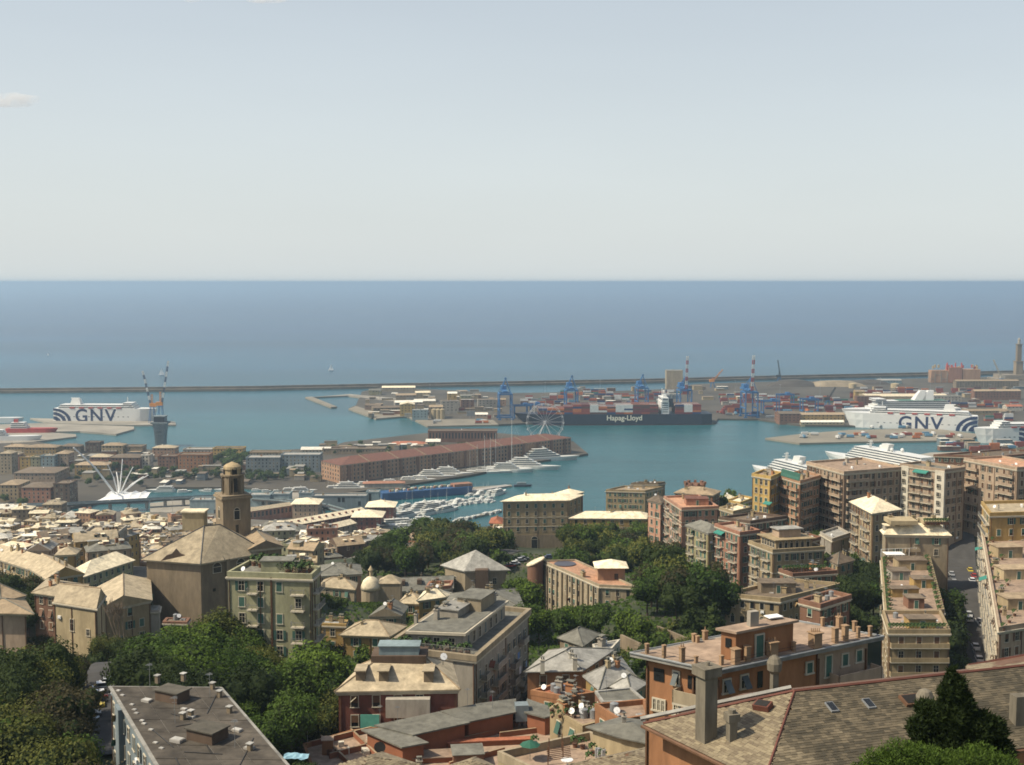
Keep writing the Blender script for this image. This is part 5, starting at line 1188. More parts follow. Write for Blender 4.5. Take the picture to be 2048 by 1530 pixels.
# right edge street wall of buildings
r, po, z = QB('yellow block with flat roof on the right edge above the street', (1964, 1008), (1981, 1031), (2090, 1028), 345, 22, wall='ochre', rmat='slate', roof='flat', near=True, clutter=1.2, fh=3.3, wsp=3.2, balc={0: [(.05, .95)]}, wprob=.8)
r, po, z = QB('long tan apartment block with stacked balconies leaning over the street, right edge', (1963, 1055), (1998, 1262), (2130, 1240), 255, 23, wall='pinkbeige', rmat='terrace', roof='flat', near=True, clutter=0, fh=3.2, wsp=2.9, sh=M_shB, balc={0: [(.02, .12), (.16, .26), (.3, .4), (.44, .54), (.58, .68), (.72, .82), (.86, .97)]}, solid=False, over=.1)
a, b, c_, d_ = [Vector(q) for q in po]
for k, (u, v, sx_, sy_, hh, wl) in enumerate(((.15, .3, 6, 5, 2.6, 'tan'), (.4, .4, 8, 5, 2.6, 'cream'), (.62, .35, 7, 5, 3, 'tan'), (.85, .35, 9, 6, 3, 'tan'))):
    q = b.lerp(a, u).lerp(c_.lerp(d_, u), v); hut(r, (q.x, q.y), (sx_, sy_), z, hh, wl, 'tan', .1, True, 'rooftop_room')
for k in range(24): q = b.lerp(a, k / 24).lerp(c_.lerp(d_, k / 24), .07 + .1 * (k % 3)); place(r, 'potted_plant', m_pot(), (q.x, q.y, z), 0, 1.3)
for k in range(6): q = b.lerp(a, .1 + k / 7).lerp(c_.lerp(d_, .1 + k / 7), .12); chimney(r, q.x, q.y, z, 0, k % 4, wallm('tan'))
p, rz = edgept(po, 0, .45, z - 3.2, .1); awning(r, p, 4, rz, M_blueaw, 2)
p, rz = edgept(po, 0, .12, z - 3.2, .1); awning(r, p, 4, rz, M_blueaw, 2)
# ------------------------------------------------------------------ centre
# building with round stair drum and pink roof terrace
po = [P(x, y, 107).xy[:] for x, y in ((1086, 1124), (1199, 1173), (1272, 1176), (1151, 1122))]
r = building('long beige building with wide salmon pink roof terrace, between the two groves', po, 107, 20, wall='beige', rmat='salmon', roof='flat', near=False, clutter=.3, fh=3.4, wsp=2.6, ww=1.0, wh=1.8, styles=('plain', 'hole', 'half'), over=.2, parapet=.6)
s = MB(); a, b = Vector(po[0]), Vector(po[1]); d_ = (b - a).normalized(); n_ = Vector((d_.y, -d_.x))
for k in range(12): c = a.lerp(b, k / 11.0) + n_ * .25; s.box((c.x, c.y, 98), (.6, .7, 17), math.atan2(d_.y, d_.x))
part(r, 'pilaster', s, [wallm('beige')], kind='stuff')
q = P(1112, 1128, 107); s = MB(); s.cyl(P(1130, 1129, 107).x, P(1130, 1129, 107).y, 107.05, 107.35, 3.6, 3.6, 20, 0); part(r, 'roof_pool', s, [mat('dark_water', (.05, .04, .05), .3, .1, 1)])
c = P(1071, 1126, 107); t = thing('stair_drum', 'dark brick half round tower with cream cap at the end of the pink terrace', 'tower', (c.x, c.y, 87))
s = MB(); s.loft([[(2.7 * math.cos(a_ * math.pi / 12), 2.7 * math.sin(a_ * math.pi / 12), (-8 if z_ == 0 else (19 + 2.6 * (2.7 * math.cos(a_ * math.pi / 12) + 2.7) / 5.4))) for a_ in range(24)] for z_ in (0, 1)]); lpart(t, 'drum', s, [wallm('brick')])
s = MB(); s.loft([[(3.0 * math.cos(a_ * math.pi / 12), 3.0 * math.sin(a_ * math.pi / 12), 19.05 + zz + 2.6 * (2.7 * math.cos(a_ * math.pi / 12) + 2.7) / 5.4) for a_ in range(24)] for zz in (0, .35)]); lpart(t, 'cap', s, [roofm('paleslate')])
c = P(1221, 1161, D=372); t = thing('pavilion', 'small pink pavilion with pale pyramid roof on the edge of the salmon terrace', 'pavilion', (c.x, c.y, 107))
s = MB(); s.box((0, 0, 2), (8.4, 7, 4)); lpart(t, 'wall', s, [wallm('salmon')]); s, _, _ = hip_roof([(-5, -4.2), (5, -4.2), (5, 4.2), (-5, 4.2)], 4.2, 1.9, .3, .5); lpart(t, 'roof', s, [roofm('paleslate')])
place(t, 'window', window_mesh(1.2, 1.8, 'hole', M_shG), (1.5, -3.55, .4), 0, world=False)
# octagonal church with long grey roofed wing
zz = 98; po = [P(x, y, zz).xy[:] for x, y in ((889, 1137), (930, 1142), (1010, 1141), (1018, 1134))]
po = [P(890, 1131, zz).xy[:], P(930, 1141, zz).xy[:], P(1012, 1139, zz).xy[:], P(975, 1130, zz).xy[:]]
r = building('grey roofed octagonal church block with brown buttress tower in front of the grove', po, zz, 16, wall='beige', roof='pyr', rise=6.5, over=.8, rmat='lightgrey', near=False, clutter=0, fh=6, wsp=5, ww=1.3, wh=2.2, styles=('plain',), wmax=2, top_drop=3)
c = P(964, 1140, zz); s = MB(); s.box((c.x, c.y - 1.5, zz - 8), (4.6, 4, 17.5)); part(r, 'buttress_tower', s, [wallm('darkbrown')])
s = MB(); s.box((P(952, 1140, zz).x, c.y - .8, zz - 8), (.5, .8, 17)); part(r, 'drain_pipe', s, [M_dmetal])
po = [P(x, y, 93).xy[:] for x, y in ((770, 1184), (905, 1176), (905, 1160), (765, 1163))]
r = building('long low wing with grey slate roof and dormers left of the octagonal church', po, 93, 9, wall='beige', roof='gable', rise=3, over=.5, rmat='greyslate', near=False, clutter=.5, wsp=4)
for t_ in (.25, .5, .75): c = Vector(po[0]).lerp(Vector(po[1]), t_); s = MB(); s.box((c.x, c.y + 3.2, 95.3), (1.6, 2.4, 1.5)); part(r, 'dormer', s, [wallm('darkbrown')])
c = P(742, 1190, D=376); t = thing('domed_chapel', 'small chapel with smooth cream dome beside the green lawn', 'chapel', (c.x, c.y, c.z - 4))
s = MB(); s.cyl(0, 0, -3, 6.2, 3.1, 3.1, 16); lpart(t, 'drum', s, [wallm('beige')]); s = MB(); s.lathe(0, 0, [(3.3, 6), (3.1, 7.2), (2.4, 8.8), (1.3, 9.8), (.3, 10.2)], 20); lpart(t, 'dome', s, [roofm('paleslate')], smooth=True)
s = MB(); s.box((6, 2, 2), (7, 6, 12)); s2_, _, _ = hip_roof([(2.5, -1), (9.5, -1), (9.5, 5), (2.5, 5)], 8, 2.2, .2); s.add(s2_, mo=1); lpart(t, 'nave', s, [wallm('beige'), roofm('slate')])
s = MB(); s.lathe(0, 0, [(.5, 10.1), (.5, 12), (.9, 12.1), (.1, 13.5)], 8); lpart(t, 'lantern', s, [wallm('cream')])
# grey roofed low palace behind the green apartment block
po = [P(x, y, 104).xy[:] for x, y in ((632, 1152), (722, 1147), (718, 1130), (640, 1132))]
building('long palace with dark slate hip roof and small dormers left of the domed chapel', po, 104, 10, wall='salmon', roof='hip', rise=2.6, over=.6, rmat='greyslate', near=False, clutter=2, fh=3.5)
# white apartment block in the middle foreground
r, po, z = QB('tall cream white apartment block with laundry balconies in the centre foreground', (772, 1299), (950, 1320), (1057, 1226), 210, 25, wall='grey', rmat='greyslate', roof='flat', near=True, clutter=0, fh=3.2, wsp=3.3, ww=.95, wh=1.7, styles=('plain', 'closed', 'open'), sh=M_shX, cornice=True, balc={1: [(.09, .17), (.3, .47), (.62, .72), (.8, .9)]}, solid=True, over=1.0, faces=(1,), top_drop=2.6, floor_mat=wallm('beige'), seed=9)
# setback top storey
i0 = P(820, 1262, z + 3.4); i1 = P(927, 1266, z + 3.4); i2 = P(1010, 1203, z + 3.4)
att = [i0.xy[:], i1.xy[:], i2.xy[:], (i0 + i2 - i1).xy[:]]
s = MB(); s.prism(att, z, z + 3.0); part(r, 'attic_storey', s, [wallm('grey')]); s = MB(); s.prism(inset(att, .6), z + 3.0, z + 3.5, 0); part(r, 'attic_cornice', s, [M_frame]); s = MB(); s.prism(inset(att, .2), z + 3.5, z + 3.6, 0); part(r, 'attic_roof', s, [roofm('greyslate')])
for e_, n__ in ((0, 3), (1, 7)):
    pts, nrm, rz, _ = facade_points(att[e_], att[(e_ + 1) % 4], n__, .8)
    for q, i in pts: place(r, 'window', window_mesh(1.1, 2.0, 'plain' if i % 3 else 'closed', M_shX), (q.x, q.y, z + .35), rz)
c = cent(att); hut(r, (c[0] + 3, c[1] + 6), (7, 5), z + 3.6, 2.4, 'beige', 'greyslate', 1.2, False, 'roof_hut'); hut(r, (c[0] - 1, c[1] + 1), (6, 4), z + 3.6, 1.4, 'grey', 'lightgrey', 1.2, False, 'roof_hut')
for k in range(8): q = Vector(att[0]).lerp(Vector(att[2]), .1 + .1 * k); chimney(r, q.x + (k % 3) * 2 - 1, q.y + 3, z + 3.6, 1.2, k % 4, wallm('grey'))
for k in range(12): q = Vector(po[0]).lerp(Vector(po[1]), .08 + k * .075); place(r, 'potted_plant', m_pot(), (q.x + .2, q.y + 1.6, z + .05), 0, 1.3 + .3 * (k % 3))
s = MB(); a, b = Vector(po[0]), Vector(po[1])
for k in range(60): q = a.lerp(b, k / 60); s.box((q.x, q.y + .3, z + 1.35), (.06, .06, 1.0))
s.bar((a.x, a.y + .3, z + 1.85), (b.x, b.y + .3, z + 1.85), .04, 4); part(r, 'railing', s, [M_rail])
# laundry: cloths hanging from the balconies
rk = random.Random(6)
for k in range(12):
    p, rz = edgept(po, 1, rk.choice((.13, .385, .385, .67, .85)) + rk.uniform(-.04, .04), z - 3.2 * rk.randint(1, 6) - 1.6, 1.45); s = MB(); s.box((0, 0, -.6), (rk.uniform(.8, 1.5), .04, rk.uniform(1, 1.6)))
    o = thing('laundry_cloth', rk.choice(('blue', 'white', 'red', 'pale blue')) + ' cloth hung out to dry on the cream white apartment block', 'laundry', p, 'laundry on the cream white block', rz, s.mesh('laundry_cloth', [mat('cloth_%d' % (k % 4), ((.1, .2, .45), (.6, .6, .62), (.35, .06, .06), (.25, .35, .5))[k % 4], .8, .1, 1)]))
    o['label'] = ('blue', 'white', 'red', 'pale blue')[k % 4] + ' cloth hung out to dry on the cream white apartment block'
# reddish house with tan hip roof in front of it
r, po, z = QB('dark red house with tan hip roof and dark roof lounge in the centre foreground', (677, 1383), (800, 1386), (914, 1380), 186, 17, wall='red', rmat='slate', roof='flat', near=True, clutter=0, over=.9, fh=3.2, wsp=3, sh=M_shB, parapet=.05, wprob=.8) if False else (None, None, None)
zz = P(795, 1381, D=186).z; po = [P(677, 1381, zz).xy[:], P(914, 1377, zz).xy[:], P(900, 1327, zz).xy[:], P(728, 1330, zz).xy[:]]
r = building('dark red house with tan hip roof and roof lounge in the centre foreground', po, zz, 18, wall='red', rmat='slate', roof='hip', rise=3.4, over=.5, near=True, clutter=0, fh=3.2, wsp=3.0, sh=M_shB, wprob=.85, rf=.3, seed=3)
c = cent(po); s = MB(); s.box((c[0] - .5, c[1] + 1, zz + 3.0), (9, 5, 1.8)); part(r, 'roof_lounge', s, [wallm('darkbrown')]); s = MB(); s.box((c[0] - .5, c[1] + .5, zz + 4.6), (6.5, 3, 1.5)); s.box((c[0] - .5, c[1] + .5, zz + 5.4), (6.9, 3.4, .15)); part(r, 'glass_lantern', s, [wallm('paleblue')])
for dx in (-6.3, -2.6, 4.6): s = MB(); s.box((c[0] + dx, po[0][1] + 3.2, zz + 1.5), (1.5, 3, 2.2)); s.box((c[0] + dx, po[0][1] + 3.0, zz + 2.7), (1.9, 3.6, .18), mi=1); part(r, 'dormer', s, [wallm('stone'), roofm('slate')])
s = MB(); s.box((c[0] + 1.5, po[0][1] - .3, zz - 2.6), (7, 1.6, 3.0)); part(r, 'bay_wall', s, [wallm('grey')])
s = MB(); s.box((c[0] - 4.5, po[0][1] - 1.2, zz - 4.6), (3, .1, 2.2), 0); part(r, 'awning', s, [mat('teal_awning', (.10, .34, .27), .8, .15, 1)])
place(r, 'satellite_dish', m_dish(), (c[0] + 6.6, c[1] + 1, zz + 1.6), .4, 1.3)
place(r, 'skylight', m_hatch(), (c[0] - 7, c[1] - 1.5, zz + 1.4), .2)
# small roof terrace house between
# yellow house
zz = P(730, 1270, D=275).z; po = [P(686, 1268, zz).xy[:], P(776, 1271, zz).xy[:], P(806, 1253, zz).xy[:], P(713, 1249, zz).xy[:]]
r = building('mustard yellow house with tan hip roof behind the dark red house', po, zz, 11, wall='ochre', rmat='slate', roof='hip', rise=2.4, over=.8, near=True, clutter=.5, fh=3.1, wsp=3.6, sh=M_shG, styles=('closed', 'open'))
zz -= .8; po = [P(640, 1249, zz).xy[:], P(690, 1251, zz).xy[:], P(694, 1243, zz).xy[:], P(646, 1241, zz).xy[:]]
building('flat roofed mustard annexe left of the mustard yellow house', po, zz, 10, wall='ochre', rmat='lightgrey', roof='flat', near=True, clutter=.3, parapet=.4)
zz = P(770, 1232, D=300).z
for lab, c4, wl, rm_, rf_, dd in (('low house with grey roof behind the mustard yellow house', ((742, 1232), (800, 1231), (812, 1214), (762, 1215)), 'beige', 'greyslate', 'gable', 300), ('orange house with cream pyramid roof in front of the octagonal church', ((838, 1200), (890, 1193), (900, 1186), (850, 1184)), 'ochre', 'paleslate', 'hip', 340),
     ('small ochre house beside the orange one', ((800, 1205), (842, 1207), (850, 1194), (812, 1192)), 'ochre', 'slate', 'hip', 345), ('low tan roof with small terrace in front of the dome', ((640, 1172), (708, 1178), (712, 1166), (650, 1161)), 'beige', 'slate', 'hip', 360), ('rose house with cluttered terrace left of the octagonal church', ((852, 1180), (900, 1176), (905, 1166), (860, 1168)), 'rose', 'slate', 'flat', 375)):
    z_ = P(c4[0][0], c4[0][1], D=dd).z; building(lab, [P(x, y, z_).xy[:] for x, y in c4], z_, 9, wall=wl, rmat=rm_, roof=rf_, rise=2.2, near=False, clutter=1.4)
# big grey slate roof behind the white block
z_ = P(900, 1250, D=262).z
building('broad dark slate roof with chimneys directly behind the cream white apartment block', [P(x, y, z_).xy[:] for x, y in ((890, 1212), (1046, 1218), (1030, 1178), (905, 1188))], z_, 10, wall='grey', rmat='greyslate', roof='hip', rise=2.2, near=False, clutter=2)
# pale green apartment block
zz = P(540, 1156, D=226).z; po = [P(456, 1152, zz).xy[:], P(623, 1157, zz).xy[:], P(640, 1141, zz).xy[:], P(500, 1128, zz).xy[:]]
r = building('pale green apartment block with corner balconies and roof plants, left of centre', po, zz, 24, wall='green', rmat='greyslate', roof='flat', near=True, clutter=1, fh=3.15, wsp=3.6, sh=M_shG, styles=('closed', 'plain', 'open'), balc={0: [(.24, .36), (.76, .92)], 1: [(.1, .9)]}, wprob=.75, over=.3, seed=12)
s = MB(); p, rz = edgept(po, 0, .52, zz - 12, .1); s.box(p, (.35, .3, 24)); part(r, 'drain_pipe', s, [M_shB])
for k in range(26): q = Vector(po[3]).lerp(Vector(po[1]), .15 + .028 * k); place(r, 'potted_plant', m_pot(), (q.x + (k % 4) - 1, q.y + 2 * (k % 2), zz + .05), 0, 1.7)
c = cent(po); hut(r, (c[0], c[1] + 1), (6, 3.5), zz, 2.3, 'green', 'greyslate', 0, False)
s = MB(); p, rz = edgept(po, 1, .5, zz - 12.5, .3); 
# ------------------------------------------------------------------ church with hip roof and bell tower
zc = P(401, 1126, D=300).z; A, B_, C_ = P(293, 1118, zc), P(401, 1126, zc), P(528, 1104, zc); Bk = A + C_ - B_; BkL = A + Vector((4, 14, 0))
ch = thing('church', 'huge brown stone church hall with broad slate hip roof, left of centre', 'church', (B_.x, B_.y, zc - 16)); CTRL.append((B_.x, B_.y + 8, zc - 17)); CTRL.append((A.x, A.y, zc - 17))
body = [A.xy[:], B_.xy[:], C_.xy[:], (C_ + Vector((-6, 12, 0))).xy[:], (A + Vector((6, 14, 0))).xy[:]]
s = MB(); s.prism(body, zc - 28, zc); part(ch, 'wall', s, [wallm('stone')])
s = MB(); s.prism(inset(body, .5), zc - .5, zc - .02); part(ch, 'cornice', s, [M_frame])
eo = inset(body, 1.1); r0 = P(408, 1052, D=309); r1 = P(440, 1050, D=311); pk = Vector((r0.x, r0.y, r0.z)); pk2 = Vector((r1.x, r1.y, r0.z))
s = MB(); e = [(a[0], a[1], zc + .02) for a in eo]; s.face([e[0], e[1], tuple(pk)]); s.face([e[1], e[2], tuple(pk2), tuple(pk)]); s.face([e[2], e[3], tuple(pk2)]); s.face([e[3], e[4], tuple(pk), tuple(pk2)]); s.face([e[4], e[0], tuple(pk)]); part(ch, 'roof', s, [roofm('slate')])
s = MB(); 
for a_, b_ in ((e[0], pk), (e[1], pk), (e[2], pk2), (pk, pk2)): s.bar(a_, tuple(b_), .16, 5)
m1 = Vector(e[1]).lerp(Vector(e[2]), .35); s.bar(tuple(m1), tuple(pk), .1, 4); part(ch, 'hip_ridge', s, [M_dmetal])
s = MB()
for t_ in (.42, .86):
    q = B_.lerp(C_, t_); s.box((q.x, q.y - .3, zc - 7), (1.0, .9, 14), math.atan2((C_ - B_).y, (C_ - B_).x))
part(ch, 'buttress', s, [wallm('stone')], kind='stuff')
for t_ in (.25, .62): p, rz = edgept(body, 1, t_, zc - 3.2, .05); place(ch, 'window', window_mesh(2.2, 1.4, 'arch', M_shB), p, rz)
p, rz = edgept(body, 1, .2, zc - 8, .05); place(ch, 'window', window_mesh(.8, .8, 'hole', M_shB), p, rz)
# ruined gable on the roof's left side
g0 = P(352, 1112, D=302); s = MB(); s.face([(g0.x - 4, g0.y, zc), (g0.x + 4, g0.y, zc), (g0.x + 2.2, g0.y, zc + 1.6), (g0.x + 1, g0.y, zc + 1.9), (g0.x, g0.y, zc + 3.2), (g0.x - 1.1, g0.y, zc + 1.9), (g0.x - 2.4, g0.y, zc + 1.5)]); v = list(s.v)
s = MB(); s.loft([v, [(x, y + .6, z_) for x, y, z_ in v]]); part(ch, 'gable', s, [wallm('darkbrown')])
q = P(390, 1052, D=330); s = MB(); s.box((q.x, q.y, zc + 5), (6, 4, 5)); s.box((q.x, q.y, zc + 7.7), (6.8, 4.8, .4), mi=1); part(ch, 'lantern_block', s, [wallm('cream'), roofm('paleslate')])
zz = zc + 1.5; po = [P(x, y, zz).xy[:] for x, y in ((500, 1098), (563, 1092), (535, 1068), (486, 1074))]
building('brown slate gable roof of the church nave behind the hip roof', po, zz, 12, wall='stone', rmat='tan', roof='gable', rise=2, clutter=0, near=False, wprob=0, name='church_nave', cat='church')
c = P(467, 1066, D=326); bt = thing('bell_tower', 'two stage brown stone bell tower with small octagonal dome behind the church roof', 'bell tower', (c.x, c.y, c.z - 22))
Z = lambda py: P(467, py, D=326).z - bt.location.z
s = MB(); s.box((0, 0, (Z(994) - 5) / 2), (7.6, 7.6, Z(994) + 5), .5); lpart(bt, 'shaft', s, [wallm('stone')])
s = MB(); s.box((0, 0, Z(992)), (8.6, 8.6, .5), .5); s.box((0, 0, Z(988)), (8.0, 8.0, .4), .5); lpart(bt, 'cornice', s, [wallm('stone')])
s = MB(); zb, zt = Z(988), Z(950)
for k in range(8):
    a_ = .5 + k * math.pi / 4; s.box((2.35 * math.cos(a_), 2.35 * math.sin(a_), (zb + zt) / 2), (1.3, 1.25, zt - zb), a_)
for k in range(4):
    a_ = .5 + math.pi / 4 + k * math.pi / 2; s.box((2.1 * math.cos(a_), 2.1 * math.sin(a_), (zb + zt) / 2), (1.2, 2.0, zt - zb), a_)
s.cyl(0, 0, zb, zb + .7, 2.9, 2.9, 12); s.cyl(0, 0, zt - 1.2, zt, 2.8, 2.8, 12); lpart(bt, 'belfry', s, [wallm('stone')])
s = MB(); s.cyl(0, 0, zt, zt + .4, 3.3, 3.3, 16); lpart(bt, 'belfry_cornice', s, [wallm('stone')])
s = MB(); s.cyl(0, 0, zt + .4, Z(937), 2.3, 2.3, 8); s.lathe(0, 0, [(2.5, Z(937)), (2.35, Z(932)), (1.7, Z(928)), (.7, Z(925)), (.1, Z(923))], 16); lpart(bt, 'dome', s, [wallm('tan')])
s = MB()
for k in range(4):
    a_ = .5 + math.pi / 4 * 0 + k * math.pi / 2 + .0; s.box((2.25 * math.cos(a_), 2.25 * math.sin(a_), Z(942)), (.3, 1.3, 2), a_)
lpart(bt, 'dome_opening', s, [M_hole], kind='stuff')
for (a_, zf, w_, h_) in ((.5 - math.pi / 2, Z(1034), 1.5, 2.4), (.5 - math.pi, Z(1034), 1.5, 2.4), (.5 - math.pi / 2, Z(1062), .8, 2.4), (.5 - math.pi, Z(1062), .8, 2.0)):
    place(bt, 'window', window_mesh(w_, h_, 'arch' if w_ > 1 else 'hole', M_shB), (3.82 * math.cos(a_), 3.82 * math.sin(a_), zf), a_ + math.pi / 2, world=False)
for k in range(4):
    a_ = .5 - math.pi / 2 * k; place(bt, 'belfry_opening', mini('belfry_opening', lambda s: s.box((0, -.02, 1.9), (1.1, .08, 3.8)), [M_hole]), (2.95 * math.cos(a_), 2.95 * math.sin(a_), zb + 1), a_ + math.pi / 2, world=False)
# ------------------------------------------------------------------ left side houses
def HB(label, c4, D, h, **k): z_ = P(c4[0][0], c4[0][1], D=D).z; k.setdefault('near', False); return building(label, [P(x, y, z_).xy[:] for x, y in c4], z_, h, **k)
HB('pink house with tan roof cut by the left edge, tall upper part', ((-70, 1198), (2, 1201), (47, 1191), (-10, 1165)), 235, 22, wall='pinkbeige', rmat='tan', roof='hip', rise=2.4, over=.5, clutter=0, wprob=0)
HB('lower pink wing with tan roof at the left edge', ((-40, 1222), (52, 1224), (40, 1204), (-30, 1203)), 222, 20, wall='pinkbeige', rmat='tan', roof='hip', rise=1.6, over=1.2, clutter=0, wprob=0)
HB('pale ochre chapel house with tall window and stepped gable', ((108, 1203), (192, 1216), (210, 1190), (132, 1183)), 262, 22, wall='cream', rmat='slate', roof='gable', rise=3.0, over=.15, clutter=0, wprob=0, near=True)
r = THINGS[-1]; a, b = P(108, 1203, r['_z']), P(192, 1216, r['_z'])
for t_, w_, h_, dz in ((.42, 1.0, 2.6, 6), (.8, .9, 1.4, 6.5)):
    p = a.lerp(b, t_); place(r, 'window', window_mesh(w_, h_, 'plain', M_shB), (p.x, p.y - .03, p.z - dz), math.atan2((b - a).y, (b - a).x))
HB('long slate roofed nave of the yellow chapel leading to the church', ((193, 1222), (300, 1200), (297, 1160), (195, 1176)), 275, 14, wall='tan', rmat='slate', roof='gable', rise=2.6, over=.6, clutter=0, wprob=.3)
HB('dark rose house with tan roof and roof lounge behind the yellow chapel', ((69, 1184), (150, 1196), (172, 1170), (98, 1159)), 300, 13, wall='brick', rmat='slate', roof='hip', rise=1.6, over=.8, clutter=2, sh=M_shB)
HB('long tan slate roof running down to the right at the left edge', ((58, 1135), (94, 1157), (166, 1147), (112, 1116)), 380, 12, wall='ochre', rmat='slate', roof='gable', rise=3, over=.5, clutter=1)
HB('upper end of the long tan slate roof with four dark dormers', ((-20, 1112), (60, 1138), (104, 1118), (10, 1096)), 400, 12, wall='tan', rmat='slate', roof='gable', rise=3, over=.5, clutter=2.4)
HB('yellow green palace with bright cream roof behind the chapel house', ((150, 1139), (168, 1152), (266, 1120), (232, 1105)), 410, 16, wall='green', rmat='paleslate', roof='hip', rise=3, over=.8, clutter=1, wsp=3)
HB('small yellow house with row of attic windows, left of the yellow green palace', ((112, 1110), (150, 1108), (160, 1098), (122, 1099)), 440, 14, wall='ochre', rmat='slate', roof='hip', rise=2, clutter=1)
HB('white walled ruin garden wall below the church', ((255, 1222), (318, 1222), (320, 1212), (260, 1212)), 285, 8, wall='grey', rmat='lightgrey', roof='flat', clutter=0, wprob=.2, parapet=.2, over=.1)
HB('small dark brick chapel with green door under the church wall', ((328, 1245), (372, 1246), (378, 1238), (334, 1238)), 262, 8, wall='brick', rmat='brown', roof='flat', clutter=.5, wprob=.4, parapet=.3)
HB('small beige hall between the trees below the palace', ((818, 1082), (862, 1086), (870, 1070), (822, 1066)), 520, 8, wall='ochre', rmat='tan', roof='hip', rise=2, over=.8, clutter=0)
HB('long rose garden house inside the left grove', ((792, 1096), (850, 1098), (858, 1086), (800, 1084)), 480, 6, wall='rose', rmat='terrace', roof='flat', clutter=.6, parapet=.6)
HB('small orange house left of the wide tan palace', ((980, 1046), (1003, 1047), (1005, 1036), (984, 1036)), 590, 8, wall='salmon', rmat='terracotta', roof='hip', rise=1.6, clutter=.5)
HB('low pale house with white terrace left of the wide tan palace', ((985, 1062), (1006, 1064), (1006, 1052), (988, 1052)), 575, 8, wall='cream', rmat='white', roof='flat', clutter=.5)
# ------------------------------------------------------------------ old town between the church and the harbour
rk = random.Random(31); ot = []
walls = ['cream', 'yellow', 'ochre', 'rose', 'beige', 'grey', 'tan', 'salmon', 'pinkbeige', 'green', 'brick', 'stone', 'darkbrown', 'tan']
CN = dict(brick='brick red', darkbrown='dark brown', cream='cream', yellow='yellow', ochre='ochre', rose='rose', pink='pink', beige='beige', grey='grey', tan='tan', salmon='salmon', pinkbeige='pale rose', green='pale green', orange='orange', stone='brown stone')
RN = dict(brown='dark brown', slate='tan slate', paleslate='bright cream', tan='light brown', terrace='pink tiled', white='white', greyslate='grey slate', lightgrey='pale grey', terracotta='red')
y = 905
while y > 430:
    x = -.46 * y
    while x < .47 * y:
        X = x + rk.uniform(-2.5, 2.5); Y = y + rk.uniform(-3, 3); px, py = pix(X, Y, 30)
        wd, dp = rk.uniform(9, 17), rk.uniform(9, 13); x += wd + rk.uniform(.4, 2.5)
        lim = 775 if Y > 620 else (715 if Y > 540 else 640)
        if px > lim or px < -25: continue
        if Y > shoreY(X) - 22: continue
        if 255 < px < 560 and Y < 520: continue
        if 130 < px < 275 and 395 < Y < 455: continue
        if px < 170 and Y < 500 : continue
        if px > 480 and Y > 880: continue
        ptop = pix(X, Y, ground(X, Y) + 17)[1]
        if ptop < (1014 if px < 130 else 1030 if px < 470 else 1050 if px < 570 else 1064 if px < 800 else 1060): continue
        ot.append((X, Y, wd, dp))
    y -= 13
ot.sort(key=lambda t: t[1]); far = []
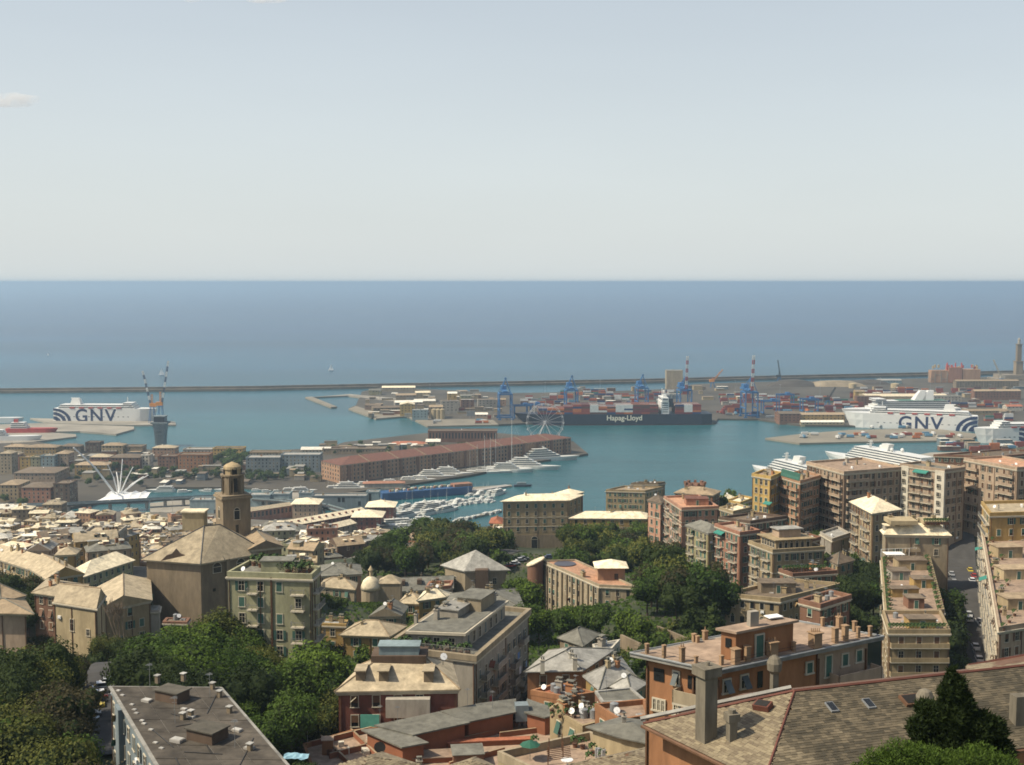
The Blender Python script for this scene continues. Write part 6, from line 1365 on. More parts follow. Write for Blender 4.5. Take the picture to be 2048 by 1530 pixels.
for io, (X, Y, wd, dp) in enumerate(ot):
    if True:
        g_ = ground(X, Y); h = rk.uniform(13, 22) if Y > 620 else rk.uniform(10, 15); rz = rk.choice([.1, .1, -.25, .5]) + rk.uniform(-.08, .08); ca, sa = math.cos(rz), math.sin(rz)
        po = [(X + u * ca - v * sa, Y + u * sa + v * ca) for u, v in ((-wd / 2, -dp / 2), (wd / 2, -dp / 2), (wd / 2, dp / 2), (-wd / 2, dp / 2))]
        if io >= 292: far.append((po, g_, h, rz)); continue
        rt = rk.choice(['hip', 'hip', 'gable', 'gable', 'pyr', 'flat']); rm_ = rk.choice(['paleslate', 'paleslate', 'paleslate', 'paleslate', 'white', 'slate', 'slate', 'tan', 'tan', 'white', 'lightgrey', 'greyslate', 'brown', 'slate', 'lightgrey'] if Y < 800 else ['paleslate', 'paleslate', 'slate', 'tan', 'white', 'greyslate']) ; wl = rk.choice(walls)
        if rt == 'flat' and rm_ == 'greyslate': rm_ = 'terrace'
        nm = {'hip': 'hip', 'gable': 'gable', 'pyr': 'pyramid', 'flat': 'flat'}[rt]
        row_ = 'nearest the harbour' if Y > 820 else ('in the middle of the old town' if Y > 640 else 'behind the church')
        r = building('%s house, %s %s roof, %s' % (CN[wl], RN[rm_], nm, row_), po, g_ + h, h, wall=wl, roof=rt, rise=rk.uniform(1.6, 3.2), over=.5, rmat=rm_, name='old_town_house', cat='house', near=False, clutter=1.0 if Y < 700 else .8, fh=3.3, wsp=2.7, ww=.9, wh=1.5, styles=('hole', 'plain'), wmax=3, cornice=False, group='old town houses', ctrlz=False, ridge_caps=False, wprob=.85)
        c = cent(po); zr = g_ + h; an = {}
        for k in range(rk.randint(4, 8)):       # roof rooms, dormers, stair heads, terraces
            u, v = rk.uniform(-.33, .33) * wd, rk.uniform(-.33, .33) * dp; q = (c[0] + u * ca - v * sa, c[1] + u * sa + v * ca); t_ = rk.random()
            sx_, sy_, hh = rk.uniform(1.0, 4.2), rk.uniform(1.0, 3.6), rk.uniform(1.0, 3.0)
            if t_ < .5: s = an.setdefault('roof_room', MB()); s.box((q[0], q[1], zr + hh / 2), (sx_, sy_, hh + 1), rz, rk.randrange(4)); s.box((q[0], q[1], zr + hh + .58), (sx_ + .5, sy_ + .5, .16), rz, 4 + rk.randrange(3))
            elif t_ < .85: s = an.setdefault('dormer', MB()); s.box((q[0], q[1], zr + 1.0), (1.3, 1.8, 1.8), rz, rk.randrange(4)); s.box((q[0], q[1], zr + 2.0), (1.7, 2.2, .16), rz, 4 + rk.randrange(3)); s.box((q[0] + sa * .92, q[1] - ca * .92, zr + 1.2), (.8, .06, 1.0), rz, 7)
            else: s = an.setdefault('roof_terrace', MB()); s.box((q[0], q[1], zr + .6), (sx_ + 1, sy_ + 1, 2.2), rz, rk.randrange(4)); s.box((q[0], q[1], zr + 1.75), (sx_ + .5, sy_ + .5, .1), rz, 6)
        for nm_, s in an.items(): part(r, nm_, s, [wallm(rk.choice(walls)), wallm('rose'), wallm('cream'), wallm('grey'), roofm('paleslate'), roofm('tan'), roofm('lightgrey'), M_hole], kind='stuff')

s = MB(); nw = 6
for po, g_, h, rz in far:      # the farthest rows towards the harbour, too small to pick apart
    po = ccw(po); s.prism(po, g_ - 3, g_ + h, rk.randrange(nw)); rs, _, _ = hip_roof(po, g_ + h, rk.uniform(1.2, 2.8), .4, rk.choice((None, 0, .5))); rs.m = [0] * len(rs.m); s.add(rs, mo=nw + rk.randrange(4)); c = cent(po)
    for k in range(5): s.box((c[0] + rk.uniform(-4, 4), c[1] + rk.uniform(-4, 4), g_ + h + 1), (rk.uniform(.8, 3.5), rk.uniform(.8, 3), rk.uniform(2, 4)), rz, rk.randrange(nw + 4))
    for ei in range(4):
        if visible(po[ei], po[(ei + 1) % 4]):
            pts, _, rz_, _ = facade_points(po[ei], po[(ei + 1) % 4], 4, .8)
            for q, i in pts:
                for fl in range(2): s.box((q.x, q.y, g_ + h - 1.8 - fl * 3.2), (.9, .12, 1.4), rz_, nw + 4)
o = bpy.data.objects.new('old_town_houses', s.mesh('old_town_houses', [wallm(c) for c in ('cream', 'ochre', 'rose', 'stone', 'grey', 'salmon')] + [roofm(c) for c in ('paleslate', 'white', 'paleslate', 'slate')] + [M_hole])); COL.objects.link(o); o['kind'] = 'stuff'
# ------------------------------------------------------------------ foreground houses
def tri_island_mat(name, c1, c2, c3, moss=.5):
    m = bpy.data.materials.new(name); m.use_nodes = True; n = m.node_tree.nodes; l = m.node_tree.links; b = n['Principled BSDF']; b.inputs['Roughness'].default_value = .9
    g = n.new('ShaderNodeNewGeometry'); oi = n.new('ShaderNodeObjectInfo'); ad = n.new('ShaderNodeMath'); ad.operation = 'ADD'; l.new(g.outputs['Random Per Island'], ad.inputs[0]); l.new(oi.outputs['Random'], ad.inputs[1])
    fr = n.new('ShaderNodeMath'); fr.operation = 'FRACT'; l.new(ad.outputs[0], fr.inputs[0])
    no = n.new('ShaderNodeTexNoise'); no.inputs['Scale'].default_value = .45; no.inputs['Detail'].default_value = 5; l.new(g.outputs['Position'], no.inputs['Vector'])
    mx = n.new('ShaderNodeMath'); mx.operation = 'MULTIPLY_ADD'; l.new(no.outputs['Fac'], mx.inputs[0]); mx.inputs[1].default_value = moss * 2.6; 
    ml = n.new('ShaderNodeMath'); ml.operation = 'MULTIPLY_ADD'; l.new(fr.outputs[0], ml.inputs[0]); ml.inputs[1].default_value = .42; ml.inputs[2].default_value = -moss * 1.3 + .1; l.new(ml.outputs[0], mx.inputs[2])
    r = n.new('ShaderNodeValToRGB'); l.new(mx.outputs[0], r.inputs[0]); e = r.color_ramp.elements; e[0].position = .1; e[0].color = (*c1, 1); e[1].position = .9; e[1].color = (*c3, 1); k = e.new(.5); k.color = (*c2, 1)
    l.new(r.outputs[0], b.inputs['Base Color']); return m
M_slateL = tri_island_mat('slates_sun_painted', (.13, .10, .065), (.25, .205, .13), (.36, .30, .195), .22)  # pale copy: sunlight on the left slope put into the slate colour
M_slateD = tri_island_mat('slates_mossy_shade_painted', (.05, .042, .026), (.125, .10, .062), (.29, .235, .15), .5)  # dark copy: moss tones plus the camera-facing slope's shade put into the colour
def slates(root, pts, m, expo=.175, wid=.32, lift=.03, indiv=0, rk=random.Random(2)):
    """rows of real slates on a planar roof face; pts[0]->pts[1] is the eave"""
    o = Vector(pts[0]); ux = (Vector(pts[1]) - o).normalized(); nn = ux.cross(Vector(pts[-1]) - o).normalized()
    if nn.z < 0: nn = -nn
    uy = nn.cross(ux); 
    if uy.z < 0: uy = -uy
    pl = [((Vector(p) - o).dot(ux), (Vector(p) - o).dot(uy)) for p in pts]
    def inside(x, y):
        c = False; n = len(pl)
        for i in range(n):
            x1, y1 = pl[i]; x2, y2 = pl[(i + 1) % n]
            if (y1 > y) != (y2 > y) and x < (x2 - x1) * (y - y1) / (y2 - y1 + 1e-12) + x1: c = not c
        return c
    x0, x1 = min(p[0] for p in pl), max(p[0] for p in pl); y1 = max(p[1] for p in pl); allp = []
    r = 0; y = min(p[1] for p in pl)
    while y < y1:
        x = x0 - wid + (r % 2) * wid * .5
        while x < x1:
            w_ = wid * rk.uniform(.85, 1.12)
            if inside(x + w_ / 2, y + expo * .6): allp.append((x, y, w_))
            x += w_ + .012
        y += expo; r += 1
    import mathutils
    def key(a): q = o + ux * a[0] + uy * a[1]; px, py = pix(*q); return 0 if (-5 < px < 2053 and py < 1535) else 1, q.length
    allp.sort(key=key); base = mathutils.Matrix((ux, uy, nn)).transposed()
    s1 = MB(); s1.box((.5, .6, 0), (1, 1.25, 1)); sm = s1.mesh('slate', [m]); s = MB()
    for i, (x, y, w_) in enumerate(allp):
        c = o + ux * x + uy * y + nn * (lift + rk.uniform(0, .014)); tilt = mathutils.Euler((-.09 + rk.uniform(-.02, .02), rk.uniform(-.012, .012), rk.uniform(-.02, .02))).to_matrix(); M3 = base @ tilt
        if i < indiv:
            ob = bpy.data.objects.new('slate', sm); COL.objects.link(ob); ob.parent = root
            mw = mathutils.Matrix.Translation(c - root.location) @ M3.to_4x4() @ mathutils.Matrix.Diagonal((w_, expo, .025, 1)); ob.matrix_local = mw
        else:
            k = len(s.v)
            for z in (-.0125, .0125):
                for xx, yy in ((0, -.025 * expo), (w_, -.025 * expo), (w_, 1.2 * expo), (0, 1.2 * expo)): s.v.append(tuple(c + M3 @ Vector((xx, yy, z))))
            for q in ((4, 5, 6, 7), (0, 1, 5, 4), (1, 2, 6, 5), (2, 3, 7, 6), (3, 0, 4, 7)): s.f.append(tuple(k + a for a in q)); s.m.append(0)
    if s.v: part(root, 'slate', s, [m], kind='stuff')
# --- A: slate roofed house in the lower right corner
zE = P(1286, 1448, D=62).z; E1 = P(1286, 1449, zE); E2 = P(1527, 1567, zE); Ap = P(1589, 1384, D=61.4); zA = Ap.z; Bq = P(2048, 1333, zA)
rd = (Bq - Ap).normalized(); Bp = Ap + rd * 30; E3 = E2 + rd * 34; E3.z = zE
E4 = E1 + Vector((3, 7, 0)) + rd * 30; E5 = E1 + Vector((0, 0, 0)); nb = Vector((-rd.y, rd.x, 0)); E6 = E1 + rd * 2
A_ = thing('slate_roofed_house', 'house with large mossy slate hip roof, chimneys and skylights in the lower right corner', 'house', (E2.x + 8, E2.y + 6, zE - 11))
back = [(Ap + nb * 5.6), (Bp + nb * 5.6)]
wl = [E1 + (Ap - E1) * .09 + Vector((.35, 0, 0)), E2 + (Ap - E2) * .1, E3 + nb * .7, Bp + nb * 4.6, Ap + nb * 4.6]
s = MB(); s.prism(ccw([(p.x, p.y) for p in wl]), zE - 14, zE - .05); part(A_, 'wall', s, [wallm('orange')])
s = MB(); dz = Vector((0, 0, -.02)); b1 = Vector((back[0].x, back[0].y, zE)); b2 = Vector((back[1].x, back[1].y, zE))
s.face([E1 + dz, E2 + dz, Ap + dz]); s.face([E2 + dz, E3 + dz, Bp + dz, Ap + dz]); s.face([Ap + dz, Bp + dz, b2, b1]); s.face([E1 + dz, Ap + dz, b1])
s.face([E1 - Vector((0, 0, .2)), E2 - Vector((0, 0, .2)), E3 - Vector((0, 0, .2)), b2 - Vector((0, 0, .2)), b1 - Vector((0, 0, .2))]); part(A_, 'roof_deck', s, [M_shB])
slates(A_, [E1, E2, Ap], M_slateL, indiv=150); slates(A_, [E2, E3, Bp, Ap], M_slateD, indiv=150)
M_cop = mat('red_ridge_flashing', (.13, .05, .035), .7, .2, 1)
s = MB(); s.bar(E2 + Vector((0, 0, .05)), Ap + Vector((0, 0, .07)), .065, 5); part(A_, 'hip_flashing', s, [M_cop])
s = MB(); s.bar(E1 + Vector((0, 0, .07)), Ap + Vector((0, 0, .09)), .08, 5); part(A_, 'verge_flashing', s, [M_cop])
s = MB(); s.bar(Ap + Vector((0, 0, .07)), Bp + Vector((0, 0, .07)), .09, 5); part(A_, 'ridge_flashing', s, [M_cop])
s = MB(); ge = (E2 - E1).normalized(); gn = Vector((-abs(ge.y), ge.x * -1, 0)).normalized(); gn = Vector((ge.y, -ge.x, 0)); 
s.bar(E1 + gn * .08 - Vector((0, 0, .08)), E2 + gn * .08 - Vector((0, 0, .08)), .1, 6); s.bar(E2 - Vector((0, .1, .08)), E3 - Vector((0, .1, .08)), .1, 6); part(A_, 'gutter', s, [M_shB])
s = MB(); q = E1.lerp(Ap, .5) + nb * .5; s.bar(E1 + nb * .35 + Vector((0, 0, .2)), Ap + nb * .35 + Vector((0, 0, .15)), .13, 5); part(A_, 'lead_gutter', s, [roofm('lightgrey')])
def on_plane(px, py, p0, p1, p2):
    d = ray(px, py); o = Vector((0, 0, CAMZ)); n_ = (p1 - p0).cross(p2 - p0); t = (p0 - o).dot(n_) / d.dot(n_); return o + d * t
M_chim = mat('weathered_render', (.16, .14, .105), .95, .4, 1.2, streak=True)
# the tall chimney
q = on_plane(1412, 1478, E1, E2, Ap); s = MB(); w_ = .78; zt = P(1412, 1340, D=q.y).z
s.box((0, 0, (zt - q.z) / 2 - .3), (w_, w_, zt - q.z + .6), .5); s.box((0, 0, zt - q.z - .05), (w_ + .3, w_ + .3, .42), .5)
s.box((0, 0, zt - q.z + .2), (w_ + .34, w_ + .34, .06), .5); s.cyl(.05, 0, zt - q.z + .2, zt - q.z + .42, .09, .09, 8)
place(A_, 'chimney', s.mesh('chimney', [M_chim]), q, 0, label='tall square chimney with wide cap')
q = on_plane(1463, 1480, E1, E2, Ap); s = MB(); s.box((0, 0, .55), (.42, .42, 1.5), .3); s.box((0, 0, 1.2), (.62, .62, .4), .3); s.cyl(0, 0, 1.4, 1.6, .2, .2, 8); place(A_, 'chimney', s.mesh('chimney', [M_chim]), q)
q = Ap.lerp(E1, .04) + nb * .9; s = MB(); s.box((0, 0, .3), (.34, .34, 1.9), .3); s.lathe(0, 0, [(.2, .9), (.38, 1.1), (.42, 1.5), (.3, 1.75), (.1, 1.9)], 10); place(A_, 'chimney', s.mesh('chimney', [M_chim]), (q.x - .3, q.y, zA - .2), label='round headed chimney pot')
q = on_plane(1848, 1450, E2, E3, Ap); s = MB(); s.box((0, 0, .4), (.75, .5, 1.4), .2); s.lathe(0, 0, [(.2, 1.0), (.42, 1.1), (.46, 1.5), (.3, 1.8), (.1, 1.9)], 10); place(A_, 'chimney', s.mesh('chimney', [M_chim]), q)
q = on_plane(2040, 1446, E2, E3, Ap); s = MB(); s.box((0, 0, .6), (.9, .6, 1.8), .2); place(A_, 'chimney', s.mesh('chimney', [M_chim]), q)
pln = (E3 - E2).normalized(); up = ((Ap - E2) - pln * (Ap - E2).dot(pln)).normalized(); nrm_ = pln.cross(up)
def slab_on(name, px, py, sx_, sy_, hh, mats_, raise_=0, tri=(E2, E3, Ap), ax=(pln, up, nrm_), rot=0):
    q = on_plane(px, py, *tri); s = MB(); s.box((0, 0, hh / 2), (sx_, sy_, hh), rot, 0); s.box((0, 0, hh + .012), (sx_ * .8, sy_ * .82, .02), rot, 1)
    me = s.mesh(name, mats_); o = bpy.data.objects.new(name, me); COL.objects.link(o); o.parent = A_
    import mathutils; o.matrix_local = mathutils.Matrix.Translation(q - A_.location + ax[2] * (.05 + raise_)) @ mathutils.Matrix(ax).transposed().to_4x4(); return o
slab_on('roof_window', 1663, 1417, .45, .75, .1, [M_metal, M_glass]); slab_on('roof_window', 1737, 1410, .45, .75, .1, [M_metal, M_glass])
slab_on('roof_window', 1822, 1404, 1.1, .8, .16, [M_shB, M_hole], label if False else 0)
n1 = (E2 - E1).normalized(); u1 = ((Ap - E1) - n1 * (Ap - E1).dot(n1)).normalized(); m1_ = n1.cross(u1)
slab_on('roof_window', 1527, 1418, .9, .6, .3, [M_cop, M_hole], 0, (E1, E2, Ap), (n1, u1, m1_), .3)
# second roof wing rising behind the ridge at the right edge
zB = zA + .4; q0, q1 = P(1940, 1334, D=66), P(2060, 1310, D=69)
B2 = thing('slate_roofed_wing', 'pale strip of slate roof with red ridge behind the large slate roof, right edge', 'house', (q0.x, q0.y, zE - 8))
pa, pb_ = P(1939, 1346, D=65), P(2120, 1318, D=67); pc, pd = P(2130, 1296, D=69.3), P(1937, 1331, D=67.2)
s = MB(); s.prism(ccw([(pa.x, pa.y + .3), (pb_.x, pb_.y + .3), (pc.x, pc.y - .3), (pd.x, pd.y - .3)]), zE - 12, min(pa.z, pb_.z, pc.z, pd.z) - .3); part(B2, 'wall', s, [wallm('orange')])
s = MB(); s.face([pa, pb_, pc, pd]); part(B2, 'roof_deck', s, [M_shB]); slates(B2, [pa, pb_, pc, pd], M_slateL, indiv=0)
s = MB(); s.bar(pd, pc, .1, 5); part(B2, 'ridge_flashing', s, [M_cop])
# --- C: orange apartment house
zC = 170.0; eave = [P(x, y, zC).xy[:] for x, y in ((1260, 1306), (1433, 1343), (1768, 1273))]; eave.append((eave[0][0] + eave[2][0] - eave[1][0], eave[0][1] + eave[2][1] - eave[1][1]))
wp = inset(eave, -.75); C_ = building('orange apartment house with grey edged flat roof, rooftop room and many chimney posts', wp, zC - .3, 13, wall='orange', roof='none', near=True, wprob=0, cornice=False, over=0)
s = MB(); s.prism(eave, zC - .3, zC); part(C_, 'roof_slab', s, [roofm('lightgrey')]); s = MB(); s.prism(inset(eave, -.45), zC + .001, zC + .06); part(C_, 'roof', s, [roofm('terrace')])
s = MB()
for i in range(4):
    a, b = Vector(eave[i]), Vector(eave[(i + 1) % 4]); s.bar((a.x, a.y, zC + .02), (b.x, b.y, zC + .02), .09, 6)
part(C_, 'gutter', s, [M_metal])
wa, wb, wc = [Vector(q) for q in wp[:3]]
def on_face(a, b, px, py, off=.04):
    d = (b - a).normalized(); k = (px - 1024) / FPX   # x = k * y' with y' the camera depth (pitch small): solve by bisection
    lo, hi = 0.0, (b - a).length
    f = lambda t: pix(a.x + d.x * t, a.y + d.y * t, zC - 3)[0] - px
    for _ in range(40):
        m_ = (lo + hi) / 2
        if (f(lo) < 0) == (f(m_) < 0): lo = m_
        else: hi = m_
    p = a + d * lo; n_ = Vector((d.y, -d.x)); z = P(px, py, D=p.y).z; return (p.x + n_.x * off, p.y + n_.y * off, z), math.atan2(n_.y, n_.x) + math.pi / 2
# pink beige rear half of the long face
d_ = (wc - wb).normalized(); n_ = Vector((d_.y, -d_.x)); t_, _ = on_face(wb, wc, 1633, 1330); tt = Vector((t_[0], t_[1]))
s = MB(); s.prism(ccw([(tt + n_ * .03)[:], (wc + n_ * .03)[:], (wc - n_ * .3)[:], (tt - n_ * .3)[:]]), zC - 13, zC - .33); part(C_, 'pink_wall', s, [wallm('pinkbeige')])
for (a, b, px, py, w_, h_, st_) in ((wa, wb, 1318, 1362, .95, 1.05, 'hole'), (wa, wb, 1353, 1368, .45, 1.0, 'ajar'), (wa, wb, 1385, 1378, .85, 1.05, 'hole'), (wa, wb, 1311, 1418, .26, .85, 'plain'), (wa, wb, 1319, 1420, .26, .85, 'plain'), (wa, wb, 1327, 1422, .26, .85, 'plain'), (wa, wb, 1353, 1428, .3, .85, 'plain'), (wa, wb, 1397, 1400, .5, 1.9, 'hole'),
        (wb, wc, 1452, 1384, .62, 1.0, 'ajar'), (wb, wc, 1487, 1375, .62, 1.0, 'ajar'), (wb, wc, 1519, 1375, .55, 1.35, 'hole'), (wb, wc, 1617, 1345, .6, .85, 'closed'), (wb, wc, 1655, 1352, .62, 1.75, 'closed'), (wb, wc, 1688, 1330, .6, .95, 'closed'), (wb, wc, 1716, 1322, .6, .95, 'closed')):
    p, rz = on_face(a, b, px, py); place(C_, 'window', window_mesh(w_, h_, st_, M_shX if st_ in ('ajar', 'hole') else M_shG), p, rz)
for (a, b, px, py, w_) in ((wa, wb, 1386, 1402, 2.4), (wb, wc, 1700, 1358, 5.0)):
    p, rz = on_face(a, b, px, py); place(C_, 'balcony', balcony_mesh(w_, True, wallm('beige' if px < 1500 else 'pinkbeige')), p, rz)
for (a, b, px) in ((wa, wb, 1294), (wb, wc, 1540), (wb, wc, 1632)):
    p, rz = on_face(a, b, px, 1400, .08); s = MB(); s.cyl(0, 0, -8, zC - .35 - p[2] , .05, .05, 6); place(C_, 'drain_pipe', s.mesh('drain_pipe', [M_shB]), p)
# rooftop room
pr = [P(x, y, zC + 2.6).xy[:] for x, y in ((1431, 1257), (1472, 1266), (1598, 1241), (1530, 1232))]; pr = [P(1431, 1257, zC + 2.5), P(1473, 1265, zC + 2.5), P(1598, 1241, zC + 2.5)]; pr.append(pr[0] + pr[2] - pr[1]); pr = [p.xy[:] for p in pr]
s = MB(); s.prism(inset(pr, -.25), zC, zC + 2.35); part(C_, 'rooftop_room', s, [wallm('orange')]); s = MB(); s.prism(pr, zC + 2.35, zC + 2.55); part(C_, 'rooftop_room_roof', s, [roofm('terrace')])
ir = inset(pr, -.25); q = Vector(ir[0]).lerp(Vector(ir[1]), .5); rz_ = math.atan2(ir[1][1] - ir[0][1], ir[1][0] - ir[0][0]); place(C_, 'window', window_mesh(.5, .75, 'hole', M_shG), (q.x - .02, q.y - .05, zC + 1.1), rz_)
q = Vector(ir[1]).lerp(Vector(ir[2]), .4); rz_ = math.atan2(ir[2][1] - ir[1][1], ir[2][0] - ir[1][0]); place(C_, 'door', window_mesh(.75, 1.75, 'closed', M_shG), (q.x + .0, q.y - .05, zC + .1), rz_)
s = MB(); q = cent(pr); s.box((q[0] - .5, q[1] - .5, zC + 3.1), (.8, .5, 1.3), .4); part(C_, 'chimney', s, [wallm('grey')])
s = MB(); s.box((q[0] + 1.6, q[1] + 1.5, zC + 2.75), (1.3, .9, .08), .4); part(C_, 'skylight', s, [M_white])
M_post = mat('tan_brick_post', (.30, .20, .12), .9, .2, 1)
def cpost(px, py, w_, h_, spikes=0, k=0):
    p = P(px, py, zC + .05); s = MB(); s.box((0, 0, h_ / 2), (w_, w_, h_), .45); s.box((0, 0, h_ + .04), (w_ * 1.25, w_ * 1.25, .08), .45)
    for i in range(spikes): s.cyl((i - spikes / 2 + .5) * w_ / spikes, 0, h_, h_ + .4, .07, .03, 6)
    place(C_, 'chimney_post' if w_ < .45 else 'chimney', s.mesh('chimney_post', [M_post]), p)
for a in ((1294, 1307, .26, .75), (1328, 1315, .26, .95), (1364, 1323, .36, 1.1, 2), (1392, 1326, .24, .5), (1443, 1330, .26, .7), (1471, 1327, .55, 1.15), (1494, 1322, .4, 1.15), (1543, 1312, .75, 1.15, 3), (1587, 1302, .26, .7), (1630, 1294, .8, 1.2, 5), (1670, 1285, .42, 1.2), (1690, 1281, .42, 1.25), (1716, 1276, .26, .9), (1740, 1272, .26, .8),
          (1388, 1283, .3, .6), (1395, 1285, .26, .5), (1410, 1279, .36, .7, 1), (1645, 1252, .26, .7), (1678, 1257, .4, 1.0, 2), (1709, 1262, .3, .8)): cpost(*a)
s = MB()
for i in (0, 1):
    a, b = Vector(eave[i]), Vector(eave[i + 1]); a = a.lerp(b, .06)
    for zz in (.35, .6): s.bar((a.x, a.y + .4, zC + zz), (b.x, b.y + .4, zC + zz), .014, 4)
part(C_, 'guard_wire', s, [M_dmetal])
# --- B: flat grey roof at the lower left
zB = 150.0; bl, br = P(222, 1376, zB), P(441, 1378, zB); dr = Vector((11.4, -21.4, 0)).normalized(); po = [(bl + dr * 60).xy[:], (br + dr * 60).xy[:], br.xy[:], bl.xy[:]]
B_ = building('block with broad weathered brown flat roof and pale grey side wall, lower left corner', po, zB, 13, wall='greyblue', roof='none', near=True, wprob=0, cornice=False)
s = MB(); s.prism(inset(po, .25), zB, zB + .18); part(B_, 'roof_edge', s, [roofm('lightgrey')])
pl_ = [Vector((*q, 0)) for q in inset(po, -.1)]; M_roofB = mat('weathered_felt', (.062, .053, .042), .95, .5, .3, island=.35, grime=True)
W_ = (pl_[1] - pl_[0]).length; Ln = 60
for k in range(14):                   # felt panels laid in strips, slightly overlapping
    s = MB(); a = pl_[3].lerp(pl_[0], k / 14); b = pl_[2].lerp(pl_[1], k / 14); c = pl_[2].lerp(pl_[1], (k + .97) / 14); d = pl_[3].lerp(pl_[0], (k + .97) / 14)
    for j in range(4): s.prism([a.lerp(b, j / 4 + .003).xy[:], d.lerp(c, j / 4 + .003).xy[:], d.lerp(c, j / 4 + .247).xy[:], a.lerp(b, j / 4 + .247).xy[:]], zB + .18, zB + .24 + .01 * ((k + j) % 3))
    part(B_, 'roof_panel', s, [M_roofB], kind='stuff')
a = Vector(po[3]); b = Vector(po[0]); dd = (a - b).normalized(); nn_ = Vector((-dd.y, dd.x)) * 1; nn_ = Vector((-abs(dd.y), -abs(dd.x))) if False else Vector((dr.y, -dr.x)).normalized()
rzw = math.atan2(nn_.y, nn_.x) + math.pi / 2
for i in range(9):
    for fl in range(4):
        q = a + (b - a).normalized() * (2.2 + i * 3.1); place(B_, 'window', window_mesh(1.0, 1.5, ('plain', 'closed', 'open')[(i + fl) % 3], M_shX), (q.x + nn_.x * .02, q.y + nn_.y * .02, zB - 2.7 - fl * 3.1), rzw)
q = a + (b - a).normalized() * 7.6; s = MB(); s.box((q.x + nn_.x * .3, q.y + nn_.y * .3, zB - 6.5), (2.4, .8, 13.2), rzw); part(B_, 'stair_bay', s, [wallm('greyblue')])
def ventB(px, py, kind='v', sc=1.0):
    p = P(px, py, zB + .3); me = {'v': m_vent, 'h': m_hatch}[kind](); place(B_, 'roof_vent' if kind == 'v' else 'skylight', me, (p.x, p.y, zB + .22), -.45, sc)
for x, y in ((237, 1381), (245, 1390), (264, 1409), (269, 1419), (273, 1426), (284, 1441), (288, 1447), (302, 1459), (311, 1485), (323, 1496)): ventB(x, y, 'h', .45)
for x, y in ((315, 1362), (367, 1358), (425, 1377), (439, 1393), (459, 1425), (421, 1462), (438, 1479), (366, 1438), (382, 1433), (500, 1500)): ventB(x, y, 'v', .85)
for x, y, sc in ((327, 1375, .7), (294, 1402, 1.0), (368, 1418, .6), (355, 1482, 1.2), (383, 1434, .7), (474, 1461, .9), (499, 1497, .9)): ventB(x, y, 'h', sc)
for (x, y, w_, d_, h_) in ((345, 1400, 3.4, 2.2, 1.3), (415, 1478, 3.6, 2.6, 1.3)):
    p = P(x, y, zB + .2); s = MB(); s.box((p.x, p.y, zB + .2 + h_ / 2), (w_, d_, h_), -.48, 0); s.box((p.x, p.y, zB + .25 + h_), (w_ + .4, d_ + .4, .14), -.48, 1); part(B_, 'roof_hut', s, [wallm('darkbrown'), roofm('felt')])
s = MB(); rk = random.Random(12)
for k in range(9):                       # cables and pipes lying over the roof
    u, v = rk.random(), rk.uniform(.02, .6); a = pl_[3].lerp(pl_[2], u).lerp(pl_[0].lerp(pl_[1], u), v); b = pl_[3].lerp(pl_[2], rk.random()).lerp(pl_[0].lerp(pl_[1], rk.random()), v + rk.uniform(-.05, .2)); s.bar((a.x, a.y, zB + .3), (b.x, b.y, zB + .3), .05, 4)
part(B_, 'roof_cable', s, [M_dmetal], kind='stuff')
for (x, y) in ((300, 1380), (420, 1400), (350, 1450), (470, 1500)): q = P(x, y, zB); place(B_, 'aerial', m_aerial(), (q.x, q.y, zB + .2))
# --- D: brick orange rooftop with dark slate strip roofs
zD = 132.0
terr = ccw([P(x, y, zD - 3).xy[:] for x, y in ((606, 1497), (700, 1470), (960, 1435), (1190, 1450), (1160, 1500), (1010, 1570), (640, 1590))])
D_ = building('brick orange house with long dark slate strip roofs and roof terraces, bottom centre', terr, zD - 3, 14, wall='orange', roof='flat', rmat='terrace', near=True, wprob=0, clutter=.4, over=.1, parapet=.8, seed=5, cornice=False)
def strip(pix_, z, h, wl, name='rooftop_room', over=.5, rm='greyslate', top=.18):
    po = ccw([P(x, y, z).xy[:] for x, y in pix_]); s = MB(); s.prism(inset(po, -over), z - h, z - .05); part(D_, name, s, [wallm(wl)]); s = MB(); s.prism(po, z - .05, z + top); part(D_, name + '_roof', s, [roofm(rm)]); return po
MATS['stucco_orangered'] = mat('stucco_brickorange', (.24, .095, .05), .9, .2, .3)
wallm_o = wallm
def wallm(k): return MATS['stucco_orangered'] if k == 'orangered' else wallm_o(k)
p1 = strip([(722, 1461), (803, 1497), (858, 1487), (790, 1455)], zD, 3, 'orangered')
p2 = strip([(748, 1452), (826, 1472), (940, 1447), (878, 1425)], zD + .25, 3.2, 'orangered')
p3 = strip([(880, 1424), (936, 1446), (1032, 1426), (1032, 1399), (960, 1408)], zD + .1, 3.2, 'orangered')
p4 = strip([(1054, 1399), (1048, 1426), (1090, 1437), (1133, 1426)], zD, 3.2, 'orangered')
s = MB(); q = P(1043, 1425, zD); s.box((q.x, q.y + 1, zD - .2), (2.1, 2, 2.6), .1); part(D_, 'lift_tower', s, [wallm('greyblue')])
for (x, y, w_) in ((875, 1490, .8), (968, 1452, .8), (1108, 1462, 1.6)):
    q = P(x, y, zD - 2.6); place(D_, 'window', window_mesh(w_, .9, 'hole', M_shG), (q.x, q.y, zD - 1.9), 0)
q = P(760, 1497, D=168); s = MB(); s.cyl(0, 0, -2.0, .2, .05, .05, 6); s.loft([[(r_ * math.cos(k * .524), -d__, .3 + r_ * math.sin(k * .524)) for k in range(12)] for r_, d__ in ((.1, 0), (.6, .1), (.85, .3))]); place(D_, 'satellite_dish', s.mesh('satellite_dish', [M_dmetal]), q, 0, label='large dark satellite dish')
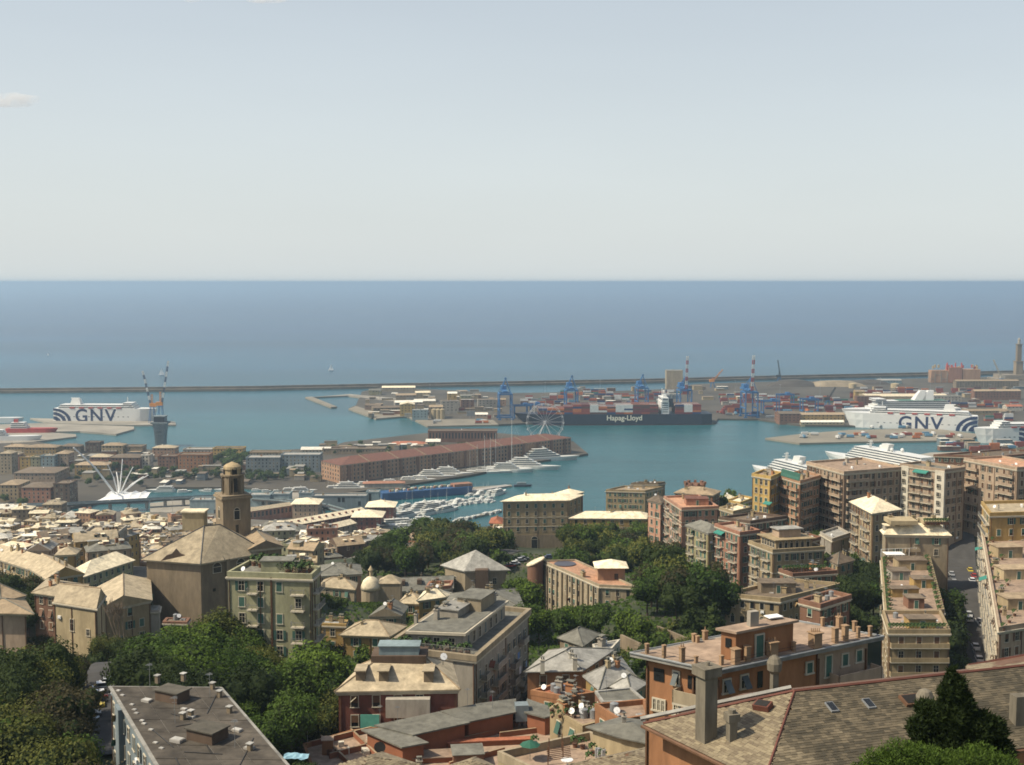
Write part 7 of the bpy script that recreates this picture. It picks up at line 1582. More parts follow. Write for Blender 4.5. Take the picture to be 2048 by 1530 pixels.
for (x, y, w_, d_, zz, wl, rm) in ((935, 1500, 4.5, 4, -1.2, 'brick', 'greyslate'), (880, 1508, 12, 3, -2.2, 'orangered', 'terrace'), (655, 1478, 1.6, 1.6, -.8, 'orange', 'terrace'), (980, 1480, 13, 1.0, -2.2, 'orangered', 'terracotta')):
    q = P(x, y, zD + zz); s = MB(); s.box((q.x, q.y, zD + zz - 1.5), (w_, d_, 3), .12); part(D_, 'terrace_wall', s, [wallm(wl)]); s = MB(); s.box((q.x, q.y, zD + zz + .08), (w_ + .3, d_ + .3, .12), .12); part(D_, 'coping', s, [roofm(rm)])
for (x, y) in ((615, 1478), (795, 1452), (760, 1450), (935, 1415), (985, 1420)): q = P(x, y, zD); place(D_, 'aerial', m_aerial(), (q.x, q.y, zD))
for i in range(18): q = P(900 + i * 12, 1470 - i * 1.6, zD - 2.9); place(D_, 'potted_plant', m_pot(), (q.x, q.y, zD - 2.9), 0, .9 + .3 * (i % 3))
for (x0, y0, x1, y1) in ((622, 1488, 745, 1458), (660, 1512, 790, 1478), (640, 1475, 700, 1530), (700, 1462, 760, 1520), (860, 1496, 1000, 1462), (900, 1530, 1010, 1500), (1000, 1470, 1120, 1455)):
    a, b = P(x0, y0, zD - 2.5), P(x1, y1, zD - 2.5); d = (b - a).normalized(); nn = Vector((-d.y, d.x, 0)) * .3; s = MB(); s.prism([a.xy[:], b.xy[:], (b + nn).xy[:], (a + nn).xy[:]], zD - 3, zD - 2.1, 0, 1); part(D_, 'terrace_wall', s, [wallm('orangered'), roofm('tan')])
rk = random.Random(23)
for k in range(34):
    q = P(rk.uniform(640, 1150), 0, D=170); Y = rk.uniform(168, 186); x = (rk.uniform(640, 1150) - 1024) / FPX * Y; s = MB(); w_ = rk.uniform(.3, 1.2); h_ = rk.uniform(.3, 1.1)
    s.box((x, Y, zD - 2.95 + h_ / 2), (w_, rk.uniform(.3, 1.0), h_), rk.uniform(0, 1.5)); part(D_, rk.choice(('planter', 'storage_box', 'bench')), s, [wallm(rk.choice(('grey', 'darkbrown', 'stone', 'white', 'brick', 'green')))])
# low slate roof at the bottom edge
def low_roof(label, pixs, D, rise, m=None):
    z = P(*pixs[0], D=D).z; po = ccw([P(x, y, z).xy[:] for x, y in pixs]); r = building(label, po, z, 6, wall='tan', roof='none', near=True, wprob=0, cornice=False, clutter=0)
    c = cent(po); ap = Vector((c[0], c[1] + .5, z + rise)); 
    e = [(a[0], a[1], z) for a in inset(po, .4)]; s = MB()
    for i in range(4): s.face([e[i], e[(i + 1) % 4], tuple(ap)])
    part(r, 'roof_deck', s, [M_shB])
    for i in range(4):
        if visible(e[i][:2], e[(i + 1) % 4][:2]) or rise < 1.5: slates(r, [Vector(e[i]), Vector(e[(i + 1) % 4]), ap], m or M_slateL, expo=.26, wid=.5)
    return r
low_roof('low pale slate roof at the bottom edge below the orange terrace', ((650, 1542), (700, 1575), (830, 1530), (765, 1508)), 118, 1.2)
low_roof('second low slate roof at the bottom edge, right of the large chimney block', ((880, 1540), (930, 1570), (1010, 1545), (950, 1518)), 118, 1.0)
low_roof('long pale slate roof under the corner of the large slate roof', ((1150, 1530), (1230, 1560), (1345, 1530), (1300, 1497)), 112, .9)
# --- E: house with terrace, pergola and parasol
zT = P(1063, 1484, D=136).z
T_ = building('cream house with walled roof terrace and pergola, bottom right of centre', [P(x, y, zT).xy[:] for x, y in ((996, 1502), (1085, 1545), (1345, 1530), (1180, 1462))], zT - 1, 11, wall='cream', rmat='terrace', roof='flat', near=True, wprob=0, clutter=0, over=.1, parapet=1.0, cornice=False, floor_mat=wallm('beige'))
zR = zT + 1.9; po = [P(x, y, zR).xy[:] for x, y in ((1172, 1453), (1237, 1474), (1312, 1490), (1345, 1470), (1290, 1440), (1240, 1434))]; po = ccw(po)
s = MB(); s.prism(inset(po, -.5), zT - 1, zR - .05); part(T_, 'upper_room', s, [wallm('cream')]); s = MB(); e = inset(po, .05); ap = (cent(po)[0], cent(po)[1], zR + .9)
for i in range(len(e)): s.face([(e[i][0], e[i][1], zR), (e[(i + 1) % len(e)][0], e[(i + 1) % len(e)][1], zR), ap])
s.prism(e, zR - .15, zR - .002); part(T_, 'upper_roof', s, [roofm('greyslate')])
q = P(1248, 1445, zR + .7); chimney(T_, q.x, q.y, zR + .4, 0, 2, wallm('grey'), .8)
for (x, y, w_, h_, st_) in ((1190, 1485, .5, .5, 'hole'), (1221, 1518, .6, 1.9, 'closed')):
    q = P(x, y, D=128); place(T_, 'window' if h_ < 1 else 'door', window_mesh(w_, h_, st_, M_dmetal), (q.x, q.y - .2, zT - .85 + (0 if h_ > 1 else 1.1)), -.25)
s = MB(); zf = zT - .95
for (x, y) in ((1098, 1512), (1124, 1502), (1096, 1530), (1126, 1520)): q = P(x, y, zf + 0); s.box((q.x, q.y, zf + 1.05), (.12, .12, 2.1))
for k in range(7):
    a, b = P(1092 + k * 1, 1500, zf + 2.1), P(1140, 1494, zf + 2.1); s.bar((a.x, a.y - k * .5, zf + 2.15), (b.x, b.y - k * .5, zf + 2.15), .05, 4)
part(T_, 'pergola', s, [M_shB])
def parasol(label, px, py, z, col_, r_=1.2):
    q = P(px, py, z); t = thing('parasol', label, 'parasol', (q.x, q.y, z)); s = MB(); s.cyl(0, 0, 0, 2.2, .03, .03, 6); lpart(t, 'pole', s, [M_metal])
    s = MB(); s.lathe(0, 0, [(r_, 1.8), (r_ * .5, 2.1), (.05, 2.35)], 8); lpart(t, 'canopy', s, [mat('parasol_' + label.split()[0], col_, .8, .1, 1)])
parasol('green parasol on the walled roof terrace of the cream house', 1060, 1520, zf, (.025, .10, .065)); 
t = thing('garden_table', 'white round table on the walled roof terrace', 'table', P(1134, 1532, zf)); s = MB(); s.cyl(0, 0, .7, .76, .7, .7, 14); lpart(t, 'table_top', s, [M_white]); s = MB(); s.cyl(0, 0, 0, .7, .06, .06, 8); s.cyl(0, 0, 0, .05, .3, .3, 10); lpart(t, 'table_leg', s, [M_white])
for (x, y) in ((1186, 1510), (1165, 1498), (1070, 1495), (1180, 1528), (1205, 1522), (1150, 1495)):
    q = P(x, y, zf); place(T_, 'potted_plant', m_pot(), (q.x, q.y, zf), 0, 1.1)
for i, (x, y) in enumerate(((1195, 1515), (1200, 1517), (1208, 1519))):
    q = P(x, y + 6, zf); s = MB(); s.box((0, .1, .75), (.55, .05, 1.5), .1); o = thing('white_panel', 'white panel leaning on the cream house wall beside its dark door', 'panel', q, 'white panels leaning by the door', .2 + i * .1, s.mesh('panel', [M_white]))
# --- middle cluster of low roofs
HB2 = lambda label, c4, D, h, **k: building(label, [P(x, y, P(c4[0][0], c4[0][1], D=D).z).xy[:] for x, y in c4], P(c4[0][0], c4[0][1], D=D).z, h, **{**dict(near=True, cornice=False), **k})
r = HB2('low orange house with broad pale grey roof right of the cream white block', ((1055, 1342), (1163, 1340), (1222, 1300), (1100, 1302)), 215, 9, wall='orange', rmat='lightgrey', roof='hip', rise=2.2, over=.5, clutter=0, fh=3, wsp=3.2, sh=M_shB)
for x, y in ((1143, 1318), (1150, 1328), (1085, 1332)): q = P(x, y, r['_z'] + 1.2); chimney(r, q.x, q.y, r['_z'] + .8, 0, 0, wallm('white'))
HB2('house with crumpled grey slate roof right of the pale grey roof', ((1172, 1352), (1200, 1376), (1266, 1352), (1240, 1318)), 206, 9, wall='ochre', rmat='lightgrey', roof='hip', rise=2, over=.6, clutter=2)
HB2('small house with grey hip roof and cream wall beside the orange apartment house', ((1225, 1372), (1262, 1384), (1290, 1366), (1250, 1352)), 200, 8, wall='cream', rmat='lightgrey', roof='hip', rise=1.6, over=.5, clutter=1)
HB2('flat teal grey roof with pale rim left of the orange apartment house', ((1190, 1385), (1205, 1407), (1292, 1404), (1262, 1378)), 185, 9, wall='brick', rmat='greyslate', roof='flat', over=.1, clutter=.5, parapet=.3, floor_mat=roofm('lightgrey'))
HB2('brick house with red tiled terrace and washing behind the strip roofs', ((1062, 1388), (1130, 1400), (1190, 1392), (1120, 1372)), 196, 7, wall='orange', rmat='terracotta', roof='flat', over=.1, clutter=2.4, parapet=.7)
r = HB2('pink roof terrace crowded with planters and vents, right of the strip roofs', ((1100, 1420), (1165, 1458), (1232, 1440), (1140, 1398)), 172, 8, wall='tan', rmat='terrace', roof='flat', over=.1, clutter=3, parapet=.5)
c = cent(ccw([P(x, y, r['_z']).xy[:] for x, y in ((1100, 1420), (1165, 1458), (1232, 1440), (1140, 1398))]))
for i in range(16): place(r, 'potted_plant', m_pot(), (c[0] - 4 + (i % 8) * 1.1, c[1] - 1.5 + (i // 8) * 2.2, r['_z']), 0, .7 + .2 * (i % 3))
HB2('low brick terrace with orange walls under the orange apartment house', ((1190, 1418), (1240, 1450), (1300, 1440), (1290, 1408)), 165, 9, wall='orange', rmat='terrace', roof='flat', over=.1, clutter=1.5, parapet=.8)
HB2('dark slate roof almost hidden among the trees right of centre', ((1120, 1275), (1165, 1290), (1195, 1268), (1150, 1258)), 265, 5, wall='stone', rmat='greyslate', roof='hip', rise=2, clutter=0)
HB2('white roofed shed climbing the slope beside the garden', ((1195, 1312), (1222, 1300), (1240, 1280), (1185, 1290)), 232, 5, wall='white', rmat='lightgrey', roof='flat', clutter=.4, parapet=.2, over=.1)
# blue tarpaulin and small things near the bottom
q = P(592, 1520, D=150); s = MB(); rk = random.Random(5)
n_ = 8; g_ = [[(-1.6 + 3.2 * i / n_, -1 + 2 * j / 4, .5 + rk.uniform(-.12, .12)) for i in range(n_ + 1)] for j in range(5)]
for j in range(4):
    for i in range(n_): s.face([g_[j][i], g_[j][i + 1], g_[j + 1][i + 1], g_[j + 1][i]])
thing('tarpaulin', 'crumpled light blue tarpaulin among the bushes at the bottom edge', 'tarpaulin', (q.x, q.y, q.z), None, 0, s.mesh('tarpaulin', [mat('blue_tarp', (.25, .42, .5), .6, .2, 2)]))
# ------------------------------------------------------------------ streets
def road(name, path, wd, m=None, lift=.18):
    s = MB(); pts = [P(x, y, D=D) for x, y, D in path]; dense = []
    for a, b in zip(pts, pts[1:]):
        n = max(1, int((b - a).length / 5)); dense += [a.lerp(b, i / n) for i in range(n)]
    dense.append(pts[-1]); rows = []
    for i, p in enumerate(dense):
        d = (dense[min(i + 1, len(dense) - 1)] - dense[max(i - 1, 0)]); d.z = 0; d.normalize(); nn = Vector((-d.y, d.x, 0))
        z = max(ground(p.x + nn.x * wd * k, p.y + nn.y * wd * k) for k in (-.5, 0, .5)) + lift
        rows.append([(p.x + nn.x * wd * k, p.y + nn.y * wd * k, z - (1.5 if abs(k) > .5 else 0)) for k in (-.51, -.5, 0, .5, .51)])
    for a, b in zip(rows, rows[1:]):
        for k in range(4): s.face([a[k], a[k + 1], b[k + 1], b[k]])
    return struct(name, s, m or M_asph), rows
RD1, rows1 = road('street', [(1905, 1120, 480), (1918, 1150, 430), (1930, 1200, 370), (1950, 1260, 322), (1975, 1335, 290), (2000, 1400, 262)], 13)
RD2, rows2 = road('street', [(176, 1560, 155), (195, 1480, 178), (210, 1410, 203), (248, 1345, 228), (300, 1310, 240)], 9)
RD3, rows3 = road('street', [(1000, 1150, 470), (1060, 1118, 500), (1160, 1112, 520), (1220, 1105, 540)], 8)
RD4, rows4 = road('street', [(1330, 1160, 385), (1370, 1175, 365), (1420, 1200, 330)], 8)
RD5, rows5 = road('street', [(1745, 1290, 275), (1762, 1340, 255), (1770, 1400, 240)], 6)
def path_(name, px): pass
# ------------------------------------------------------------------ cars
def car_meshes(col_, nm):
    b = MB(); pr = [(-2.1, .35), (2.1, .35), (2.12, .7), (1.2, .88), (-2.0, .95), (-2.14, .6)]
    b.loft([[(x, y, z) for x, z in pr] for y in (-.86, .86)]); cb = MB()
    t = [(-1.75, .93), (1.15, .87), (.45, 1.42), (-1.3, 1.45)]
    cb.loft([[(x, y * (1 if z < 1 else .86), z) for x, z in t] for y in (-.8, .8)], 0)
    r = MB(); r.loft([[(x, y, z) for x, z in ((-1.28, 1.44), (.42, 1.41), (.36, 1.48), (-1.24, 1.5))] for y in (-.68, .68)])
    w_ = MB(); w_.loft([[(.32 * math.cos(a * .7854), y, .32 + .32 * math.sin(a * .7854)) for a in range(8)] for y in (-.1, .1)])
    m_ = mat('car_paint_' + nm, col_, .3, .03, .3, spec=.5); return b.mesh('body', [m_]), cb.mesh('cabin', [M_glass]), r.mesh('roof', [m_]), w_
CARC = {'white': (.7, .7, .7), 'silver': (.4, .41, .42), 'red': (.35, .03, .03), 'dark blue': (.03, .05, .12), 'black': (.03, .03, .03), 'grey': (.15, .155, .16), 'yellow': (.55, .42, .05), 'light blue': (.2, .33, .45)}
CARM = {k: car_meshes(v, k.replace(' ', '_')) for k, v in CARC.items()}; WHM = CARM['white'][3].mesh('wheel', [M_dmetal])
def car(px, py, D, rz, colr, where, group):
    p = P(px, py, D=D); z = ground(p.x, p.y) + .2
    # keep the car on its line of sight but on the road surface
    for _ in range(6):
        p = P(px, py, z + .5); z = ground(p.x, p.y) + .2
    r = thing('parked_car', '%s car parked %s' % (colr, where), 'car', (p.x, p.y, z), group, rz); b, c, t, _ = CARM[colr]
    for n_, me in (('body', b), ('cabin', c), ('roof', t)): place(r, n_, me, (0, 0, 0), world=False)
    for x in (-1.3, 1.3):
        for y in (-.78, .78): place(r, 'wheel', WHM, (x, y, 0), world=False)
for i, (x, y, c) in enumerate(((247, 1348, 'red'), (238, 1357, 'dark blue'), (222, 1365, 'silver'), (208, 1374, 'white'), (204, 1390, 'white'), (190, 1394, 'red'), (184, 1412, 'yellow'), (176, 1428, 'grey'), (172, 1440, 'light blue'), (175, 1452, 'white'), (320, 1296, 'white'))):
    car(x, y, 210, .35, c, 'on the lane left of the brown flat roof' if x < 300 else 'alone under the trees below the brick chapel', 'cars parked on the left lane')
for x, y, c in ((1960, 1212, 'white'), (1963, 1222, 'silver'), (1966, 1232, 'grey'), (1970, 1242, 'silver'), (1981, 1268, 'white'), (1984, 1276, 'black'), (1988, 1287, 'red'), (1934, 1216, 'silver'), (1937, 1228, 'silver'), (1939, 1238, 'white'), (1951, 1293, 'white'), (1954, 1305, 'grey'), (1958, 1318, 'white'),
                (1948, 1150, 'red'), (1944, 1160, 'white'), (1949, 1168, 'silver'), (1952, 1178, 'dark blue'), (1955, 1190, 'dark blue'), (1905, 1155, 'grey'), (1908, 1163, 'silver'), (1912, 1172, 'grey'), (1916, 1181, 'silver'), (1940, 1140, 'yellow'), (1903, 1147, 'silver')):
    car(x, y, 330, 1.35, c, 'on the steep street between the terrace building and the right edge blocks', 'cars parked on the steep street')
for x, y, c in ((1755, 1294, 'white'), (1757, 1352, 'white'), (1754, 1310, 'grey')): car(x, y, 262, 1.4, c, 'in the gap left of the stepped terrace building', 'cars in the gap')
for x, y, c in ((1030, 1127, 'white'), (1042, 1120, 'silver'), (1048, 1117, 'grey'), (1020, 1135, 'red'), (1100, 1114, 'dark blue'), (1120, 1113, 'silver'), (1145, 1112, 'grey')): car(x, y, 500, .5 if x < 1050 else .1, c, 'on the curving road below the wide tan palace', 'cars on the curving road')
for x, y, c in ((1357, 1200, 'white'), (1366, 1192, 'grey'), (1372, 1185, 'silver'), (1428, 1214, 'white')): car(x, y, 345, .8, c, 'under the trees before the rose block', 'cars under the trees')
# ------------------------------------------------------------------ trees
def leafmat(name, c1, c2, rough=.75):
    m = bpy.data.materials.new(name); m.use_nodes = True; n = m.node_tree.nodes; l = m.node_tree.links; b = n['Principled BSDF']; b.inputs['Roughness'].default_value = rough; b.inputs['Specular IOR Level'].default_value = .15
    g = n.new('ShaderNodeNewGeometry'); oi = n.new('ShaderNodeObjectInfo')
    no = n.new('ShaderNodeTexNoise'); no.inputs['Scale'].default_value = .5; no.inputs['Detail'].default_value = 3; l.new(g.outputs['Position'], no.inputs['Vector'])
    a = n.new('ShaderNodeMath'); a.operation = 'MULTIPLY_ADD'; l.new(g.outputs['Random Per Island'], a.inputs[0]); a.inputs[1].default_value = .4; l.new(oi.outputs['Random'], a.inputs[2])
    a2 = n.new('ShaderNodeMath'); a2.operation = 'MULTIPLY_ADD'; l.new(no.outputs['Fac'], a2.inputs[0]); a2.inputs[1].default_value = .9; l.new(a.outputs[0], a2.inputs[2])
    mr = n.new('ShaderNodeMapRange'); mr.inputs[1].default_value = .3; mr.inputs[2].default_value = 1.8; l.new(a2.outputs[0], mr.inputs[0])
    mx = n.new('ShaderNodeMix'); mx.data_type = 'RGBA'; l.new(mr.outputs[0], mx.inputs['Factor']); mx.inputs['A'].default_value = (*c1, 1); mx.inputs['B'].default_value = (*c2, 1)
    l.new(mx.outputs['Result'], b.inputs['Base Color']); 
    tr = n.new('ShaderNodeBsdfTranslucent'); l.new(mx.outputs['Result'], tr.inputs['Color']); ms = n.new('ShaderNodeMixShader'); ms.inputs[0].default_value = .3
    l.new(b.outputs[0], ms.inputs[1]); l.new(tr.outputs[0], ms.inputs[2]); l.new(ms.outputs[0], n['Material Output'].inputs['Surface']); return m
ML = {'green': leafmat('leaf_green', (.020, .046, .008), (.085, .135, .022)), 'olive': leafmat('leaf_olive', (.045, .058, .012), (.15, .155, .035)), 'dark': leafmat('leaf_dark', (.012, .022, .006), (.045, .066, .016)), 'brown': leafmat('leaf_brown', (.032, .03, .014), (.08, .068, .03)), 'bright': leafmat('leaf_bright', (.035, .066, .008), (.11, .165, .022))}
M_bark = mat('bark', (.07, .05, .035), .95, .3, 2)
def crown_mb(seed, nl, ls, shape='round'):
    rr = random.Random(seed); s = MB(); lobes = []
    if shape == 'round':
        lobes.append((Vector((0, 0, .62)), .34))
        for k in range(9):
            a = rr.uniform(0, 6.28); r = rr.uniform(.16, .36); lobes.append((Vector((r * math.cos(a), r * math.sin(a), rr.uniform(.42, .82))), rr.uniform(.15, .25)))
    elif shape == 'cone':
        for k in range(9): t = k / 8; a = rr.uniform(0, 6.28); lobes.append((Vector((.05 * math.cos(a), .05 * math.sin(a), .2 + .75 * t)), .17 * (1 - t) + .045))
    elif shape == 'bush':
        for k in range(7): a = rr.uniform(0, 6.28); r = rr.uniform(0, .35); lobes.append((Vector((r * math.cos(a), r * math.sin(a), rr.uniform(.15, .45))), rr.uniform(.2, .32)))
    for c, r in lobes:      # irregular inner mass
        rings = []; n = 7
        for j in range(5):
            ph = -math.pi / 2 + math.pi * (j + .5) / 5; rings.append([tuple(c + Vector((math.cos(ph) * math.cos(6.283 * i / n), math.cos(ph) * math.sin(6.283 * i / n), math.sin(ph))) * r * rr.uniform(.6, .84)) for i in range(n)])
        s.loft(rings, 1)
    tot = sum(r * r for _, r in lobes)
    for c, r in lobes:
        for k in range(int(nl * r * r / tot)):
            v = Vector((rr.gauss(0, 1), rr.gauss(0, 1), rr.gauss(0, 1))).normalized()
            if v.z < -.5 and rr.random() < .7: continue
            p = c + v * r * rr.uniform(.72, 1.14); a = (v + Vector((rr.uniform(-1, 1), rr.uniform(-1, 1), rr.uniform(-.6, 1.0))) * .9).normalized(); u = a.cross(Vector((rr.uniform(-1, 1), rr.uniform(-1, 1), rr.uniform(-1, 1)))).normalized(); w_ = a.cross(u)
            q = ls * rr.uniform(.5, 1.3); s.face([p - u * q, p - w_ * q * .6, p + u * q, p + w_ * q * .6], 0)
    return s
def trunk_mb(seed, shape):
    rr = random.Random(seed); s = MB(); h = .5 if shape == 'round' else .3
    s.loft([[(r * math.cos(a * 1.047), r * math.sin(a * 1.047), z) for a in range(6)] for r, z in ((.035, -.25), (.028, 0), (.02, h * .6), (.012, h))])
    if shape == 'round':
        for k in range(5):
            a = k * 1.26 + rr.uniform(-.3, .3); s.bar((0, 0, h * rr.uniform(.5, .9)), (.25 * math.cos(a), .25 * math.sin(a), rr.uniform(.55, .75)), .009, 4)
    return s
CR = {}
def crown(kind, seed, shape, lod):
    k = (kind, seed, shape, lod)
    if k not in CR:
        nl, ls = {0: (5200, .021), 1: (1700, .034), 2: (450, .06)}[lod]
        if shape == 'bush': ls *= 1.3; nl = int(nl * .6)
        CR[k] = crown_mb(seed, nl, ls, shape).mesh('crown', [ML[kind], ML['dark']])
    return CR[k]
TRK = {(k, sh): trunk_mb(k, sh).mesh('trunk', [M_bark]) for k in range(4) for sh in ('round', 'cone', 'bush')}
FOOT = []
for t in THINGS:
    for ch in t.children:
        if ch.name.split('.')[0] == 'wall' and ch.type == 'MESH' and len(ch.data.vertices) <= 16:
            vs = [t.location + v.co for v in ch.data.vertices][:len(ch.data.vertices) // 2]; FOOT.append([(v.x, v.y) for v in vs])
for rws in (rows1, rows2, rows3, rows4, rows5):
    for a, b in zip(rws, rws[1:]): FOOT.append([a[0][:2], a[4][:2], b[4][:2], b[0][:2]])
FB = [(min(p[0] for p in f), max(p[0] for p in f), min(p[1] for p in f), max(p[1] for p in f), f) for f in FOOT]
def blocked(x, y, mg):
    for x0, x1, y0, y1, f in FB:
        if x < x0 - mg or x > x1 + mg or y < y0 - mg or y > y1 + mg: continue
        ins = False; n = len(f); dmin = 1e9
        for i in range(n):
            ax, ay = f[i]; bx, by = f[(i + 1) % n]
            if (ay > y) != (by > y) and x < (bx - ax) * (y - ay) / (by - ay + 1e-12) + ax: ins = not ins
            L2 = (bx - ax) ** 2 + (by - ay) ** 2 + 1e-9; t = max(0, min(1, ((x - ax) * (bx - ax) + (y - ay) * (by - ay)) / L2)); dmin = min(dmin, math.hypot(x - ax - t * (bx - ax), y - ay - t * (by - ay)))
        if ins or dmin < mg: return True
    return False
TREES = []; rt = random.Random(77); TD = {'green': 'mid green', 'olive': 'olive green', 'dark': 'dark green', 'brown': 'brownish', 'bright': 'fresh bright green'}
def tree(x, y, h, kind, where, group, shape='round', wf=1.0, z=None, mg=1.5, force=False, name=None):
    if not force and blocked(x, y, mg): return False
    TREES.append((x, y, h, kind, where, group, shape, wf, ground(x, y) if z is None else z)); return True
def real_tree(x, y, h, kind, where, group, shape, wf, z):
    D = math.hypot(x, y); lod = 0 if D < 260 else (1 if D < 620 else 2); sd = rt.randrange(4)
    form = {'round': 'broad tree', 'cone': 'narrow conifer', 'bush': 'bush'}[shape]
    r = thing({'round': 'broadleaf_tree', 'cone': 'conifer', 'bush': 'bush'}[shape], '%s %s %s' % (TD[kind], form, where), 'bush' if shape == 'bush' else 'tree', (x, y, z), group, rt.uniform(0, 6.28)); sx_ = h * wf
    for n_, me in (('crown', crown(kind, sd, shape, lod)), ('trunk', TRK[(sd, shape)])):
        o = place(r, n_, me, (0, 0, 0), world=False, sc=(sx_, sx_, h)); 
    return True
def grove(px0, px1, D0, D1, n, h0, h1, kinds, where, group, cond=None, shape='round', wf=(.8, 1.1), sep=4.2):
    got = []; tries = 0
    while len(got) < n and tries < n * 25:
        tries += 1; D = rt.uniform(D0, D1); px = rt.uniform(px0, px1); x = (px - 1024) / FPX * D * 1.0; y = D; h = rt.uniform(h0, h1)
        if any((x - a) ** 2 + (y - b) ** 2 < sep * sep for a, b in got): continue
        z = ground(x, y); px_, py_ = pix(x, y, z + h)
        if cond and not cond(px_, py_, D): continue
        if tree(x, y, h, rt.choice(kinds), where, group, shape, rt.uniform(*wf)): got.append((x, y))
    return got
grove(275, 650, 165, 232, 50, 8, 15, ('green', 'green', 'bright', 'dark', 'olive'), 'in the dense grove between the brown flat roof and the pale green block', 'trees of the central left grove', lambda x, y, D: y > 1215 + max(0, (430 - x)) * .35 + max(0, x - 560) * .75 and not (x < 460 and y > 1400) and x > 268 + max(0, 1330 - y) * .2, wf=(.8, 1.15), sep=4.4)
grove(-60, 225, 118, 205, 40, 7, 14, ('dark', 'olive', 'brown', 'green', 'olive'), 'in the thicket at the lower left corner', 'trees of the lower left thicket', lambda x, y, D: y > 1290 and x < 160 + max(0, 1340 - y) * .3, sep=3.4)
grove(-40, 330, 225, 262, 34, 6, 9, ('green', 'dark', 'brown', 'olive'), 'below the yellow chapel house', 'trees below the yellow chapel', lambda x, y, D: y > 1268 and not (95 < x < 205 and y < 1300), sep=3.6)
grove(-30, 110, 300, 372, 26, 9, 12, ('dark', 'dark', 'brown'), 'on the dark slope at the left edge', 'trees on the dark left slope', lambda x, y, D: y > 1095 + x * .8, sep=4)
grove(725, 1010, 425, 565, 66, 9, 15, ('green', 'green', 'dark', 'brown', 'olive'), 'in the grove between the domed chapel and the wide tan palace', 'trees of the palace grove', lambda x, y, D: y > 1022 + max(0, 880 - x) * .33 and not (945 < x < 1010 and y < 1045), sep=5)
grove(1140, 1450, 300, 545, 95, 9, 15, ('green', 'green', 'dark', 'olive', 'brown'), 'in the park between the pink terrace and the pink palace', 'trees of the palace park', lambda x, y, D: y > 1040 + max(0, x - 1300) * .6 and not (x < 1285 and D < 425 and y < 1215) and not (x < 1290 and D > 400 and y > 1125), sep=4.6)
grove(1035, 1270, 268, 352, 40, 8, 12, ('green', 'bright', 'olive', 'green'), 'in front of the long building with pink roof terrace', 'trees below the pink roof terrace', lambda x, y, D: (y > 1206 + max(0, 1130 - x) * .15 or (x < 1052 and y > 1150)) and not (x > 1195 and y < 1222), sep=4)
grove(1230, 1450, 200, 300, 46, 3, 7, ('green', 'olive', 'bright', 'dark'), 'in the terraced garden above the orange apartment house', 'garden trees above the orange house', lambda x, y, D: y > 1190, sep=3.2)
grove(1670, 1765, 285, 420, 30, 8, 12, ('dark', 'green', 'dark'), 'between the brown palace and the stepped terrace building', 'trees left of the terrace building', lambda x, y, D: y > 1085, sep=4)
grove(1885, 1950, 262, 345, 20, 9, 13, ('dark', 'green', 'dark'), 'along the steep street beside the terrace building', 'street trees on the right', lambda x, y, D: y > 1170, sep=3.4)
grove(1893, 1962, 395, 432, 22, 9, 13, ('dark', 'green'), 'on the green bank below the right hand towers', 'trees on the green bank', lambda x, y, D: 1050 < y < 1125, sep=3.0)
grove(1450, 1510, 540, 640, 12, 8, 11, ('bright', 'green'), 'left of the tall yellow block', 'trees left of the yellow block', None, sep=4)
grove(1575, 1660, 405, 450, 14, 7, 10, ('green', 'dark'), 'in front of the largest tall block', 'trees before the tall block', lambda x, y, D: y > 1035, sep=4)
grove(1745, 1800, 400, 430, 6, 12, 15, ('dark',), 'in the dark gap beside the white tower block', 'trees in the tower gap', None, sep=4)
grove(330, 640, 232, 262, 12, 6, 9, ('dark', 'green'), 'around the brick chapel under the church', 'trees under the church', lambda x, y, D: y > 1200, sep=4)
grove(640, 860, 240, 330, 26, 3, 6, ('green', 'dark', 'bright'), 'among the small houses behind the dark red house', 'garden bushes behind the red house', None, 'bush', (.9, 1.3), sep=3.5)
grove(600, 700, 195, 235, 12, 6, 9, ('dark', 'brown'), 'in the dark gap left of the dark red house', 'trees left of the dark red house', None, sep=3.2)
grove(540, 640, 150, 172, 10, 3, 5, ('dark', 'green'), 'beside the blue tarpaulin', 'bushes near the tarpaulin', None, 'bush', (1, 1.3), sep=2.5)
def wf_grove(px0, px1, py0, py1, n, h0, h1, where, group, kinds=('green', 'dark')):
    for k in range(n):
        p = P(rt.uniform(px0, px1), rt.uniform(py0, py1), 2.2); tree(p.x, p.y, rt.uniform(h0, h1), rt.choice(kinds), where, group, 'round', rt.uniform(.9, 1.2), 2.2)
wf_grove(422, 492, 922, 940, 16, 10, 15, 'on the peninsula below the yellow palace', 'trees of the peninsula')
wf_grove(492, 640, 950, 968, 16, 6, 9, 'in front of the dark blue grey halls', 'trees before the grey halls')
wf_grove(150, 300, 955, 975, 12, 6, 10, 'behind the white harbour spider', 'trees behind the harbour spider')
wf_grove(0, 150, 1000, 1020, 10, 6, 10, 'beside the elevated road at the left edge', 'trees along the elevated road')
wf_grove(110, 300, 936, 960, 26, 6, 10, 'among the houses of the peninsula', 'trees of the peninsula')
wf_grove(290, 660, 944, 962, 60, 5, 9, 'in front of the dark blue grey halls', 'trees before the grey halls')
wf_grove(640, 1100, 892, 905, 26, 5, 8, 'on the green roofs behind the red warehouse', 'trees behind the red warehouse')
wf_grove(650, 780, 900, 912, 12, 5, 8, 'on the green roofs behind the red warehouse', 'trees behind the red warehouse')
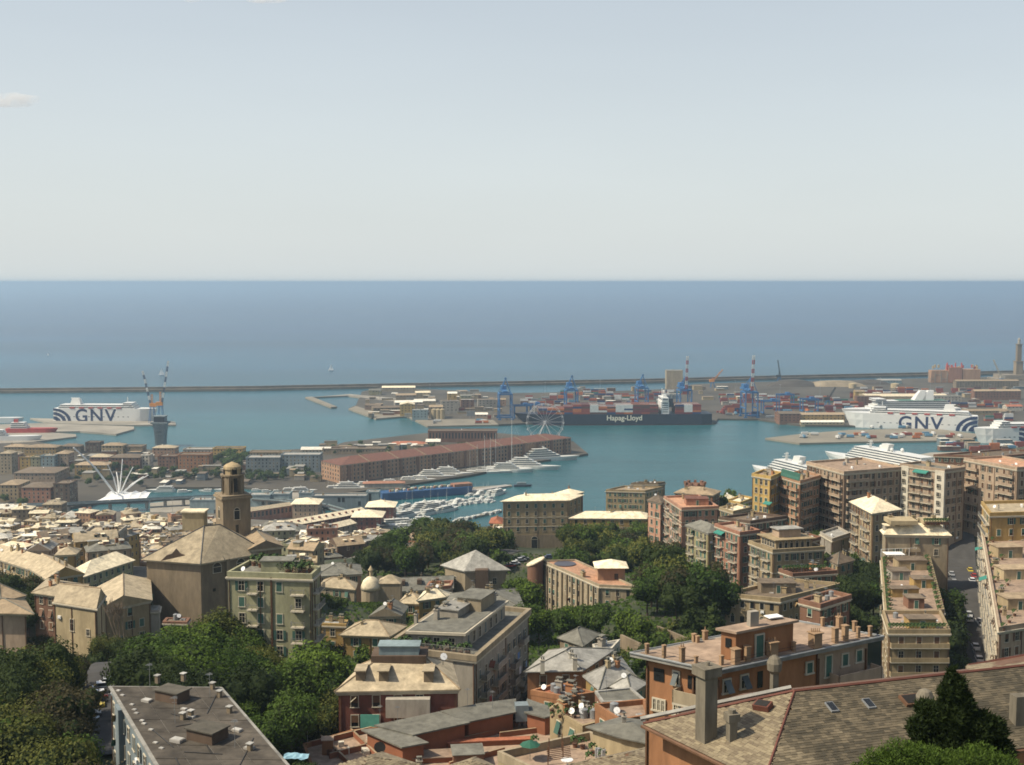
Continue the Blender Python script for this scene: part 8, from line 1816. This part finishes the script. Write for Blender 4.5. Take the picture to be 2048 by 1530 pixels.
for (x, y, D, h, kd, wh) in ((1400, 1232, 282, 16, 'dark', 'tall dark one standing before the arched windows palace'), (1425, 1236, 278, 12, 'dark', 'shorter one right of the tall dark one'), (1378, 1240, 276, 10, 'dark', 'shortest one left of the tall dark one'), (630, 1120, 440, 8, 'dark', 'behind the dark slate palace'), (1560, 1070, 420, 9, 'dark', 'in front of the brown orange block')):
    p = P(x, y, D=D); tree(p.x, p.y, h, kd, wh, 'dark conifers on the hillside', 'cone', 1.4, force=True)
TREES.sort(key=lambda t: -t[2] / math.hypot(t[0], t[1]))
for t in TREES[:295]: real_tree(*t)
rest = {}
for x, y, h, kind, where, group, shape, wf, z in TREES[295:]:
    s = rest.setdefault(kind, MB()); k = 'far_%s%d' % (shape, int(abs(x)) % 3)
    if k not in CHME: CHME[k] = crown_mb(int(abs(x)) % 3 + 5, 420, .055, shape)
    o = CHME[k]; i = len(s.v); a = x + y; ca, sa = math.cos(a) * h * wf, math.sin(a) * h * wf
    s.v += [(x + p * ca - q * sa, y + p * sa + q * ca, z + r_ * h) for p, q, r_ in o.v]; s.f += [tuple(i + b for b in f) for f in o.f]; s.m += o.m
o = bpy.data.objects.new('distant_trees', None)
s = MB(); ks = list(rest)
for k, kd in enumerate(ks):
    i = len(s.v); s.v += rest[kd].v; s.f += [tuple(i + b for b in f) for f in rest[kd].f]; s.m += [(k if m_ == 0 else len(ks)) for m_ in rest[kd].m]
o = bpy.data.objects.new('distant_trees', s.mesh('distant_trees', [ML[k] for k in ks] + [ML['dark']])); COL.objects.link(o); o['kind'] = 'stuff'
# lawn and bank greenery
s = MB(); rr = random.Random(9)
for k in range(15000):
    D = rr.uniform(225, 470); px = rr.uniform(620, 1480); x = (px - 1024) / FPX * D; y = D
    z = ground(x, y); q = rr.uniform(.25, .65); a = rr.uniform(0, 3.1)
    if k % 4 == 0 and blocked(x, y, .5): continue
    s.face([(x - q * math.cos(a), y - q * math.sin(a), z - .1), (x + q * math.cos(a), y + q * math.sin(a), z - .1), (x + q * .8 * math.cos(a), y + q * .8 * math.sin(a) + .3, z + q), (x - q * .8 * math.cos(a), y - q * .8 * math.sin(a) + .3, z + q * .8)])
o = bpy.data.objects.new('ground_cover', s.mesh('ground_cover', [ML['green']])); COL.objects.link(o); o['kind'] = 'stuff'; o['label'] = 'low green shrubs covering the hillside'; 
# lawn by the dome
for (x0, y0, D0, w_, d_, nm) in ((720, 1214, 345, 17, 9, 'lawn'),):
    p = P(x0, y0, D=D0); s = MB(); s.box((p.x, p.y, p.z - 3), (w_, d_, 6), .05); struct('retaining_terrace', s, [wallm('stone')])
    s = MB()
    for k in range(2600):
        x, y = p.x + rr.uniform(-w_ / 2, w_ / 2), p.y + rr.uniform(-d_ / 2, d_ / 2); q = rr.uniform(.15, .35); a = rr.uniform(0, 3.1)
        s.face([(x - q * math.cos(a), y - q * math.sin(a), p.z), (x + q * math.cos(a), y + q * math.sin(a), p.z), (x + q * math.cos(a), y + q * math.sin(a) + .1, p.z + q * 1.2), (x - q * math.cos(a), y - q * math.sin(a), p.z + q)])
    o = bpy.data.objects.new('lawn', s.mesh('lawn', [ML['bright']])); COL.objects.link(o); o['kind'] = 'stuff'
# garden walls on the slope
for i, (a, b) in enumerate((((1290, 1236, 290), (1370, 1268, 262)), ((1240, 1262, 262), (1300, 1290, 248)))):
    p, q = P(*a[:2], D=a[2]), P(*b[:2], D=b[2]); t = thing('garden_wall', ('upper' if i == 0 else 'lower') + ' stone garden wall crossing the terraced garden', 'wall', p); d = (q - p); d.z = 0; d.normalize(); nn = Vector((-d.y, d.x, 0)) * .6
    s = MB(); s.loft([[p - Vector((0, 0, 4)), q - Vector((0, 0, 4)), q + nn - Vector((0, 0, 4)), p + nn - Vector((0, 0, 4))], [p + Vector((0, 0, -.8)), q + Vector((0, 0, -.8)), q + nn + Vector((0, 0, -.8)), p + nn + Vector((0, 0, -.8))]]); part(t, 'masonry', s, [wallm('stone')])
# ------------------------------------------------------------------ the two nearest plants
def near_tree(label, cat, px, py_top, D, h, kind, lobes, nl, ls, name, group=None):
    top = P(px, py_top, D=D); r = thing(name, label, cat, (top.x, top.y, top.z - h)); rr = random.Random(px); s = MB(); core = MB()
    for (lx, ly, lz, lr, lzr) in lobes:
        c = Vector((lx, ly, lz)); rings = []
        for j in range(7):
            ph = -math.pi / 2 + math.pi * (j + .5) / 7; rings.append([tuple(c + Vector((math.cos(ph) * math.cos(.628 * i) * lr, math.cos(ph) * math.sin(.628 * i) * lr, math.sin(ph) * lzr)) * rr.uniform(.5, .68)) for i in range(10)])
        core.loft(rings)
        for k in range(int(nl * lr * lzr)):
            v = Vector((rr.gauss(0, 1), rr.gauss(0, 1), rr.gauss(0, 1))).normalized(); rad = rr.uniform(.55, 1.12) + (rr.random() < .06) * .15
            p = c + Vector((v.x * lr, v.y * lr, v.z * lzr)) * rad; a = (v * .5 + Vector((rr.uniform(-1, 1), rr.uniform(-1, 1), rr.uniform(-.2, 1.2)))).normalized(); u = a.cross(Vector((rr.uniform(-1, 1), rr.uniform(-1, 1), .1))).normalized(); q = ls * rr.uniform(.6, 1.4)
            s.face([p - u * q * .35, p + a * q * .5 - u * q * .1, p + a * q * 1.5, p + u * q * .35], 0)
    lpart(r, 'crown', s, [ML[kind]]); lpart(r, 'dark_inner_core', core, [ML['dark']]); s = MB(); s.cyl(0, 0, -3, h * .9, .16, .04, 7); lpart(r, 'trunk', s, [M_bark]); return r  # dark solid core added inside the leaves to close see-through gaps
near_tree('dark shaggy conifer in front of the large slate roof, lower right', 'tree', 1905, 1338, 46, 6.5, 'dark', [(0, 0, 6.15, .18, .4), (.25, 0, 5.75, .32, .45), (-.1, 0, 5.5, .38, .55), (-1.0, .2, 4.85, .34, .3), (-.6, 0, 4.6, .45, .5), (.45, 0, 5.0, .42, .6), (1.25, 0, 4.35, .4, .45), (-.1, 0, 4.4, .7, .8), (-1.2, 0, 4.1, .45, .5), (.9, 0, 4.0, .7, .7), (1.75, 0, 4.0, .42, .5), (0, 0, 3.2, 1.0, 1.0), (1.9, 0, 3.1, .6, .6), (-1.0, 0, 3.0, .7, .7), (1.2, 0, 2.4, 1.0, .9), (-.4, 0, 2.1, 1.2, .9), (2.3, 0, 2.0, .6, .7), (.6, 0, 1.0, 1.8, 1.0)], 5600, .13, 'conifer')
near_tree('green leafy bush at the bottom edge before the dark conifer', 'bush', 1800, 1468, 40, 3.4, 'green', [(0, 0, 2.6, .6, .55), (-.7, 0, 2.25, .6, .6), (.65, .1, 2.5, .6, .5), (1.3, .3, 2.15, .6, .6), (-1.25, 0, 1.75, .55, .6), (-.2, -.2, 2.0, .8, .8), (2.2, .4, 1.9, .7, .7), (3.0, .5, 2.1, .7, .7), (3.7, .4, 1.7, .7, .8), (1.6, 0, 1.5, .9, .9), (0, -.3, 1.4, 1.2, 1.1), (2.8, 0, 1.2, 1.0, 1.0)], 5200, .07, 'bush')
# bare pale twigs standing up beside the yellow chapel
p = P(245, 1236, D=250); r = thing('bare_tree', 'leafless pale tree with fine upright twigs in front of the nave roof', 'tree', (p.x, p.y, p.z - 5)); s = MB(); rr = random.Random(3)
def twig(a, d, L, r_, k):
    b = a + d * L; s.bar(a, b, r_, 3)
    if k:
        for i in range(4): twig(a.lerp(b, rr.uniform(.5, 1)), (d + Vector((rr.uniform(-.5, .5), rr.uniform(-.5, .5), rr.uniform(0, .5)))).normalized(), L * .65, r_ * .55, k - 1)
for i in range(5): twig(Vector((rr.uniform(-2, 2), 0, 0)), Vector((rr.uniform(-.35, .35), 0, 1)).normalized(), 4.5, .1, 3)
lpart(r, 'branch', s, [mat('pale_bark', (.22, .17, .12), .9, .2, 1)], kind='stuff')
# ------------------------------------------------------------------ street lamps and roadside things seen against the harbour
for i, (x, y, D, h) in enumerate(((1462, 975, 620, 9), (1500, 1010, 560, 9), (1555, 1040, 470, 8), (300, 1020, 905, 16), (345, 1020, 900, 16), (430, 1018, 905, 14), (622, 1010, 930, 22))):
    p = P(x, y, D=D); z = ground(p.x, p.y); t = thing('street_lamp', 'tall thin lamp mast ' + ('by the elevated road' if x < 700 else 'rising between the roofs left of the yellow block'), 'street lamp', (p.x, p.y, z), 'lamp masts', 0)
    s = MB(); s.cyl(0, 0, 0, h, .14, .08, 6); lpart(t, 'mast', s, [M_metal]); s = MB(); s.box((0, 0, h), (1.6, .5, .25)); lpart(t, 'lamp_head', s, [M_metal])
# ------------------------------------------------------------------ where several things would still share a label, say which one it is along the photo
def ordn(k): return str(k) + ('th' if 10 <= k % 100 <= 20 else {1: 'st', 2: 'nd', 3: 'rd'}.get(k % 10, 'th'))
bylab = {}
for t in THINGS: bylab.setdefault(t['label'], []).append(t)
for lab, ts in bylab.items():
    if len(ts) < 2: continue
    for t in ts:
        if 'group' not in t: t['group'] = lab[:60]
    ts.sort(key=lambda t: pix(*t.location)[0])
    for i, t in enumerate(ts):
        suf = ('leftmost of ' + str(len(ts))) if i == 0 else ('rightmost of ' + str(len(ts)) if i == len(ts) - 1 else ordn(i + 1) + ' from left')
        wds = lab.split()
        if len(wds) + len(suf.split()) > 16: wds = wds[:16 - len(suf.split())]
        t['label'] = ' '.join(wds).rstrip(',') + ', ' + suf
for t in THINGS:
    if '_z' in t: del t['_z']
# ------------------------------------------------------------------ terrain: one sheet from the camera's hill down to the shore
def terrain():
    me = bpy.data.meshes.new('hillside'); vs = []; fs = []
    xs = [-1400 + 14 * i for i in range(0, 60)] ; xs = []
    x = -900.0
    while x < 1100: xs.append(x); x += 7 if -330 < x < 430 else 30
    n = len(xs); J = 150
    for j in range(J + 1):
        for x in xs:
            t = j / J; y = -60 + (shoreY(x) + 6 + 60) * t
            z = ground(x, min(y, shoreY(x) - .01)) if j < J else -3
            if y < 30: z = min(z, 176)
            vs.append((x, y, z))
    for j in range(J):
        for i in range(n - 1): a = j * n + i; fs.append((a, a + 1, a + n + 1, a + n))
    me.from_pydata(vs, [], fs); me.polygons.foreach_set('use_smooth', [True] * len(fs))
    mt = bpy.data.materials.new('scrub_and_soil'); mt.use_nodes = True; nn = mt.node_tree.nodes; ll = mt.node_tree.links; bb = nn['Principled BSDF']; bb.inputs['Roughness'].default_value = .95
    gg = nn.new('ShaderNodeNewGeometry'); no = nn.new('ShaderNodeTexNoise'); no.inputs['Scale'].default_value = .09; no.inputs['Detail'].default_value = 7; ll.new(gg.outputs['Position'], no.inputs['Vector'])
    rr = nn.new('ShaderNodeValToRGB'); ll.new(no.outputs['Fac'], rr.inputs[0]); ll.new(rr.outputs[0], bb.inputs['Base Color'])
    el = rr.color_ramp.elements; el[0].position = .35; el[0].color = (.018, .028, .009, 1); el[1].position = .68; el[1].color = (.085, .07, .045, 1); e = el.new(.5); e.color = (.034, .046, .016, 1)
    me.materials.append(mt); me.materials.append(mat('old_paving', (.13, .115, .09), .9, .35, .15, grime=True)); mi = []
    for p in me.polygons:
        c = vs[p.vertices[0]]; px = pix(c[0], max(40, c[1]), c[2])[0]; mi.append(1 if (c[1] > 520 and px < 790) or (c[1] > 440 and px < 330) else 0)
    me.polygons.foreach_set('material_index', mi); o = bpy.data.objects.new('hillside', me); COL.objects.link(o); o['kind'] = 'structure'
terrain()
# ------------------------------------------------------------------ haze
s = MB(); s.box((0, 73000, 102.5), (298000, 150000, 217)); 
hz = struct('haze', s, [], kind='stuff')
hm = bpy.data.materials.new('haze'); hm.use_nodes = True; hn = hm.node_tree.nodes; hl = hm.node_tree.links
for x in list(hn):
    if x.type == 'BSDF_PRINCIPLED': hn.remove(x)
pv = hn.new('ShaderNodeVolumePrincipled'); pv.inputs['Density'].default_value = HAZE; pv.inputs['Color'].default_value = HAZEC; pv.inputs['Anisotropy'].default_value = .3
hl.new(pv.outputs[0], hn['Material Output'].inputs['Volume']); hz.data.materials.append(hm)

# ------------------------------------------------------------------ small clouds far beyond the haze
cm = bpy.data.materials.new('cloud'); cm.use_nodes = True; n = cm.node_tree.nodes; l = cm.node_tree.links; n.remove(n['Principled BSDF'])
v = n.new('ShaderNodeVolumePrincipled'); v.inputs['Color'].default_value = (1, .99, .97, 1); v.inputs['Anisotropy'].default_value = .2
tcn = n.new('ShaderNodeTexCoord'); no = n.new('ShaderNodeTexNoise'); no.inputs['Scale'].default_value = .007; no.inputs['Detail'].default_value = 4; l.new(tcn.outputs['Object'], no.inputs['Vector'])
mr = n.new('ShaderNodeMapRange'); mr.inputs[1].default_value = .38; mr.inputs[2].default_value = .62; mr.inputs[3].default_value = 0; mr.inputs[4].default_value = .0045; l.new(no.outputs['Fac'], mr.inputs[0]); l.new(mr.outputs[0], v.inputs['Density']); l.new(v.outputs[0], n['Material Output'].inputs['Volume'])
for (px, py, wx, wz, lab) in ((22, 200, 470, 110, 'small cream white cloud at the left edge of the sky'), (535, -2, 400, 60, 'thin cream cloud cut by the top edge of the photo'), (385, -2, 170, 50, 'smallest wisp of cloud at the top edge, left of the thin cream one')):
    c = P(px, py, D=18000); s = MB(); rr = random.Random(px)
    for k in range(7):
        a = rr.uniform(-.5, .5); q = rr.uniform(.3, .55); rings = []
        if k: continue
        for j in range(8):
            ph = -math.pi / 2 + math.pi * (j + .5) / 8; rings.append([(wx * math.cos(ph) * math.cos(.524 * i) * rr.uniform(.8, 1.1), wx * .4 * math.cos(ph) * math.sin(.524 * i), wz * math.sin(ph) * rr.uniform(.85, 1.1)) for i in range(12)])
        s.loft(rings)
    thing('cloud', lab, 'cloud', c, None, 0, s.mesh('cloud', [cm]))
